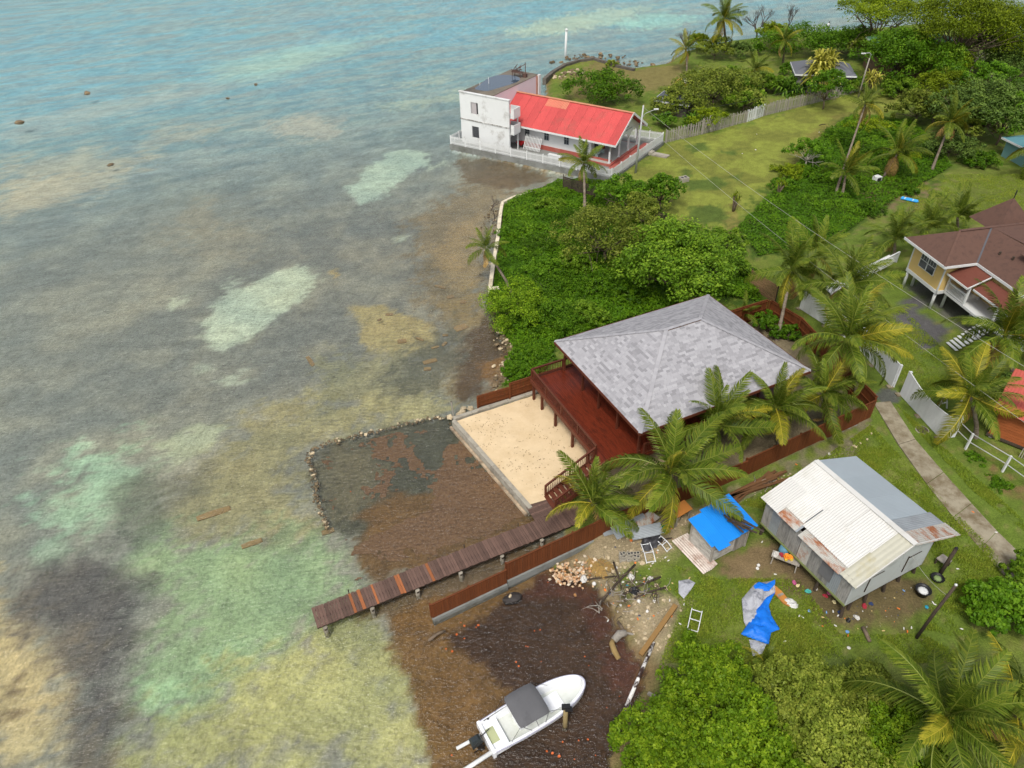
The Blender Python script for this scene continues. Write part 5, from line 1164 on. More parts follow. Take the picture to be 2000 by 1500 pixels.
bush('fence_weed', (1950, 945), .6, 30, .3, 'weedy bush along the wire fence', L_VINE, leaf=.14, ncl=70, per=40, seed=103, nl=4)
bush('fence_weed', (1905, 895), .6, 22, .3, 'weedy bush at the corner of the wire fence', L_VINE, leaf=.14, ncl=60, per=40, seed=104, nl=4)
bush('garden_shrub', (1990, 745), 1.6, 36, 1.2, 'dark shrub above the red cabin roof', L_DARK, leaf=.2, ncl=90, per=40, seed=105, nl=4)

# ---- bare trees
def bare(name, px, z_top, w_px, label, mt, seed, lean=0.0, depth=5, base_px=None):
    g = random.Random(seed); b = site(*(base_px or px), GZ); H = z_top; root = empty(name, b, 0, label, 'bare tree'); tr = MB(); tw_ = MB()
    def grow(p, d, L, r, k):
        q = p+d*L; (tr if k >= depth-1 else tw_).tube([p, p+d*L*.5+Vector((g.uniform(-.1, .1), g.uniform(-.1, .1), 0))*L*.4, q], [r, r*.85, r*.7], 5 if k > 1 else 3, cap=False)
        if k == 0: return
        for _ in range(g.choice((2, 3, 3))):
            nd = (d+Vector((g.uniform(-.9, .9), g.uniform(-.6, .6), g.uniform(-.15, .55)))).normalized(); grow(q, nd, L*g.uniform(.62, .85), r*.62, k-1)
    grow(Vector((0, 0, -.2)), Vector((lean, 0, 1)).normalized(), H*.30, H*.028, depth)
    tr.build('trunk', mt, root, True); tw_.build('branches', mt, root, True); return root
bare('bare_tree', (1478, 85), 7.0, 40, 'bare black branched tree on the far shore right of the tall palm', BARK_DEAD, 3, -.15)
bare('bare_tree', (1535, 70), 5.5, 30, 'smaller bare black tree on the far shore', BARK_DEAD, 4)
bare('bare_tree', (1338, 108), 5.0, 30, 'bare twiggy tree at the left end of the far shore', BARK_DEAD, 5)
bare('bare_tree', (1890, 152), 5.0, 30, 'dead white limbed tree below the spreading canopy', BARK_PALE, 6, depth=4)
bare('bare_tree', (1935, 150), 5.5, 30, 'dead pale tree behind the dark shaggy tree', BARK_PALE, 8, .3, depth=4)
for x, y, sd, lb in ((957, 400, 11, 'tangle of drowned branches in the brown shallows by the sea wall corner'), (960, 425, 12, 'low drowned brushwood pile against the pale sea wall')):
    bare('drowned_brush', (x, y), 2.2, 20, lb, BARK_DEAD, sd, .5, depth=4).location.z = -.1

# ---- palms
def frond_mesh(name, L, droop, g, lm, rm, nlf=58, twist=.0, lw=.062, sweep=0.0, leaf_len=1.0):
    """one pinnate frond growing along +X: arching rib and paired hanging leaflets"""
    n = 14; t = np.linspace(0, 1, n); ang = .10-droop*t**1.5; ds = L/(n-1)
    x = np.concatenate([[0], np.cumsum(np.cos(ang[:-1])*ds)]); z = np.concatenate([[0], np.cumsum(np.sin(ang[:-1])*ds)]); y = sweep*L*t**2
    rib = np.stack([x, y, z], -1); mb = MB(); mb.tube(rib, list(.045*(1-.85*t)), 4, 1, cap=False); nv = len(mb.v); nfr = len(mb.f)
    V, F, val = list(mb.v), list(mb.f), [.5]*nfr
    for i in range(nlf):
        s_ = .10+.9*(i+.5)/nlf; p = np.array([np.interp(s_, t, rib[:, k]) for k in range(3)]); a = np.interp(s_, t, ang)
        T = np.array([math.cos(a), 0, math.sin(a)]); U = np.array([-math.sin(a), 0, math.cos(a)])
        ll = leaf_len*(math.sin(math.pi*min(1, .16+.80*s_))**.7)*(.85+.3*g.random())
        for sd in (-1, 1):
            fw = .55+.5*s_+g.normal()*.14; hang = .35+.6*g.random()
            D = unit(T*fw+np.array([0, sd, 0])*1.0+U*(.18-hang*.6)); D2 = unit(D+np.array([0, 0, -1.2*hang-.2])+T*.15)
            W_ = unit(np.cross(D, U))*lw*.5
            m_ = p+D*ll*.5; e = m_+D2*ll*.5
            b = len(V); V += [tuple(p-W_*.7), tuple(p+W_*.7), tuple(m_+W_), tuple(m_-W_), tuple(e)]
            F += [(b, b+1, b+2, b+3), (b+3, b+2, b+4)]; q = float(np.clip(.35+.3*g.normal()*.6+.25*s_, 0, 1)); val += [q, min(1, q+.12)]
    return mesh_np(name, V, F, [lm, rm], [1]*nfr+[0]*(len(F)-nfr), False, {'v': ('FACE', 'FLOAT', val)})
FR = {}
for kind, (lm, rm) in {'green': (L_FROND, RACHIS_G), 'yellow': (L_FRONDY, RACHIS), 'dry': (L_DEADF, RACHIS_D)}.items():
    for j, (dr, sw_) in enumerate(((.55, .03), (.95, -.04), (1.35, .05), (1.8, 0.0), (2.3, .04))):
        if kind == 'dry' and j < 3: continue
        FR[kind, j] = frond_mesh('frond', 1.0*4.6, dr, np.random.default_rng(200+j), lm, rm, sweep=sw_)
NUT = mat('coconut_husk', S(150, 140, 60), .2, 4, .6, .1)
nut_me = MB().lathe([(.02, -.16), (.10, -.11), (.13, 0), (.10, .11), (.02, .16)], n=8).mesh('coconut', [NUT], True)
WIND = math.radians(-12)          # fronds stream to the right of the view
def palm(crown_px, zc, base_px, label, n=18, L=4.4, seed=1, yellow=.25, dry=1, nuts=0, tr=.15, el=(80, -25), group=None, name='coconut_palm', gz=GZ, wind=1.0):
    g = random.Random(seed); c = site(*crown_px, zc); b = site(*base_px, gz) if base_px else np.array([c[0], c[1], gz])
    root = empty(name, b, 0, label, 'palm', group); d = c-b; L *= g.uniform(.88, 1.02); dry += g.choice((0, 1, 1))
    m1 = d*.5+np.array([0, 0, -.0]); bow = np.array([-d[0], -d[1], 0])*.12
    pts = [np.array([0, 0, -.4]), np.zeros(3), d*.3+bow, d*.65+bow*.8, d]
    rs = [tr*1.5, tr*1.35, tr*1.02, tr*.9, tr*.8]
    mb = MB(); P_ = []
    for k in range(20):
        t = k/19*(len(pts)-1); i = min(int(t), len(pts)-2); f = t-i; P_.append(pts[i]+(pts[i+1]-pts[i])*f)
    mb.tube(P_, [np.interp(k/19*4, range(5), rs)*(1.08 if k % 2 else .96) for k in range(20)], 8); mb.build('trunk', PALM_BARK, root, True)
    n = int(n*1.2); ax = Vector(d+np.array([0, 0, 3.0])).normalized()
    az0 = g.uniform(0, 6.28)
    for i in range(n):
        u_ = i/(n-1); e = math.radians(el[0]+(el[1]-el[0])*u_**1.1+g.uniform(-7, 7)); az = az0+i*2.39996+g.uniform(-.25, .25)
        # the wind lifts the windward side and lays the lee side out
        dz = math.cos(az-WIND)*wind; az -= .32*wind*math.sin(az-WIND)*(1 if u_ < .8 else .4); e += math.radians(-10)*dz*(1-u_)
        kind = 'yellow' if (g.random() < yellow*.7*(.2+u_)) else 'green'
        j = min(4, max(0, int(round(u_*2.6+g.uniform(-.6, .9)))))
        if u_ < .12: j = 0
        o = obj('frond', FR[kind, j], root); s_ = L/4.6*g.uniform(.85, 1.08)*(.75+.25*min(1, .35+u_*2))
        o.matrix_local = Matrix.Translation(Vector(d)+ax*.1) @ Matrix.Rotation(az, 4, 'Z') @ Matrix.Rotation(-e, 4, 'Y') @ Matrix.Rotation(g.gauss(0, .55), 4, 'X') @ Matrix.Diagonal((s_, s_*g.uniform(.9, 1.1), s_, 1))
    for i in range(dry):
        o = obj('dry_frond', FR['dry', g.choice((3, 4))], root); s_ = L/4.6*.8
        o.matrix_local = Matrix.Translation(Vector(d)) @ Matrix.Rotation(g.uniform(0, 6.28), 4, 'Z') @ Matrix.Rotation(math.radians(g.uniform(35, 70)), 4, 'Y') @ Matrix.Diagonal((s_, s_, s_, 1))
    for i in range(nuts):
        a = g.uniform(0, 6.28); obj('coconut', nut_me, root, (d[0]+.28*math.cos(a), d[1]+.28*math.sin(a), d[2]-.25-g.random()*.2))
    return root
palm((1158, 985), 2.6, (1172, 1016), 'short palm between the stair and the board fence with fronds over the jetty end', 14, 4.0, 301, .45, 0, el=(82, -12))
palm((1310, 925), 4.4, (1313, 1028), 'big palm with yellow ribs in front of the pavilion rising beside the blue shed', 16, 4.8, 302, .4, 1, 3, el=(78, -22))
palm((1398, 832), 3.8, (1402, 905), 'palm with an upright frond fan against the grey roof middle', 17, 4.7, 303, .2, 0, el=(82, -15))
palm((1515, 800), 3.6, (1522, 868), 'palm at the right hand end of the grey roof eave', 16, 4.2, 304, .2, 0, el=(80, -18))
palm((1608, 772), 3.4, (1618, 830), 'palm drooping over the corner of the brown board fence', 15, 4.2, 305, .3, 1, el=(70, -25))
palm((1655, 665), 6.2, (1672, 775), 'tallest palm in the group between the pavilion and the white gate', 22, 5.2, 306, .3, 2, 4, el=(80, -28))
palm((1652, 560), 5.2, (1628, 660), 'tall palm behind the tallest gate palm', 19, 5.0, 307, .12, 1, 3, el=(82, -22))
palm((1546, 530), 4.8, (1517, 664), 'palm with a leaning bare trunk behind the pavilion corner', 17, 4.5, 308, .15, 3, el=(80, -25))
palm((1590, 500), 4.6, (1580, 575), 'palm behind the leaning trunk palm near the cables', 14, 4.6, 309, .12, 1, el=(80, -18))
palm((1962, 655), 5.0, (1975, 760), 'palm in front of the stilt house porch', 19, 5.0, 310, .3, 1, el=(80, -25))
palm((1895, 775), 4.0, (1905, 855), 'yellow fronded palm between the white gate and the red roofed cabin', 18, 4.2, 311, .75, 0, 4, el=(78, -32))
palm((1748, 470), 2.4, (1745, 505), 'low palm left of the brown roof', 12, 4.2, 312, .12, 0, el=(80, 5))
palm((1812, 448), 2.4, (1810, 482), 'low palm behind the yellow wall of the stilt house', 12, 4.4, 313, .1, 0, el=(80, 5))
palm((1870, 425), 2.6, (1868, 458), 'low palm behind the brown roof ridge', 12, 4.4, 314, .1, 0, el=(80, 5))
palm((1690, 205), 7.2, (1632, 378), 'tall leaning palm with a dark thin trunk on the lawn edge', 12, 3.6, 315, .3, 2, el=(75, -20), tr=.13)
palm((1652, 340), 2.6, (1645, 380), 'low bushy palm at the foot of the tall leaning palm', 13, 4.4, 316, .25, 0, el=(80, -5))
palm((1752, 302), 3.4, (1724, 350), 'middle lawn palm with one yellow frond', 15, 4.6, 317, .2, 1, el=(80, -18))
palm((1856, 240), 4.6, (1820, 332), 'lawn palm with a skirt of dry hanging fronds', 14, 4.0, 318, .2, 4, el=(78, -15))
palm((1140, 320), 3.6, (1142, 405), 'palm growing against the church picket fence', 13, 3.8, 319, .35, 1, el=(80, -22), wind=.4)
palm((948, 487), 3.6, (999, 572), 'shore palm leaning out over the weedy water', 9, 3.0, 320, .3, 0, el=(78, -20), tr=.12, wind=.4)
palm((1413, 38), 7.0, (1416, 102), 'tallest palm on the far shore breaking the top edge', 18, 5.0, 321, .3, 1, el=(80, -28), tr=.2)
palm((1340, 96), 4.0, (1341, 142), 'yellowish far palm at the left end of the shore shrubs', 13, 3.8, 322, .6, 0, el=(70, -25))
palm((1474, 138), 3.6, (1471, 168), 'small yellow palm behind the wide dark tree', 13, 3.8, 323, .7, 0, el=(70, -25))
palm((1532, 80), 5.0, (1529, 122), 'slim far palm before the bright hedge', 13, 3.8, 324, .2, 0, el=(70, -25))
palm((1846, 1402), 4.0, (1838, 1440), 'big corner palm with broad fronds at the bottom right', 20, 4.8, 325, .25, 1, el=(76, -22))
palm((1985, 1395), 3.6, (1990, 1440), 'palm cut by the right edge in the bottom corner', 16, 4.4, 326, .7, 0, el=(76, -22))
palm((2030, 290), 4.0, (2030, 340), 'palm frond reaching in at the right edge beside the teal hut', 10, 4.4, 327, .5, 1, el=(60, -25))
palm((1493, 1298), 1.0, (1494, 1305), 'small palm sprout below the blue tarpaulin', 6, 1.7, 328, .2, 0, el=(80, 25), tr=.06, name='palm_sprout')
palm((1452, 615), 1.4, (1452, 628), 'small fan of fronds behind the pavilion roof ridge', 6, 2.0, 329, .1, 0, el=(80, 30), tr=.06, name='palm_sprout')
def pandanus(px, zc, r_px, label, mt, seed, n=170, name='pandanus', base_z=GZ):
    g = np.random.default_rng(seed); c = site(*px, zc); r = r_px*mpp(c); root = empty(name, (c[0], c[1], base_z), 0, label, 'plant')
    V, F, val = [], [], []; h = zc-base_z
    hd = [np.array([g.normal()*r*.35, g.normal()*r*.35, h+g.normal()*r*.2]) for _ in range(6)]
    for i in range(n):
        o_ = hd[i % 6]; d = unit(g.normal(size=3)+[0, 0, .6]); L = r*(.55+.5*g.random()); w = unit(np.cross(d, [0, 0, 1.]))*L*.05
        m_ = o_+d*L*.6; e = o_+d*L*.9+np.array([0, 0, -.3*L]); b = len(V)
        V += [tuple(o_-w), tuple(o_+w), tuple(m_+w), tuple(m_-w), tuple(e)]; F += [(b, b+1, b+2, b+3), (b+3, b+2, b+4)]; q = g.random(); val += [q, q]
    obj('crown', mesh_np('crown', V, F, [mt], None, False, {'v': ('FACE', 'FLOAT', val)}), root)
    mb = MB()
    for o_ in hd: mb.tube([(0, 0, -.2), tuple(o_*np.array([.5, .5, .5])), tuple(o_)], [.12, .09, .06], 5)
    mb.build('trunk', BARK, root, True); return root
pandanus((1613, 132), 4.4, 44, 'yellow striped pandanus in front of the grey cottage', L_YELLOW, 401, 420)
pandanus((1702, 150), 3.0, 22, 'yellow striped pandanus under the far lamp', L_YELLOW, 402, 160)
pandanus((1545, 172), 1.6, 36, 'clump of long green straps behind the paling fence', L_STRAP, 403, 240)
pandanus((1345, 238), 1.4, 30, 'green strap clump behind the paling fence near the church', L_STRAP, 404, 180)
pandanus((1437, 385), 2.3, 13, 'little spiky tree on a thin stem in the lawn corner', L_ACACIA, 405, 120)
pandanus((1524, 358), 2.0, 13, 'little spiky tree on a thin stem by the vine patch', L_ACACIA, 406, 120)

# ---- ground cover: vine leaves and grass blades, far too many to count
def scatter(px_poly, n, z=GZ, seed=1, avoid=None):
    g = np.random.default_rng(seed); q = site2(px_poly, z); lo, hi = q.min(0), q.max(0); out = np.zeros((0, 2))
    while len(out) < n:
        p = lo+(hi-lo)*g.random((n*2, 2)); k = sdist(p[:, 0], p[:, 1], q) > 0
        p = p[k]
        k2 = sdist(p[:, 0], p[:, 1], land) > .35; p = p[k2]; out = np.concatenate([out, p])
        if len(k) and k.sum() == 0: break
    return out[:n]
def gz_at(p): # terrain height by bilinear lookup
    i = np.clip(np.searchsorted(gx, p[:, 0])-1, 0, nx-2); j = np.clip(np.searchsorted(gy, p[:, 1])-1, 0, ny-2)
    fx = (p[:, 0]-gx[i])/(gx[i+1]-gx[i]); fy = (p[:, 1]-gy[j])/(gy[j+1]-gy[j])
    return (Z[j, i]*(1-fx)+Z[j, i+1]*fx)*(1-fy)+(Z[j+1, i]*(1-fx)+Z[j+1, i+1]*fx)*fy
def cover(name, polys, label, mt, leaf, h, seed):
    P_ = np.concatenate([scatter(q, n, GZ, seed+i) for i, (q, n) in enumerate(polys)]); g = np.random.default_rng(seed)
    hum = fbm(P_[:, 0]*.55, P_[:, 1]*.55, 4); z = gz_at(P_)+.05+h*np.clip(hum-.25, 0, 1)*2*g.random(len(P_))**.4
    pos = np.column_stack([P_, z]); nrm = unit(g.normal(size=(len(P_), 3))*.45+[0, 0, 1]); val = np.clip(.2+.9*(hum-.3)+.35*g.random(len(P_)), 0, 1)
    o = obj(name, leaves_mesh(name, pos, nrm, leaf, val, mt, .75, g)); return tag(o, label, kind='stuff')
cover('ground_vines', [([(968, 405), (1090, 352), (1190, 350), (1330, 440), (1460, 535), (1490, 592), (1385, 580), (1090, 665), (1060, 735), (985, 748), (945, 600)], 100000),
                       ([(1440, 445), (1540, 345), (1600, 270), (1660, 228), (1780, 235), (1860, 325), (1700, 420), (1620, 480), (1480, 500)], 60000)], 'carpet of leafy green vines covering the open lots', L_VINE, .19, .6, 501)
def blades(name, polys, label, mt, h, seed):
    P_ = np.concatenate([scatter(q, n, GZ, seed+i) for i, (q, n) in enumerate(polys)]); g = np.random.default_rng(seed)
    hum = fbm(P_[:, 0]*.9, P_[:, 1]*.9, 4); kp = g.random(len(P_)) < np.clip((hum-.3)*3, 0, 1); P_ = P_[kp]; hum = hum[kp]; n = len(P_)
    a = g.random(n)*6.28; w = np.column_stack([np.cos(a), np.sin(a), 0*a])*.028; H = h*(.5+g.random(n))*(.5+hum)
    base = np.column_stack([P_, gz_at(P_)-.01]); tip = base+np.column_stack([g.normal(size=n)*h*.5, g.normal(size=n)*h*.5, H])
    v = np.stack([base-w, base+w, tip], 1).reshape(-1, 3)
    o = obj(name, mesh_np(name, v, np.arange(3*n).reshape(n, 3), [mt], None, False, {'v': ('FACE', 'FLOAT', np.clip(hum*.7+.3*g.random(n), 0, 1))})); return tag(o, label, kind='stuff')
blades('grass', [([(1300, 1100), (1400, 1130), (1560, 1130), (1640, 1240), (1800, 1240), (1900, 1290), (1500, 1320), (1290, 1290), (1330, 1190)], 60000),
                 ([(1440, 985), (1600, 900), (1700, 830), (1960, 1100), (1900, 1250), (1800, 1230), (1850, 1120), (1680, 900), (1520, 1000)], 70000),
                 ([(1750, 790), (1990, 1010), (2050, 1080), (1900, 960), (1780, 830)], 15000),
                 ([(1640, 590), (1760, 600), (1850, 690), (1900, 780), (1780, 760), (1700, 690)], 25000),
                 ([(1700, 340), (2050, 340), (2050, 440), (1800, 430)], 40000)], 'short rough grass around the shacks, gate and yards', L_GRASS, .11, 601)

# ================================================================== shacks, boat and the clutter of the shore
# ---- tin shack on stilts
SHA = math.radians(25.8); so = (17.85, 22.5)
def sk(x, y, z=0): c, s = math.cos(SHA), math.sin(SHA); return np.array([so[0]+x*c-y*s, so[1]+x*s+y*c, z])
sh_ = empty('tin_shack', (so[0], so[1], 0), SHA, 'weathered tin shack on leaning wooden stilts with a white and grey sheet roof', 'shack')
SE, SR, SX, SY, SF = 3.6, 5.0, 3.87, 7.14, 1.7
upL = Vector((SX, 0, SR-SE))
# seaward slope: two courses of white sheets, ribbed yellowed sheets at the gable end, rusty strips at the eave
def slope_sheet(y0, y1, t0, t1, mt, lift=0.0, pitch=.12, amp=.012, side=0, name='roof_sheet'):
    if side == 0: a, up_ = Vector((0, y0, SE))+upL*t0, upL*(t1-t0)
    else: a, up_ = Vector((2*SX, y0, SE))+Vector((-SX, 0, SR-SE))*t0, Vector((-SX, 0, SR-SE))*(t1-t0)
    return sheet(name, a, a+Vector((0, 1, 0)), up_, y1-y0, mt, sh_, pitch, amp, lift)
for y0, y1 in ((1.0, 2.9), (2.9, 4.55), (4.55, 5.9), (5.9, 7.14)):
    slope_sheet(y0, y1+.06, .50, 1.01, GALV_W, .02+.03*((y0 % 1) > .5), .15, .02)
for y0, y1, t0 in ((1.05, 2.7, .13), (2.7, 4.3, .13), (4.45, 5.8, .16), (5.8, 7.14, .0)): slope_sheet(y0, y1+.06, t0, .54, GALV_W, .07+.03*((y0 % 1) > .5), .15, .02)
slope_sheet(0, 1.1, 0, 1.0, GALV_Y, .0, .28, .03)
slope_sheet(1.1, 4.1, -.02, .17, RUST, .0, .09, .012); slope_sheet(4.4, 5.9, -.0, .20, RUST, .0, .09, .012)
slope_sheet(4.28, 4.45, .0, .55, GALV, .0, .09, .01)
for y0, y1 in ((1.85, 3.6), (3.6, 5.4), (5.4, 7.14)): slope_sheet(y0, y1+.03, 0.0, 1.0, GALV_BL, .02+.004*(y0 % .5), .10, .008, 1)
slope_sheet(.95, 1.9, -.08, .95, GALV, .0, .12, .014, 1); slope_sheet(-.05, 1.0, -.12, 1.0, RUST, -.01, .12, .014, 1)
MB().bar((SX, 0, SR+.05), (SX, SY, SR+.05), .34, .03).build('ridge_cap', GALV_W, sh_)
MB().bar((.1, 0.02, SE+.0), (SX, .02, SR-.03), .05, .14).bar((2*SX-.1, .02, SE), (SX, .02, SR-.03), .05, .14).build('barge_board', GALV_W, sh_)
BW = 6.0; bx0, bx1, by0, by1 = .25, 6.25, .25, 6.9
GREYW = mat('grey_wood_panel', S(140, 138, 132), .25, 3, .9, .3, .2, S(96, 94, 90), (.45, .7), (3, 3, .6))
x = by0; k = 0                                  # seaward wall: narrow upright panels, some tin, some board
for w in (.75, .7, .85, .65, .8, .9, .75, .65, .62):
    mt = (GREYW, GALV, GREYW, GREYW, RUST, GREYW, GREYW, GALV, GREYW)[k]
    hh0 = SF-.1+R.uniform(-.05, .05)
    sheet('wall_panel', (bx0, x, hh0), (bx0, x+1, hh0), (0, 0, SE-hh0+.1), w, mt, sh_, .11, .012, R.uniform(-.01, .02)); x += w; k += 1
MB().bx(bx0-.05, bx0-.02, 1.55, 2.35, 2.1, 3.2).build('shutter', mat('dark_grey_board', S(104, 104, 104), .2, 3, .9, .2), sh_)
MB().bar((bx0-.05, by0, SF-.1), (bx0-.05, by1, SF-.1), .06, .12).build('sill_beam', mat('mossy_beam', S(120, 128, 78), .2, 3), sh_)
GAB = mat('pale_panel_wall', S(182, 186, 184), .07, 1.5, .8, .1, 0, S(150, 152, 148), (.5, .75))
gw = MB()
for a, b in ((bx0, 2.0), (2.02, 3.8), (3.82, 5.2), (5.22, 6.3)):
    za = SE+(SR-SE)*(1-abs(a-SX)/SX)-.1; zb = SE+(SR-SE)*(1-abs(b-SX)/SX)-.1
    mid = [(SX, by0, SR-.1)] if a < SX < b else []
    MB().slab([(a, by0, SF-.12), (b, by0, SF-.12), (b, by0, zb)]+mid+[(a, by0, za)], .05, n=(0, 1, 0)).build('gable_panel', GAB, sh_)
for a in (1.5, 4.4):
    f = MB().bx(a, a+1.0, by0-.035, by0-.005, SF+.55, SF+1.6).build('shutter', GAB, sh_)
    MB().bx(a-.06, a, by0-.05, by0-.01, SF+.4, SF+1.75).build('batten', T_DARKPOST, f); MB().bx(a, a+1.0, by0-.05, by0-.036, SF+1.6, SF+1.66).build('batten', T_DARKPOST, f)
MB().bx(bx0, bx1, by1-.05, by1, SF-.1, SE+.1).build('back_wall', GREYW, sh_); MB().bx(bx1, bx1+.05, by0, by1, SF-.1, SE).build('side_wall', GREYW, sh_)
MB().bx(bx0, bx1, by0, by1, SF-.16, SF-.1).build('floor', T_DARKPOST, sh_)
for i, (x, y, dx, dy) in enumerate(((.4, .4, -.25, -.25), (.4, 2.2, -.15, 0), (.4, 4.2, -.1, .05), (.4, 6.7, -.05, .1), (.8, 6.2, 0, 0), (2.2, .45, -.1, -.2), (3.6, .45, .1, -.15), (4.9, .5, .1, -.1), (6.1, .5, .2, -.1), (6.1, 3.5, .1, 0), (6.1, 6.7, .1, .1), (3.2, 3.4, 0, 0), (3.2, 6.6, 0, .1), (1.2, .5, -.3, -.15))):
    MB().tube([(x+dx, y+dy, GZ-.3), (x, y, SF-.12)], [.10, .085], 7).build('stilt', T_DARKPOST, sh_)
pp = site(1788, 1247, GZ)
ps = empty('leaning_post', pp, 0, 'tall dark leaning wooden post in the yard beyond the shack gable', 'post')
MB().tube([(0, 0, -.3), (.35, .15, 2.2), (.75, .3, 4.3)], [.09, .085, .08], 9).build('shaft', T_DARKPOST, ps, True); MB().lathe([(.07, 0), (.07, .09), (.02, .12)], (.75, .3, 4.28), 8).build('insulator', WHITE, ps)
wire('service_cable', pp+[.6, .24, 3.5], sk(4.6, .2, 3.4), .25, .014, 'slack cable from the leaning post to the shack gable')
tub = empty('black_tub', site(1799, 1160, GZ), .3, 'big black tub of washing under the shack gable', 'tub')
MB().lathe([(.30, 0), (.40, .42), (.44, .44), (.41, .40), (.28, .32)], n=16).build('tub_shell', BLACK, tub, True); MB().lathe([(.33, .30), (.2, .38), (.05, .40)], n=10).build('washing', WHITE, tub, True)
bs = empty('black_basin', site(1829, 1133, GZ), .3, 'small black basin of greens right of the shack', 'basin')
MB().lathe([(.24, 0), (.36, .24), (.38, .25), (.30, .18)], n=14).build('basin_shell', BLACK, bs, True); MB().lathe([(.26, .17), (.15, .25), (.03, .27)], n=8).build('greens', mat('soaked_greens', S(120, 140, 90), .3, 8), bs, True)
st2 = empty('old_stool', site(1838, 1104, GZ), .5, 'dark wooden crate seat at the right side of the shack', 'stool')
MB().bx(-.3, .3, -.3, .3, .5, .56).build('seat', T_GREY, st2)
for a in (-.25, .25):
    for b in (-.25, .25): MB().bx(a-.04, a+.04, b-.04, b+.04, 0, .5).build('leg', T_DARKPOST, st2)
p2 = empty('short_post', site(1835, 1122, GZ), 0, 'thick dark post standing at the right corner of the shack', 'post'); MB().tube([(0, 0, -.2), (.25, .15, 2.2)], [.11, .10], 8).build('shaft', T_DARKPOST, p2, True); MB().tube([(.25, .15, 2.2), (.26, .155, 2.26)], [.11, .08], 8).build('top', BLACK, p2)
# bench with toys and blue drum under the seaward wall
dr = empty('blue_drum', site(1527, 1088, GZ), 0, 'blue plastic drum standing under the shack', 'drum')
MB().lathe([(.28, 0), (.30, .05), (.30, .3), (.32, .32), (.30, .34), (.30, .6), (.32, .62), (.30, .64), (.29, .92), (.2, .95)], n=14).build('shell', mat('drum_blue', S(84, 128, 150), .1, 2, .4, .02), dr, True); MB().lathe([(.05, .94), (.05, .99)], n=8).build('bung', BLACK, dr)
tb = empty('rough_bench', site(1530, 1105, GZ), math.radians(-30), 'rough plank bench of toys beside the blue drum', 'bench')
MB().bx(-.8, .8, -.25, .25, .68, .73).build('bench_top', T_GREY, tb)
for a in (-.7, .7):
    for b in (-.2, .2): MB().bar((a, b, 0), (a*.95, b*.8, .68), .06, .06).build('leg', T_GREY, tb)
def on_bench(dx, dy): c, s = math.cos(math.radians(-30)), math.sin(math.radians(-30)); p = site(1530, 1105, GZ); return (p[0]+dx*c-dy*s, p[1]+dx*s+dy*c, GZ+.73)
toy = empty('toy_truck', on_bench(.1, 0), 0, 'orange and yellow plastic toy truck on the rough bench', 'toy')
OR = mat('toy_orange', S(236, 140, 50), .05, 3, .4, 0); MB().bx(-.25, .25, -.13, .13, .08, .2).bx(-.22, -.02, -.12, .12, .2, .36).build('body', OR, toy)
for a in (-.16, .16):
    for b in (-.15, .15): MB().lathe([(.09, -.03), (.09, .03)], n=10).build('wheel', mat('toy_yellow', S(220, 190, 70), .05, 3, .4, 0), toy, rot=(math.pi/2, 0, 0), loc=(a, b, .09))
rag = lambda name, loc, r, mt, label, cat, seed, h=.16: crumple(name, loc, r, mt, label, cat, seed, h)
def crumple(name, loc, r, mt, label, cat, seed, h=.16, asp=.7, group=None):
    g = np.random.default_rng(seed); n = 14; u_ = np.linspace(-1, 1, n); A, B = np.meshgrid(u_, u_); rad = np.sqrt(A**2+B**2)
    z = h*(fbm((A+seed)*2.2, (B+seed)*2.2, 4)**1.2)*np.clip(1.35-rad**2, .02, 1)*1.6
    k = 1-.22*g.random((n, n))*(rad > .7); x_ = A*np.sqrt(1-B**2/2)*r*k; y_ = B*np.sqrt(1-A**2/2)*r*asp*k
    v = np.stack([x_, y_, z], -1).reshape(-1, 3); i = np.arange(n*n).reshape(n, n)
    o = obj(name, mesh_np(name, v, np.stack([i[:-1, :-1], i[:-1, 1:], i[1:, 1:], i[1:, :-1]], -1).reshape(-1, 4), [mt], None, False), None, loc, (0, 0, seed*1.3)); return tag(o, label, cat, group)
RAGW = mat('white_cloth', S(190, 188, 182), .1, 5, .8, .2); RAGR = mat('red_cloth', S(150, 44, 56), .1, 5, .8, .2); RAGP = mat('pink_cloth', S(170, 84, 122), .1, 5, .8, .2)
RAGT = mat('teal_cloth', S(70, 160, 150), .1, 5, .8, .2); RAGB = mat('navy_cloth', S(46, 60, 96), .1, 5, .8, .2); RAGY = mat('cream_cloth', S(214, 200, 150), .1, 5, .8, .2)
crumple('rag', on_bench(-.6, 0), .28, RAGW, 'white cloth heaped on the left end of the rough bench', 'rag', 3)
crumple('rag', on_bench(-.28, .05), .18, RAGR, 'red cloth beside the toy truck on the rough bench', 'rag', 4, .25)
for i, (x, y, mt, lb) in enumerate(((1558, 1144, RAGY, 'cream cloth dropped on the grass beside the shack stilts'), (1551, 1138, RAGP, 'pinkish cloth beside the cream cloth'), (1578, 1155, RAGT, 'teal cloth under the edge of the shack'), (1594, 1150, RAGW, 'white and blue cloth under the edge of the shack'),
                                (1612, 1164, RAGR, 'red cloth hanging low behind a shack stilt'), (1620, 1158, RAGP, 'pink cloth beside the red cloth under the shack'), (1629, 1176, RAGY, 'yellowish cloth near the front shack stilt'), (1641, 1196, RAGB, 'dark blue bundle behind the front stilt'),
                                (1688, 1184, RAGR, 'red bundle under the shack gable'), (1701, 1180, RAGB, 'blue bundle beside the red bundle under the gable'), (1657, 1212, BLACK, 'black bundle in the shade below the corner stilt'), (1673, 1206, RAGW, 'pale blue cloth below the corner stilt'))):
    p = site(x, y, GZ+.03); crumple('rag', p, .15+.03*(i % 3), mt, lb, 'rag', 10+i, .12)
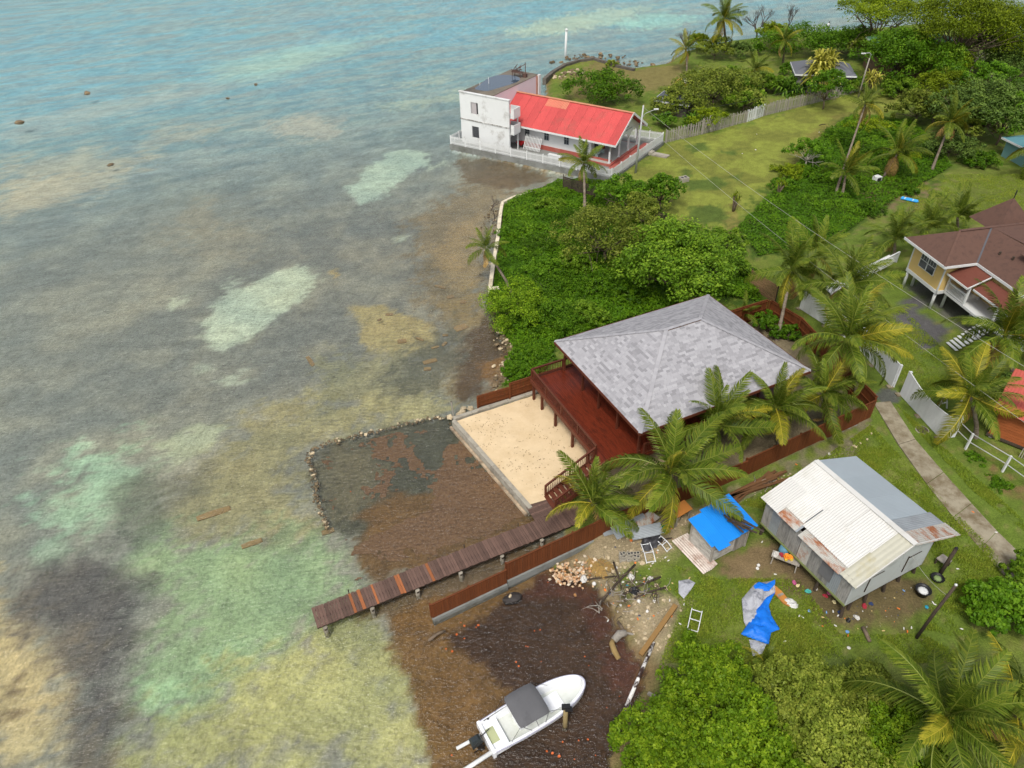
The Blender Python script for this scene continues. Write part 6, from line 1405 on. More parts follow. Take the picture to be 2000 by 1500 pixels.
# ---- small litter, each piece its own
LW = mat('litter_white', S(210, 208, 202), .05, 3, .6, 0); LB = mat('litter_blue', S(110, 150, 196), .05, 3, .5, 0); LO = mat('litter_orange', S(220, 120, 50), .05, 3, .6, 0); LT = mat('litter_teal', S(40, 140, 160), .05, 3, .5, 0); LY = mat('litter_tan', S(200, 176, 120), .1, 4, .8, 0)
bot = MB().lathe([(.02, -.14), (.06, -.13), (.06, .06), (.025, .11), (.025, .14)], n=8)
bot_me = {m_.name: bot.mesh('bottle', [m_], True) for m_ in (LW, LB, LO, LT, LY)}
lid_me = {m_.name: MB().lathe([(.16, 0), (.17, .05), (.12, .06)], n=10).mesh('lid', [m_], True) for m_ in (LW, LB, LO, LT, LY)}
litter = [(1581, 1193, LB, 1), (1561, 1203, LW, 0), (1568, 1206, LW, 0), (1614, 1196, LB, 0), (1607, 1206, LY, 0), (1627, 1194, LW, 0), (1637, 1202, LW, 0), (1632, 1222, LW, 0), (1533, 1252, LW, 0), (1655, 1234, LB, 1), (1656, 1241, LO, 0), (1515, 1120, LW, 0), (1489, 1057, LW, 0), (1480, 1108, LW, 1),
          (1765, 1153, LB, 0), (1810, 1185, LT, 1), (1822, 1176, LW, 0), (1826, 1180, LW, 0), (1893, 1153, LB, 0), (1765, 1228, LW, 0), (1780, 1226, LW, 0), (1772, 1234, LO, 0), (1725, 1232, LY, 0), (1658, 1265, LW, 1), (1755, 1188, LO, 0), (1870, 1112, LW, 0), (1878, 1228, LW, 0), (1328, 1218, LW, 0), (1336, 1180, LW, 0), (1308, 1172, LW, 0), (1347, 1128, LY, 0),
          (1205, 1108, LW, 0), (1192, 1150, LB, 0), (1189, 1200, LW, 0), (1275, 1100, LW, 0), (1300, 1088, LW, 0), (1306, 1094, LW, 0), (1225, 1142, LT, 0), (1246, 1205, LO, 0), (1312, 1203, LO, 0), (1516, 940, LO, 0), (1545, 882, LW, 0), (1620, 886, LW, 1), (1555, 907, LO, 0), (1572, 924, LW, 0), (1955, 935, LW, 0), (1945, 1040, LW, 0), (1700, 1035, LY, 0), (1900, 1000, LO, 0), (1512, 930, LW, 0),
          (1478, 262, LW, 0), (1476, 291, LW, 1), (1450, 300, LW, 0), (1255, 306, LW, 0), (1600, 258, LW, 0)]
LMK = (('under the seaward edge of the shack', 1600, 1190), ('beside the blue tarpaulin', 1520, 1240), ('by the shack gable tubs', 1815, 1170), ('near the leaning post', 1770, 1230), ('in the dirt before the blue shed', 1485, 1090), ('on the grass near the lounger frame', 1335, 1190), ('in the rubble by the conch shells', 1210, 1140), ('by the hollow blocks', 1290, 1085), ('near the timber pile along the fence', 1530, 920), ('beside the concrete path', 1930, 980), ('on the far lawn', 1470, 285), ('right of the shack on the grass', 1880, 1160), ('near the church fence', 1255, 306))
def landmark(x, y): return min(LMK, key=lambda q: (q[1]-x)**2+(q[2]-y)**2)[0]
for i, (x, y, mt, kd) in enumerate(litter):
    p = site(x, y, GZ+.06); zt = float(gz_at(p[None, :2])[0]); p[2] = max(zt, .02)+(.05 if not kd else 0.01)
    o = obj('plastic_dish' if kd else 'litter_bottle', (lid_me if kd else bot_me)[mt.name], None, p, (math.pi/2 if not kd else R.uniform(-.3, .3), 0, R.uniform(0, 6)), (.62,)*3)
    tag(o, ('flat round ' if kd else 'small ')+{'litter_white': 'white', 'litter_blue': 'pale blue', 'litter_orange': 'orange', 'litter_teal': 'teal', 'litter_tan': 'tan'}[mt.name]+(' dish' if kd else ' bottle')+' lying as litter '+landmark(x, y), 'litter', 'litter on the ground')
# ---- shed with a blue roof
SDA = math.radians(28.5); sd0 = site(1386, 1101, GZ)
sd_ = empty('blue_roof_shed', sd0, SDA, 'small plank shed with a bright blue sheet roof', 'shed')
SW, SD_, SHh = 2.75, 1.85, 1.35
PLK = mat('whitewashed_plank', S(186, 182, 174), .2, 4, .9, .3, .2, S(120, 114, 106), (.48, .68), (1, 1, 4))
for i in range(10):
    z = .15+i*.168
    MB().bx(.02, SW, -.02, .02, z, z+.155).build('wall_plank', PLK, sd_); MB().bx(-.02, .02, .02, SD_, z, z+.155).build('wall_plank', PLK, sd_); MB().bx(SW-.02, SW+.02, .03, SD_, z, z+.155).build('wall_plank', PLK, sd_); MB().bx(.02, SW, SD_-.02, SD_+.02, z, z+.155).build('wall_plank', PLK, sd_)
MB().bx(.55, 1.0, -.05, -.022, .95, 1.5).build('hatch', mat('rust_brown_board', S(110, 78, 54), .2, 3), sd_)
for i in range(4): MB().bx(1.75+i*.22, 1.93+i*.22, -.06, -.022, .1, 1.7).build('door_plank', T_GREY, sd_)
for a in (.0, SW):
    for b in (0, SD_): MB().bx(a-.06, a+.06, b-.06, b+.06, -.35, .3+SHh+.2).build('post', T_GREY, sd_)
BLUE = mat('blue_roof_sheet', S(20, 128, 216), .08, 2, .5, .04, .05, S(40, 110, 176), (.6, .8))
for i, (x0, x1, y0, y1, l) in enumerate(((-.35, .75, -.15, 2.0, 0), (.7, 1.7, -.35, 2.2, .012), (1.65, 2.45, -.3, 2.3, 0), (2.4, 3.15, -.3, 2.3, .012), (-.15, .75, -.55, .5, .03))):
    sheet('roof_sheet', (x0, y0, 1.88+(y0+.3)*.14+l), (x0+1, y0, 1.88+(y0+.3)*.14+l), (0, y1-y0, (y1-y0)*.14), x1-x0, BLUE, sd_, .13, .014)
for i in range(9):
    o = MB().bar((0, 0, 0), (R.uniform(1.1, 1.9), 0, 0), .13, .03).build('loose_board', None or T_DARKPOST, None, loc=tuple(np.array(sd0)+np.array([.9, 1.4, 2.28])+np.array([R.uniform(-.1, .9), R.uniform(-.1, .5), .03*i])), rot=(R.uniform(-.1, .1), R.uniform(-.1, .02), math.radians(-50+R.uniform(-14, 14))))
    tag(o, 'old dark board lying loose on the blue shed roof', 'board', 'boards on the blue roof')
fr_ = empty('rusty_frame', site(1328, 1018, GZ), math.radians(30), 'small rust orange lean to frame behind the blue shed', 'frame')
MB().slab([(-.6, -.3, 1.0), (.6, -.3, 1.1), (.6, .5, 1.2), (-.6, .5, 1.1)], .03).build('top', mat('rust_orange', S(170, 110, 50), .2, 3), fr_)
for a in (-.5, .5):
    for b in (-.2, .4): MB().bx(a-.04, a+.04, b-.04, b+.04, 0, 1.02).build('leg', T_GREY, fr_)
# ---- tarpaulins
def tarp(name, px, mt, label, h, seed, parent=None, zoff=.03, n=34, fold=1.0, cat='tarpaulin'):
    q = site2(px, GZ); lo, hi = q.min(0), q.max(0); c = (lo+hi)/2; u_ = np.linspace(0, 1, n); A, B = np.meshgrid(lo[0]+(hi[0]-lo[0])*u_, lo[1]+(hi[1]-lo[1])*u_)
    jx = (hi-lo)/n; d = sdist(A, B, q); rid = np.abs(fbm(A*1.6+seed, B*1.6, 4)-.5)*2
    z = GZ+zoff+h*(.25+fbm(A*1.2+seed, B*1.2, 3))*np.clip(d*2.2+.2, 0, 1)-h*.55*np.clip(1-rid*5, 0, 1)*np.clip(d*2, 0, 1)*fold+.03
    # pull the border cells onto the outline
    k = (d <= 0)
    for i, j in zip(*np.where(k & (d > -max(jx)*1.5))):
        best = None
        for (a, b) in zip(q, np.roll(q, -1, 0)):
            e = b-a; t = np.clip(((A[i, j]-a[0])*e[0]+(B[i, j]-a[1])*e[1])/(e@e), 0, 1); p = a+e*t; dd = (p[0]-A[i, j])**2+(p[1]-B[i, j])**2
            if best is None or dd < best[0]: best = (dd, p)
        A[i, j], B[i, j] = best[1]
    ok = d > -max(jx)*1.5; idx_ = np.arange(n*n).reshape(n, n)
    f = np.stack([idx_[:-1, :-1], idx_[:-1, 1:], idx_[1:, 1:], idx_[1:, :-1]], -1).reshape(-1, 4); good = ok.ravel()[f].all(1) & (d.ravel()[f] > 0).any(1)
    v = np.stack([A-c[0], B-c[1], z-GZ], -1).reshape(-1, 3); f = f[good]; uq, inv = np.unique(f, return_inverse=True)
    o = obj(name, mesh_np(name, v[uq], inv.reshape(f.shape), [mt], None, True), parent, (c[0], c[1], GZ) if parent is None else (0, 0, 0))
    return tag(o, label, cat) if parent is None else o
SILV = mat('silver_tarp', S(168, 170, 176), .22, 5, .4, .9, 0, S(120, 122, 130), (.5, .65)); BLT = mat('blue_tarp', S(22, 112, 214), .14, 3, .42, .9, 0, S(10, 92, 196), (.55, .7))
tarp('tarpaulin', [(1448, 1172), (1475, 1140), (1512, 1136), (1514, 1158), (1490, 1190), (1475, 1230), (1462, 1240), (1452, 1215)], SILV, 'crumpled silver side of the big tarpaulin on the grass', .34, 4)
tarp('tarpaulin', [(1462, 1250), (1478, 1252), (1497, 1258), (1488, 1278), (1470, 1283)], SILV, 'silver tail of the big tarpaulin nearest the mangroves', .12, 9)
tarp('tarpaulin', [(1513, 1160), (1500, 1185), (1505, 1205), (1522, 1232), (1505, 1238), (1500, 1262), (1472, 1252), (1446, 1242), (1462, 1218), (1478, 1192), (1496, 1170)], BLT, 'bright blue crumpled tarpaulin on the grass below the shed', .42, 6, zoff=.1)
tarp('tarpaulin', [(1470, 1150), (1480, 1142), (1495, 1146), (1512, 1137), (1512, 1146), (1500, 1160), (1475, 1160)], BLT, 'small blue fold at the top of the big silver tarpaulin', .2, 8, zoff=.22)
tarp('tarpaulin', [(1325, 1136), (1345, 1133), (1358, 1140), (1348, 1155), (1335, 1171), (1325, 1160)], SILV, 'small crumpled grey tarpaulin on the grass near the rubble', .2, 3)
pb_ = empty('plywood_board', site(1525, 1163, GZ+.04), math.radians(-68), 'orange brown curved plywood board beside the blue tarpaulin', 'board')
PLY = mat('orange_ply', S(182, 122, 58), .2, 3, .7, .1, 0, S(140, 100, 60), (.5, .7)); MB().prism([(-.75, -.16), (-.3, -.28), (.5, -.24), (.8, -.05), (.7, .18), (-.2, .22), (-.7, .1)], 0, .05).build('sheet', PLY, pb_); MB().bx(-.1, .05, -.2, .18, .05, .06).build('patch', T_GREY, pb_)
crumple('plastic_film', site(1545, 1178, GZ+.03), .45, mat('clear_film', S(196, 196, 192), .2, 8, .3, .2), 'crumpled clear plastic film beside the plywood board', 'film', 55, .15)
# ---- rubble, sheets, sticks between the fence and the shed
rub = empty('tin_sheet_pile', site(1240, 1048, GZ), 0, 'pile of bent grey corrugated sheets against the board fence', 'sheet pile'); o0 = np.array(rub.location)
for i, (x0, y0, ang, L, W, mt) in enumerate(((1180, 1050, 14, 2.6, .8, GALV), (1205, 1058, 24, 2.4, .9, GALV), (1215, 1042, 34, 2.2, .7, RUST), (1235, 1062, 10, 2.0, .8, GALV), (1250, 1050, 40, 1.8, .8, RUST))):
    a = site(x0, y0, GZ)-o0; d = Vector((math.cos(math.radians(ang)), math.sin(math.radians(ang)), .06)); s_ = Vector((-d.y, d.x, .25*(i % 2)))
    sheet('tin_sheet', tuple(a+[0, 0, .12+.07*i]), tuple(Vector(a+np.array([0, 0, .12+.07*i]))+s_), d*L, W, mt, rub, .1, .015)
crumple('dark_tarp', site(1272, 1058, GZ), .95, mat('black_sheeting', S(62, 62, 66), .2, 5, .5, .2), 'dark grey plastic sheeting heaped by the tin pile', 'sheeting', 61, .5, .6)
crumple('green_net', site(1293, 1034, GZ), .38, mat('green_netting', S(30, 120, 80), .2, 8, .6, .3), 'heap of green netting near the shed', 'net', 62, .35)
lng = empty('sheet_stack', site(1350, 1082, GZ), 0, 'long stack of pinkish white ribbed sheets lying beside the shed', 'sheet stack'); o0 = np.array(lng.location)
for i in range(4):
    a = site(1330+i*4, 1048-i*1, GZ)-o0; b = site(1392+i*3, 1112-i*2, GZ)-o0; d = Vector(b-a); s_ = Vector((d.y, -d.x, 0)).normalized()
    sheet('roof_sheet', tuple(a+[0, 0, .06+.05*i]), tuple(Vector(a+np.array([0, 0, .06+.05*i]))+s_), d, .75, mat('pinkish_sheet', S(206, 194, 184), .12, 3, .6, .1, .06, S(150, 120, 104), (.5, .68)), lng, .15, .025)
blk = MB().bx(-.2, .2, -.1, .1, 0, .2).bx(-.15, -.03, -.06, .06, .2, .201, 1).bx(.03, .15, -.06, .06, .2, .201, 1).mesh('hollow_block', [CONC, DARK])
g = random.Random(5); p0 = site(1228, 1092, GZ)
for i in range(14):
    lay = i//6; j = i % 6
    o = obj('hollow_block', blk, None, (p0[0]+(j % 3)*.42-.4+g.uniform(-.03, .03), p0[1]+(j//3)*.24-.1+.05*lay, GZ-.05+lay*.2), (0, g.uniform(-.05, .05), g.uniform(-.3, .3)+.4*(lay > 1)))
    tag(o, 'grey hollow concrete block in the stack by the tin sheets', 'block', 'stack of hollow blocks')
o = obj('hollow_block', blk, None, site(1335, 354, GZ), (0, 0, .4), (2.6, 4, 2.6)); tag(o, 'lone grey concrete block lying on the lawn', 'block')
# stacked old timber behind the shed
tp = site(1470, 962, GZ)
for i in range(12):
    a = site(1400+R.uniform(0, 40), 985-R.uniform(0, 14), GZ); b = site(1500+R.uniform(0, 45), 935-R.uniform(-8, 14), GZ); a[2] += .06+.05*(i//3); b[2] += .06+.05*(i//3)
    o = MB().bar((0, 0, 0), tuple(b-a), .2, .06).build('old_beam', mat('rotten_timber', S(104, 74, 48), .3, 4, .95, .3, .2), None, loc=tuple(a)); tag(o, 'old brown timber in the pile along the board fence', 'timber', 'timber pile by the fence')
dfm = FR['dry', 3]
for i, (x, y, az) in enumerate(((1148, 1085, -1.2), (1155, 1092, -1.0), (1163, 1090, -.7), (1510, 945, .6), (1545, 950, .2), (1700, 395, .4), (1720, 398, .2))):
    o = obj('fallen_frond', dfm, None, site(x, y, GZ+.12), (R.uniform(-.4, .4), .05, az), (.42, .5, .12)); tag(o, ('leftmost', 'middle', 'rightmost', 'left', 'right', 'left', 'right')[i]+' dry fallen palm frond on the '+('rubble beside the conch shells' if i < 3 else 'timber pile' if i < 5 else 'vine patch by the blue board'), 'palm frond', 'fallen fronds')
# tubular chair frames
def tube_frame(name, px, rz, label, sc=1.0, lean=.5):
    t = empty(name, site(*px, GZ), rz, label, 'frame'); m_ = mat('tube_white', S(206, 208, 210), .05, 3, .4, 0)
    for s_ in (-.28, .28): MB().tube([(0, s_*sc, .03), (.55*sc, s_*sc, .35*sc), (1.2*sc, s_*sc, .42*sc)], .028, 6).build('side_tube', m_, t)
    for u_ in (.05, .55, 1.15): MB().tube([(u_*sc, -.28*sc, .05+.32*min(1, u_/.6)*sc), (u_*sc, .28*sc, .05+.32*min(1, u_/.6)*sc)], .026, 6).build('cross_tube', m_, t)
    for s_ in (-.28, .28): MB().tube([(.7*sc, s_*sc, .36*sc), (.9*sc, s_*sc, .0)], .026, 6).build('leg', m_, t)
    return t
tube_frame('chair_frame', (1352, 1234), math.radians(68), 'white tubular lounger frame lying on the grass'); tube_frame('chair_frame', (1272, 1100), math.radians(100), 'bent aluminium chair frame beside the hollow blocks'); tube_frame('chair_frame', (1308, 1075), math.radians(130), 'second aluminium chair frame near the dark sheeting', .8)
# logs and beams
def log(name, a, b, r, label, mt=T_DARKPOST, z=.1, cat='log', square=False, r2=None):
    pa, pb = site(*a, GZ), site(*b, GZ)
    pa[2] = max(float(gz_at(pa[None, :2])[0]), 0)+z; pb[2] = max(float(gz_at(pb[None, :2])[0]), 0)+z; d = pb-pa
    mb = MB()
    if square: mb.bar((0, 0, 0), tuple(d), r*2, r*1.6)
    else: mb.tube([(0, 0, 0), tuple(d*.5+np.array([0, .06, .04])), tuple(d)], [r, r*.95, r2 or r*.8], 7)
    return tag(mb.build(name, mt, None, not square, loc=tuple(pa)), label, cat)
log('driftwood_pole', (1165, 1178), (1240, 1106), .08, 'long dark driftwood pole leaning across the rubble', z=.18)
log('beam', (1252, 1275), (1318, 1190), .13, 'thick brown beam running from the grass to the shore pipe', mat('brown_beam', S(134, 104, 62), .2, 3, .9, .2), square=True, z=.36)
log('log', (1684, 1228), (1697, 1256), .12, 'short pale log on the grass below the shack corner', BARK, z=.1)
log('driftwood_pole', (1198, 1100), (1215, 1150), .06, 'dark branch lying across the rubble', z=.12); log('driftwood_pole', (1215, 1160), (1290, 1130), .07, 'dark forked branch on the rubble heap', z=.15); log('driftwood_pole', (1238, 1170), (1300, 1150), .06, 'thin branch on the rubble heap nearest the grass', z=.12); log('driftwood_pole', (1110, 1130), (1205, 1125), .05, 'thin dark stick along the conch shore', z=.1)
log('driftwood_pole', (1208, 1205), (1222, 1228), .1, 'short pale driftwood lump on the wet shore', BARK, z=.08); log('driftwood_pole', (1290, 1060), (1312, 1052), .05, 'short stick by the shed sheets', z=.1)
log('timber_offcut', (1268, 1345), (1290, 1362), .09, 'grey offcut floating at the mangrove edge', T_GREY, z=.02, square=True); log('timber_offcut', (835, 1240), (868, 1220), .09, 'barky log at the foot of the fence end in the water', BARK, z=.03)
log('timber_offcut', (1600, 245), (1612, 243), .05, 'small stick on the far lawn', z=.05)
stp = empty('driftwood_stump', site(1212, 1262, .05), .4, 'curled barky driftwood stump in the shallows', 'driftwood'); BK2 = mat('yellow_bark', S(140, 118, 76), .3, 5, .95, .4)
MB().tube([(-.45, -.6, -.05), (-.5, -.2, .12), (-.42, .25, .15), (-.2, .5, .08)], [.14, .17, .16, .11], 8).build('root', BK2, stp, True); MB().tube([(-.2, .4, .1), (.25, .55, .25), (.6, .45, .25)], [.2, .24, .18], 8).build('stem', T_GREY, stp, True); MB().tube([(.6, .5, .2), (1.1, .2, .06), (1.5, -.3, .0)], [.07, .06, .04], 6).build('branch', T_GREY, stp, True)
# ---- conch shells, rubble stones
def rock_mesh(name, mt, seed, sub=2, squash=.7, rough=.28):
    bm = bmesh.new(); bmesh.ops.create_icosphere(bm, subdivisions=sub, radius=1); g = np.random.default_rng(seed)
    for v_ in bm.verts:
        k = 1+rough*(g.random()-.5)*2; v_.co *= k; v_.co.z *= squash
    me = bpy.data.meshes.new(name); bm.to_mesh(me); bm.free(); me.materials.append(mt)
    me.polygons.foreach_set('use_smooth', np.zeros(len(me.polygons), bool)); return me
import bmesh
SHELLC = [mat('conch_%d' % i, c, .15, 8, .7, .1, .15) for i, c in enumerate((S(200, 172, 136), S(190, 150, 112), S(200, 186, 164), S(160, 116, 72), S(188, 160, 132)))]
def conch(mt, seed):
    g = np.random.default_rng(seed); mb = MB(); mb.lathe([(.01, -.16), (.04, -.1), (.09, -.02), (.105, .04), (.07, .08), (.05, .10), (.01, .15)], n=8)
    mb.add([(.08, -.06, -.08), (.17, -.05, -.02), (.16, .03, .06), (.07, .05, .06)], [(0, 1, 2, 3)]); return mb.mesh('conch_shell', [mt], False)
cm = [conch(m_, i) for i, m_ in enumerate(SHELLC)]
g = random.Random(9)
for i in range(170):
    t = g.random(); x = 1076+74*t+g.uniform(-6, 14); y = 1112-6*t+g.gauss(0, 10)+6*math.sin(3*t); p = site(x, y, GZ); hp = max(0, .42-.01*abs(y-1106))*g.random()
    p[2] = max(float(gz_at(p[None, :2])[0]), .05)+.06+hp*.8
    tag(obj('conch_shell', g.choice(cm), None, p, (g.uniform(0, 6), g.uniform(0, 6), g.uniform(0, 6)), (g.uniform(.6, .95),)*3), 'conch shell in the pale heap of shells at the fence foot', 'shell', 'heap of conch shells')
RK = [rock_mesh('stone', mat('rubble_stone', S(184, 168, 138), .3, 3, .95, .3, .25, S(120, 106, 84), (.5, .7)), s_) for s_ in (1, 2, 3)]; RKD = [rock_mesh('stone', mat('wet_stone', S(120, 104, 78), .35, 3, .7, .3, .3, S(70, 58, 44), (.45, .65)), s_) for s_ in (4, 5, 6)]
def stones(name, px_poly, n, smin, smax, label, meshes, seed, z=None, kind_stuff=False):
    pts = scatter(px_poly, n, .4, seed); root = empty(name, (pts[:, 0].mean(), pts[:, 1].mean(), .2), 0, label, 'stones'); o = np.array(root.location); g = random.Random(seed)
    for p in pts:
        h = float(gz_at(p[None])[0]); s_ = smin+(smax-smin)*g.random()**2.5; obj('stone', g.choice(meshes), root, (p[0]-o[0], p[1]-o[1], h+s_*.2-o[2]), (g.uniform(-.4, .4), g.uniform(-.4, .4), g.uniform(0, 6)), (s_, s_*g.uniform(.6, 1), s_*.8))
    return root
stones('rubble_stones', [(1150, 1105), (1300, 1030), (1320, 1080), (1260, 1120), (1340, 1180), (1300, 1270), (1240, 1270), (1180, 1170)], 170, .04, .16, 'scatter of coral rubble stones on the sandy shore', RK, 71)
stones('rubble_stones', [(1090, 1100), (1300, 1020), (1440, 965), (1600, 905), (1700, 845), (1705, 855), (1600, 925), (1440, 990), (1300, 1045), (1100, 1112)], 130, .04, .13, 'line of small stones at the foot of the board fence', RK, 72)
SCR = [rock_mesh('scrap', m_, 40+i, 1, .35, .4) for i, m_ in enumerate((LW, LY, T_GREY, T_DARKPOST, RAGB, LO))]
stones('shore_rubbish', [(1120, 1105), (1310, 1025), (1330, 1060), (1270, 1110), (1330, 1150), (1290, 1200), (1230, 1230), (1170, 1150)], 150, .02, .11, 'scatter of small rubbish and wrack over the shore rubble', SCR, 73)
stones('yard_rubbish', [(1560, 1140), (1640, 1200), (1800, 1140), (1840, 1190), (1700, 1250), (1590, 1225)], 70, .015, .06, 'scatter of tiny scraps on the ground round the shack stilts', SCR, 74)
def stone_line(name, pts, n, smin, smax, jit, label, meshes, seed, zb=-.08, zr=.16):
    P_ = np.array([site(x, y, 0)[:2] for x, y in pts]); seg = np.linalg.norm(np.diff(P_, axis=0), axis=1); cum = np.concatenate([[0], np.cumsum(seg)]); g = random.Random(seed)
    root = empty(name, (P_[:, 0].mean(), P_[:, 1].mean(), 0), 0, label, 'rocks'); o = np.array(root.location)
    for i in range(n):
        t = cum[-1]*(i+g.random())/n; x = np.interp(t, cum, P_[:, 0])+g.gauss(0, jit); y = np.interp(t, cum, P_[:, 1])+g.gauss(0, jit); s_ = smin+(smax-smin)*g.random()**1.6
        obj('stone', g.choice(meshes), root, (x-o[0], y-o[1], zb+zr*g.random()), (g.uniform(-.4, .4), g.uniform(-.4, .4), g.uniform(0, 6)), (s_, s_*g.uniform(.6, 1), s_*.75))
    return root
MIX = RKD*2+RK
stone_line('rock_rim', [(640, 1032), (622, 985), (612, 930), (604, 885), (625, 868), (690, 852), (760, 836), (830, 817), (880, 812)], 260, .06, .15, .12, 'low rim of rocks enclosing the weedy pool beside the jetty', RKD*3+RK, 81, -.09, .08)
stone_line('shore_rocks', [(885, 818), (905, 806), (925, 800)], 9, .12, .32, .2, 'pale rocks at the seaward corner of the beach wall', RK, 82, 0, .2)
stone_line('shore_rocks', [(975, 760), (992, 725), (998, 690), (975, 650)], 120, .08, .26, .45, 'stony weedy shore beside the board fence and bush', MIX, 83, -.05, .2)
stone_line('shore_rocks', [(955, 555), (950, 520), (965, 450), (960, 400)], 60, .07, .2, .5, 'scattered stones in the weed below the pale sea wall', MIX, 84, -.12, .15)
stone_line('shore_rocks', [(1080, 120), (1130, 108), (1180, 108), (1260, 128)], 40, .2, .55, 1.2, 'dark rocks off the point behind the church', RKD, 85, -.2, .35)
stone_line('shore_rocks', [(1085, 160), (1110, 150), (1140, 145)], 40, .15, .5, .8, 'pale and dark rubble inside the curved sea wall', RK+RKD, 86, .5, .2)
stone_line('shore_rocks', [(1560, 660), (1590, 700), (1610, 730)], 60, .08, .22, .4, 'pale stones along the inside of the back board fence', RK, 87, .5, .1)
for i, (x, y, s_) in enumerate(((38, 239, .8), (215, 322, .5), (170, 182, .8), (445, 192, .4), (742, 624, .25), (500, 165, .5))):
    o = obj('reef_rock', RKD[i % 3], None, site(x, y, -.05), (0, 0, i), (s_, s_*.6, s_*.5)); tag(o, 'dark reef rock breaking the water '+('near the left edge', 'in the pale band left of centre', 'in the far ripples', 'far out in the bay', 'in the sandy weed beside the shore', 'farthest out in the ripples')[i], 'rock')
bo = empty('dark_boulder', site(1000, 1168, .0), .3, 'dark oval hump with orange scraps half sunk in the brown cove', 'boulder')
obj('hump', rock_mesh('hump', mat('black_rock', S(52, 48, 46), .2, 4, .6, .3), 77, 2, .5, .12), bo, (0, 0, -.05), (0, 0, 0), (.62, .36, .55)); obj('scrap', RK[0], bo, (-.1, .02, .2), (0, 0, 1), (.14, .09, .05))
for i, (x, y, r) in enumerate(((1160, 1144, .13), (1247, 1178, .12), (1480, 1108, .11))):
    o = MB().lathe([(.01, -r), (r*.6, -r*.8), (r, 0), (r*.6, r*.8), (.01, r)], n=12).build('float_buoy', LW, None, True, loc=tuple(site(x, y, .45)+[0, 0, .2])); tag(o, ('round white float at the edge of the conch shells', 'round white float in the middle of the rubble', 'round white float in the dirt by the shed')[i], 'buoy')
crumple('rag', site(1233, 1128, GZ), .3, RAGW, 'pinkish white cloth on the rubble heap', 'rag', 91, .2); crumple('rag', site(1270, 1130, GZ), .22, RAGW, 'white cloth on the rubble heap nearest the grass', 'rag', 92, .2); crumple('rag', site(1140, 1131, .4), .32, RAGW, 'white plastic bag on the conch shore', 'rag', 93, .2); crumple('rag', site(1240, 1155, GZ), .4, BLACK, 'black plastic bag in the rubble', 'bag', 94, .25)
g = random.Random(31)
for lb, poly_c, n_ in (('tangle of dry brushwood on the rubble behind the conch shells', (1215, 1150), 46), ('brushwood heap between the rubble and the grass', (1265, 1150), 40), ('dark wrack sticks along the wet edge of the cove', (1195, 1185), 30), ('sticks and fronds on the timber pile', (1500, 945), 26)):
    c0 = site(*poly_c, GZ); root = empty('brushwood', c0, 0, lb, 'brushwood')
    for i in range(n_):
        a = g.uniform(0, 6.28); L = g.uniform(.25, 1.0); r_ = 1.1*g.random()**.5; a2 = g.uniform(0, 6.28); x, y = r_*math.cos(a2), r_*.8*math.sin(a2); z = .04+.25*g.random()*(1-r_/1.4)
        MB().tube([(x, y, z), (x+L*.5*math.cos(a), y+L*.5*math.sin(a), z+g.uniform(0, .12)), (x+L*math.cos(a+.2), y+L*math.sin(a+.2), z+g.uniform(-.03, .1))], [.024, .018, .009], 4).build('stick', g.choice((T_DARKPOST, BARK, T_GREY)), root)
# ---- pipes and post at the cove
def pipe(name, a, b, za, zb, r, label, mt):
    pa, pb = site(*a, za), site(*b, zb); return tag(MB().tube([(0, 0, 0), tuple(pb-pa)], r, 10).build(name, mt, None, True, loc=tuple(pa)), label, 'pipe')
PVC = mat('stained_pvc', S(222, 220, 216), .06, 3, .5, .05, 0, S(60, 44, 40), (.50, .55))
pipe('white_pipe', (1277, 1255), (1218, 1392), .45, -.12, .10, 'long spotted white pipe sloping from the shore into the cove', PVC)
pipe('white_pipe', (892, 1462), (932, 1440), .05, .35, .09, 'short white pipe sticking out behind the boat engine', WHITE); pipe('white_pipe', (880, 1522), (962, 1468), -.1, .35, .11, 'white pipe running from the boat stern to the bottom edge', WHITE)
bp_ = empty('mooring_pile', site(1104, 1418, 0), 0, 'wooden mooring pile with a black cap beside the boat', 'post')
MB().tube([(0, 0, -1), (-.02, .05, 1.75)], [.13, .12], 10).build('pile', mat('green_pile', S(132, 116, 80), .2, 4, .9, .2), bp_, True); MB().bx(-.22, .2, -.05, .15, 1.7, 1.95).bx(-.06, .3, -.1, .1, 1.62, 1.78).build('cap', BLACK, bp_)
pk = empty('mooring_stick', site(886, 812, .3), 0, 'thin stake at the corner of the beach wall', 'post'); MB().tube([(0, 0, 0), (-.1, .1, 1.3)], .05, 6).build('shaft', T_GREY, pk); MB().tube([(-.1, .1, 1.3), (-.1, .1, 1.34)], [.06, .03], 6).build('tip', T_DARKPOST, pk)
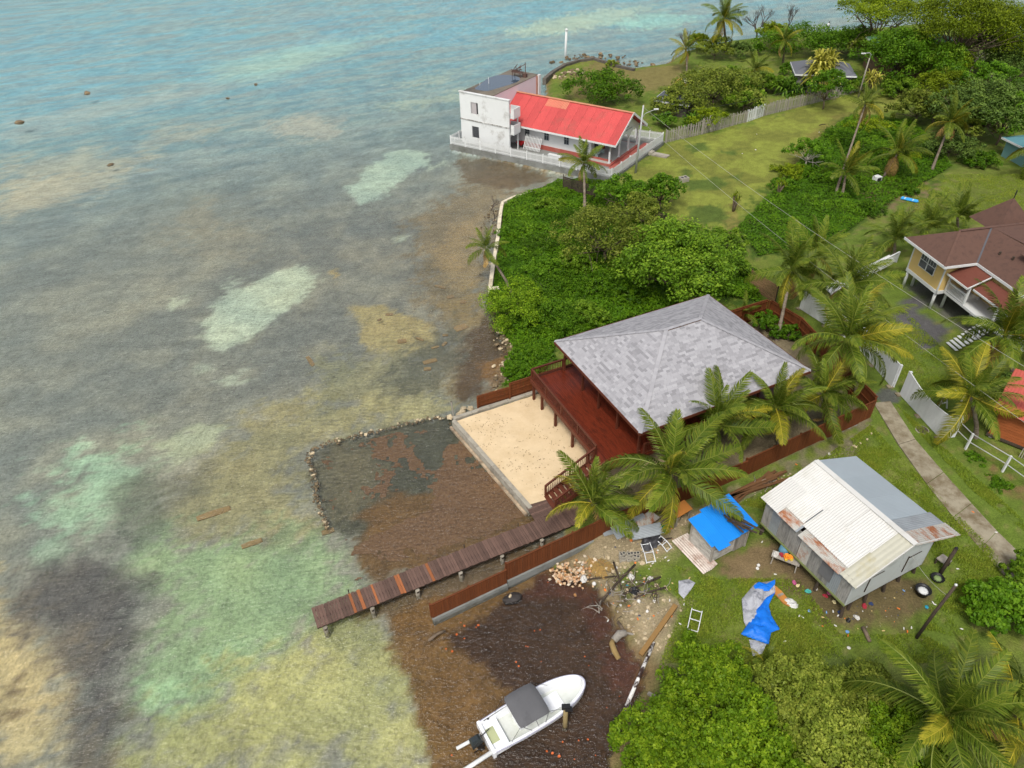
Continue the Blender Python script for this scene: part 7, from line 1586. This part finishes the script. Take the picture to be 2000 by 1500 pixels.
# ---- the boat
stern = (site(930, 1408, .6)+site(966, 1475, .6))/2; bow = site(1140, 1328, .75); bd = bow-stern; BA = math.atan2(bd[1], bd[0]); BL = float(np.linalg.norm(bd[:2]))
bt = empty('motor_boat', (stern[0], stern[1], 0), BA, 'white open motor boat with a grey canvas canopy and outboard engine', 'boat')
GEL = mat('white_gelcoat', S(232, 234, 236), .03, 1, .3, .02, 0, S(206, 210, 212), (.6, .85), spec=.5); DECKG = mat('boat_floor', S(206, 210, 204), .05, 2, .6, .05, 0, S(186, 190, 176), (.5, .75))
ns, hb = 22, .96
def half(t): return hb*(.88+.12*math.sin(min(1, t/.4)*math.pi/2)) if t < .45 else hb*math.sqrt(max(0, 1-((t-.45)/.55)**2.4))
outer, rail_, inn, sole = [], [], [], []
hull = MB(); rows = []
for i in range(ns+1):
    t = math.sin(math.pi/2*i/ns)**.9; w = max(half(t), .015); x = BL*t; sheer = .55+.28*t**2; k = 1-.5*max(0, t-.5)
    wi = max(w-.13, .008); xi = min(x, BL-.14) if t > .9 else x
    ws = max(wi*.86-.02, .005); flo = .16+.3*max(0, t-.62)
    rows.append([(x, 0, -.22+.30*max(0, (t-.7)/.3)**2), (x, w*.72*k, -.08+.2*max(0, t-.7)), (x, w*.93, .22), (x, w, sheer), (xi, w-.02, sheer+.05), (xi, wi, sheer+.05), (xi, ws, flo+.02), (xi, 0, flo)])
for sd in (1, -1):
    for i in range(ns):
        for j in range(7):
            a, b, c_, d_ = rows[i][j], rows[i+1][j], rows[i+1][j+1], rows[i][j+1]
            q = [(p[0], p[1]*sd, p[2]) for p in (a, b, c_, d_)]; hull.add(q if sd > 0 else q[::-1], [(0, 1, 2, 3)], 0 if j < 6 else 1)
tr_ = rows[0]; hull.poly([(0, p[1], p[2]) for p in tr_[:5]]+[(0, -p[1], p[2]) for p in tr_[4::-1]])
hull.build('hull', [GEL, DECKG], bt, True)
MB().tube([(p[3][0], p[3][1]+.01, p[3][2]) for p in rows]+[(p[3][0], -p[3][1]-.01, p[3][2]) for p in rows[::-1]], .035, 6).build('rub_rail', mat('blue_rub_rail', S(160, 160, 176), .05, 2), bt, True)
MB().bx(.0, .95, -.84, .84, .16, .46).build('stern_bench', GEL, bt); MB().bx(.14, .62, -.40, .40, .461, .468).build('bait_well', mat('bait_water', S(176, 182, 140), .1, 2, .2, 0), bt)
MB().bx(-.02, .14, -.9, .9, .1, .62).build('transom_cap', GEL, bt)
MB().bx(2.45, 2.9, -.36, .36, .16, .8).build('console', GEL, bt); MB().bx(2.86, 2.9, -.3, .3, .8, 1.02).build('windscreen', GLASS, bt); MB().bx(1.75, 2.15, -.4, .4, .16, .55).build('helm_seat', GEL, bt)
MB().bx(3.55, 4.35, -.42, .42, .2, .32).build('bow_hatch', GEL, bt)
CAN = mat('grey_canvas', S(92, 92, 94), .1, 2, .85, .1, 0, S(78, 78, 80), (.5, .7)); cn = MB(); nxk, nyk = 9, 9
vv = []
for i in range(nxk):
    for j in range(nyk):
        a, b = i/(nxk-1)*2-1, j/(nyk-1)*2-1; r_ = 1-.07*(abs(a)**6*abs(b)**6); vv.append((2.35+a*.86*r_, b*.92*r_, 1.72-.09*a*a-.07*b*b-(.10 if max(abs(a), abs(b)) > .99 else 0)+.02*abs(a)))
cn.add(vv, [(i*nyk+j, (i+1)*nyk+j, (i+1)*nyk+j+1, i*nyk+j+1) for i in range(nxk-1) for j in range(nyk-1)]); cn.build('canopy', CAN, bt, True)
ALU = mat('canopy_tube', S(120, 120, 124), .05, 2, .3, 0, metal=.6)
for s_ in (-1, 1):
    for x0, x1 in ((1.95, 1.6), (2.35, 2.35), (2.75, 3.1)): MB().tube([(x0+.2, s_*.86, .66), (x1, s_*.88, 1.62)], .018, 5).build('canopy_pole', ALU, bt)
    MB().tube([(3.1, s_*.86, 1.6), (4.0, s_*.72, .72)], .012, 4).build('canopy_strap', BLACK, bt)
    MB().tube([(1.5, s_*.86, 1.6), (1.0, s_*.86, .66)], .012, 4).build('canopy_strap', BLACK, bt)
ob = MB(); ob.add([(-.55, -.2, 1.12), (-.55, .2, 1.12), (-.02, .17, 1.06), (-.02, -.17, 1.06), (-.62, -.22, .7), (-.62, .22, .7), (.0, .19, .72), (.0, -.19, .72), (-.45, -.13, 1.24), (-.45, .13, 1.24), (-.12, .12, 1.18), (-.12, -.12, 1.18)],
    [(8, 11, 10, 9), (0, 8, 9, 1), (1, 9, 10, 2), (2, 10, 11, 3), (3, 11, 8, 0), (0, 1, 5, 4), (1, 2, 6, 5), (2, 3, 7, 6), (3, 0, 4, 7), (4, 5, 6, 7)])
en = ob.build('outboard_engine', mat('engine_cowl', S(44, 50, 52), .1, 2, .25, 0, spec=.5), bt, rot=(0, math.radians(-14), 0)); MB().bx(-.42, -.16, -.08, .08, -.35, .7).build('leg', BLACK, en); MB().bx(-.7, -.05, -.02, .02, -.12, -.08).build('cavitation_plate', BLACK, en); MB().tube([(-.05, .05, .85), (.55, .12, .9)], .03, 6).build('tiller', BLACK, en)
MB().bx(-.3, -.1, .171, .175, .95, 1.0).build('stripe', LW, en)
rod = empty('fishing_rod', (bt.location.x, bt.location.y, 0), BA, 'dark fishing rod lying along the boat side near the stern', 'fishing rod'); MB().tube([(.3, .74, .68), (1.4, .80, .72), (1.9, .80, .74)], [.02, .012, .006], 5).build('rod', BLACK, rod); MB().lathe([(.05, -.03), (.06, 0), (.05, .03)], n=10).build('reel', BLACK, rod, loc=(.55, .74, .64), rot=(math.pi/2, 0, 0))
MB().tube([(.1, .5, .64), (-.2, .3, .4)], .02, 5).build('mooring_rope', LW, bt)
# ---- floating weed in the pool, fallen orange leaves in the cove
q = np.concatenate([site2([(612, 885), (690, 857), (830, 822), (884, 822)], 0), np.array([pav(-7.35, 1.2)[:2], pav(-7.9, .3)[:2], pav(-15, .3)[:2], pav(-19, .3)[:2]]), site2([(650, 1020)], 0)])
dx = .11; lo, hi = q.min(0), q.max(0); ax_, ay_ = np.arange(lo[0], hi[0], dx), np.arange(lo[1], hi[1], dx); A, B = np.meshgrid(ax_, ay_); d = sdist(A, B, q)
bias = np.zeros(A.shape)
for px, w in (([(725, 850), (812, 838), (818, 905), (770, 925), (740, 915), (728, 880)], .35), ([(870, 872), (905, 862), (1020, 985), (900, 1060), (760, 1090), (700, 1050), (840, 990), (860, 920)], .42), ([(672, 940), (720, 920), (725, 960), (690, 965)], .2), ([(720, 925), (770, 920), (770, 945), (735, 950)], .18),
              ([(860, 985), (1020, 990), (1025, 1010), (860, 1060)], .1)):
    bias += w*sstep(-.6, .6, sdist(A, B, site2(px, 0)))
fld = fbm(A*.9+7, B*.9, 5)+bias+.42*(fbm(A*3.3, B*3.3, 4)-.5)
on = (fld > .66) & (d > .05); cell = on[:-1, :-1] & on[1:, :-1] & on[1:, 1:] & on[:-1, 1:]
ii = np.arange(A.size).reshape(A.shape); f = np.stack([ii[:-1, :-1], ii[:-1, 1:], ii[1:, 1:], ii[1:, :-1]], -1)[cell]
zz = gz_at(np.column_stack([A.ravel(), B.ravel()])).reshape(A.shape)+.02+.05*fbm(A*4, B*4, 3); v = np.stack([A+.07*(fbm(A*5, B*5, 2)-.5), B+.07*(fbm(A*5+9, B*5, 2)-.5), zz], -1).reshape(-1, 3); uq, inv = np.unique(f, return_inverse=True)
WEED = mat('floating_weed', S(126, 97, 70), .35, 14, .95, .5, 0, S(104, 78, 54), (.45, .6), bscale=40)
tag(obj('floating_weed', mesh_np('floating_weed', v[uq], inv.reshape(-1, 4), [WEED], None, True)), 'brown mats of floating weed in the enclosed pool', kind='stuff')
LEAFO = mat('orange_leaf', S(186, 92, 44), .15, 5, .6, 0, .15); lo_me = MB().add([(.1*math.cos(a), .085*math.sin(a), .012*math.sin(2*a)) for a in np.linspace(0, 2*math.pi, 9)[:-1]], [tuple(range(8))]).mesh('fallen_leaf', [LEAFO])
lv = [(934, 1221, 1.3), (907, 1222, 1), (892, 1239, 1.2), (883, 1272, 1.2), (871, 1267, .8), (907, 1247, .8), (1044, 1232, .7), (1055, 1230, .8), (1008, 1293, .9), (1013, 1301, .9), (1142, 1282, .7), (1031, 1263, .7), (1027, 1262, .6), (1092, 1477, 1.3), (1079, 1471, 1.2), (1068, 1467, 1), (1148, 1444, .9), (1130, 1446, .7), (1099, 1449, .8), (882, 1475, .8), (900, 1216, .6), (847, 1243, 1.1), (755, 1205+0, .0), (1057, 1292, .5), (1185, 1382, .5), (1122, 1483, .6), (1163, 1475, .5), (930, 1225, .7), (1070, 1137, .6), (685, 960, .8), (1241, 1205, .6), (1150, 1300, .5), (1210, 1360, .5)]
for x, y, s_ in lv:
    if s_ > 0: tag(obj('fallen_leaf', lo_me, None, site(x, y, .02), (0, 0, R.uniform(0, 6)), (s_*.62, s_*.62, 1)), 'orange fallen leaf floating on the brown cove water', 'leaf', 'orange leaves on the cove')
# slabs of drowned rock on the shallow bed
SLABM = mat('ochre_slab', S(150, 126, 88), .15, 3, .95, .2, .12, S(124, 100, 68), (.5, .7))
for i, (x, y, L, W, a) in enumerate(((415, 995, 2.2, .5, 24), (490, 1055, 1.3, .4, 24), (840, 705, 1.2, .5, 20), (785, 665, .8, .6, 10), (820, 662, .8, .25, -35), (850, 678, .7, .25, 20), (868, 672, .6, .3, 60), (760, 612, .7, .4, 0), (900, 640, 1.2, .8, 30), (870, 655, .5, .3, 0), (605, 700, 1.6, .35, -60), (860, 560, 1.2, .3, -30), (880, 580, .7, .5, 20), (905, 590, .6, .5, 10), (835, 720, .6, .4, 0), (640, 1035, .8, .4, 20))):
    p = site(x, y, -.3); z = float(gz_at(p[None, :2])[0]); o = MB().prism([(-L/2, -W/2), (L*.2, -W*.55), (L/2, -W*.4), (L*.48, W*.45), (-L*.1, W*.55), (-L*.52, W*.35)], 0, .06).build('drowned_slab', SLABM, None, loc=(p[0], p[1], z+.02), rot=(0, 0, math.radians(a)))
    tag(o, 'flat ochre rock slab lying under the shallow water', 'rock slab', 'drowned rock slabs')
# far odds and ends
bb = empty('blue_board', site(1776, 392, GZ), math.radians(-38), 'bright blue striped board lying in the vine clearing', 'board'); MB().prism([(-.9, -.3), (.75, -.3), (.95, -.1), (.8, .3), (-.9, .3)], .1, .2).build('panel', mat('sky_blue_board', S(60, 160, 226), .08, 2, .5, .05), bb)
for x in (-.55, .3): MB().bx(x, x+.09, -.3, .3, .2, .206).build('stripe', LW, bb)
wb_ = empty('white_appliance', site(1711, 355, GZ), .4, 'old white appliance with a dark open front by the middle lawn palm', 'appliance'); MB().bx(-.4, .4, -.35, .35, 0, .7).build('case', WHITE, wb_); MB().bx(-.3, .3, -.37, -.352, .1, .6).build('opening', DARK, wb_)
tank = empty('yellow_tarp_pile', site(1331, 165, GZ), 0, 'yellow and white heap beside the wide dark tree', 'heap'); MB().lathe([(1.2, 0), (1.0, .5), (.4, .9)], n=10).build('heap', mat('yellow_cover', S(210, 170, 60), .15, 2), tank, True); MB().lathe([(.6, .3), (.5, .9), (.1, 1.1)], (.4, -.4, 0), 8).build('sack', LW, tank, True)
sl_ = empty('slatted_fence', site(1462, 545, GZ), 0, 'horizontal slat fence beyond the board fence behind the sea grape', 'fence'); o0 = np.array(sl_.location); a, b = site(1462, 560, GZ)-o0, site(1512, 592, GZ)-o0
for i in range(8): MB().bar(a+[0, 0, .15+i*.22], b+[0, 0, .15+i*.22], .03, .18).build('slat', mat('tan_slat', S(140, 110, 80), .2, 4, .9, .2, .1), sl_)
for t in (0, .5, 1): MB().bar(a+(b-a)*t+[.05, .05, 0], a+(b-a)*t+[.05, .05, 1.9], .1, .1).build('post', T_DARKPOST, sl_)
sl2 = empty('slatted_fence', site(1275, 425, GZ), 0, 'short dark slat fence between the vine lot trees and the lawn', 'fence'); o0 = np.array(sl2.location); a, b = site(1272, 428, GZ)-o0, site(1330, 462, GZ)-o0
for i in range(6): MB().bar(a+[0, 0, .15+i*.22], b+[0, 0, .15+i*.22], .03, .18).build('slat', T_DARKPOST, sl2)
for t in (0, .5, 1): MB().bar(a+(b-a)*t+[.05, .05, 0], a+(b-a)*t+[.05, .05, 1.5], .1, .1).build('post', T_DARKPOST, sl2)
sl3 = empty('slatted_fence', site(1100, 372, GZ), 0, 'brown slat panel under the palm against the church fence', 'fence'); o0 = np.array(sl3.location); a, b = site(1099, 372, .5)-o0, site(1168, 395, .5)-o0
for i in range(9): MB().bar(a+[0, 0, .1+i*.2], b+[0, 0, .1+i*.2], .03, .16).build('slat', T_DARKPOST, sl3)
for t in (0, .5, 1): MB().bar(a+(b-a)*t+[.05, .05, -.2], a+(b-a)*t+[.05, .05, 2.0], .1, .1).build('post', T_DARKPOST, sl3)
slab_ = empty('step_slab', site(1283, 302, GZ), CH_A, 'grey concrete step slab outside the church fence gate', 'slab'); MB().bx(-.5, 1.6, -.6, .5, -.1, .12).build('slab', CONC, slab_); MB().bx(-1.0, -.5, -.5, .4, -.1, .3).build('step', CONC, slab_)

# ---- a person on the far shore behind the hedge
def person(px, label, rz):
    root = empty('person', site(*px, .35), rz, label, 'person')
    J = {'pelvis': (0, 0, .92), 'waist': (.02, 0, 1.08), 'chest': (.09, 0, 1.34), 'neck': (.15, 0, 1.50), 'head': (.20, 0, 1.62), 'crown': (.22, 0, 1.73),
         'hl': (0, .10, .88), 'kl': (.05, .12, .48), 'al': (-.03, .12, .08), 'tl': (.12, .13, .03), 'hr': (0, -.10, .88), 'kr': (.10, -.12, .48), 'ar': (.04, -.12, .08), 'tr': (.19, -.13, .03),
         'sl': (.10, .18, 1.42), 'el': (.16, .24, 1.15), 'wl': (.30, .20, .95), 'fl': (.36, .18, .87), 'sr': (.10, -.18, 1.42), 'er': (.18, -.24, 1.15), 'wr': (.34, -.20, .98), 'fr': (.41, -.18, .91)}
    rad = dict(pelvis=.14, waist=.125, chest=.15, neck=.06, head=.095, crown=.07, hl=.095, kl=.06, al=.042, tl=.035, hr=.095, kr=.06, ar=.042, tr=.035, sl=.065, el=.045, wl=.03, fl=.03, sr=.065, er=.045, wr=.03, fr=.03)
    E_ = [('pelvis', 'waist'), ('waist', 'chest'), ('chest', 'neck'), ('neck', 'head'), ('head', 'crown'), ('pelvis', 'hl'), ('hl', 'kl'), ('kl', 'al'), ('al', 'tl'), ('pelvis', 'hr'), ('hr', 'kr'), ('kr', 'ar'), ('ar', 'tr'), ('chest', 'sl'), ('sl', 'el'), ('el', 'wl'), ('wl', 'fl'), ('chest', 'sr'), ('sr', 'er'), ('er', 'wr'), ('wr', 'fr')]
    ks = list(J); me = bpy.data.meshes.new('body'); me.from_pydata([J[k] for k in ks], [(ks.index(a), ks.index(b)) for a, b in E_], [])
    o = obj('body', me, root); o.modifiers.new('skin', 'SKIN'); sv = me.skin_vertices[0].data
    for i, k in enumerate(ks): sv[i].radius = (rad[k], rad[k])
    sv[0].use_root = True; o.modifiers.new('sub', 'SUBSURF').levels = 2; me.materials.append(mat('skin', S(120, 84, 64), .05, 3))
    MB().tube([(0, 0, .93), (.02, 0, 1.08), (.10, 0, 1.34), (.13, 0, 1.46)], [.165, .165, .205, .12], 12).tube([(.10, .14, 1.42), (.15, .24, 1.18)], [.09, .07], 8).tube([(.10, -.14, 1.42), (.16, -.24, 1.18)], [.09, .07], 8).build('shirt', mat('white_shirt', S(214, 218, 218), .04, 3), root, True)
    MB().tube([(0, .09, .95), (.05, .12, .45)], [.125, .085], 8).tube([(0, -.09, .95), (.10, -.12, .45)], [.125, .085], 8).build('shorts', mat('grey_shorts', S(90, 96, 104), .05, 3), root, True)
    MB().lathe([(.11, 1.60), (.125, 1.66), (.10, 1.74), (.03, 1.78)], (.20, 0, 0), 10).build('hair', mat('dark_hair', S(34, 30, 28), .05, 3), root, True)
person((1614, 61), 'person in a white shirt bending forward behind the far shore hedge', .2)

# ---- scraps of dry weed and leaf on the beach sand
g = np.random.default_rng(77); n = 420; t = g.random((n, 2)); P_ = np.array([pav(-7.9+6.0*a, 1.8+9.3*b)[:2] for a, b in t]); pn = fbm(P_[:, 0]*.8+4, P_[:, 1]*.8, 3); P_ = P_[pn > .5]; n = len(P_)
tag(obj('beach_scraps', leaves_mesh('beach_scraps', np.column_stack([P_, np.full(n, .655)]), unit(g.normal(size=(n, 3))*.15+[0, 0, 1]), .10, g.random(n), leaf_mat('dry_scrap', (.10, .06, .03), (.20, .13, .07), (.32, .22, .12), 0), .45, g)), 'scraps of dry weed and leaf on the beach sand', kind='stuff')
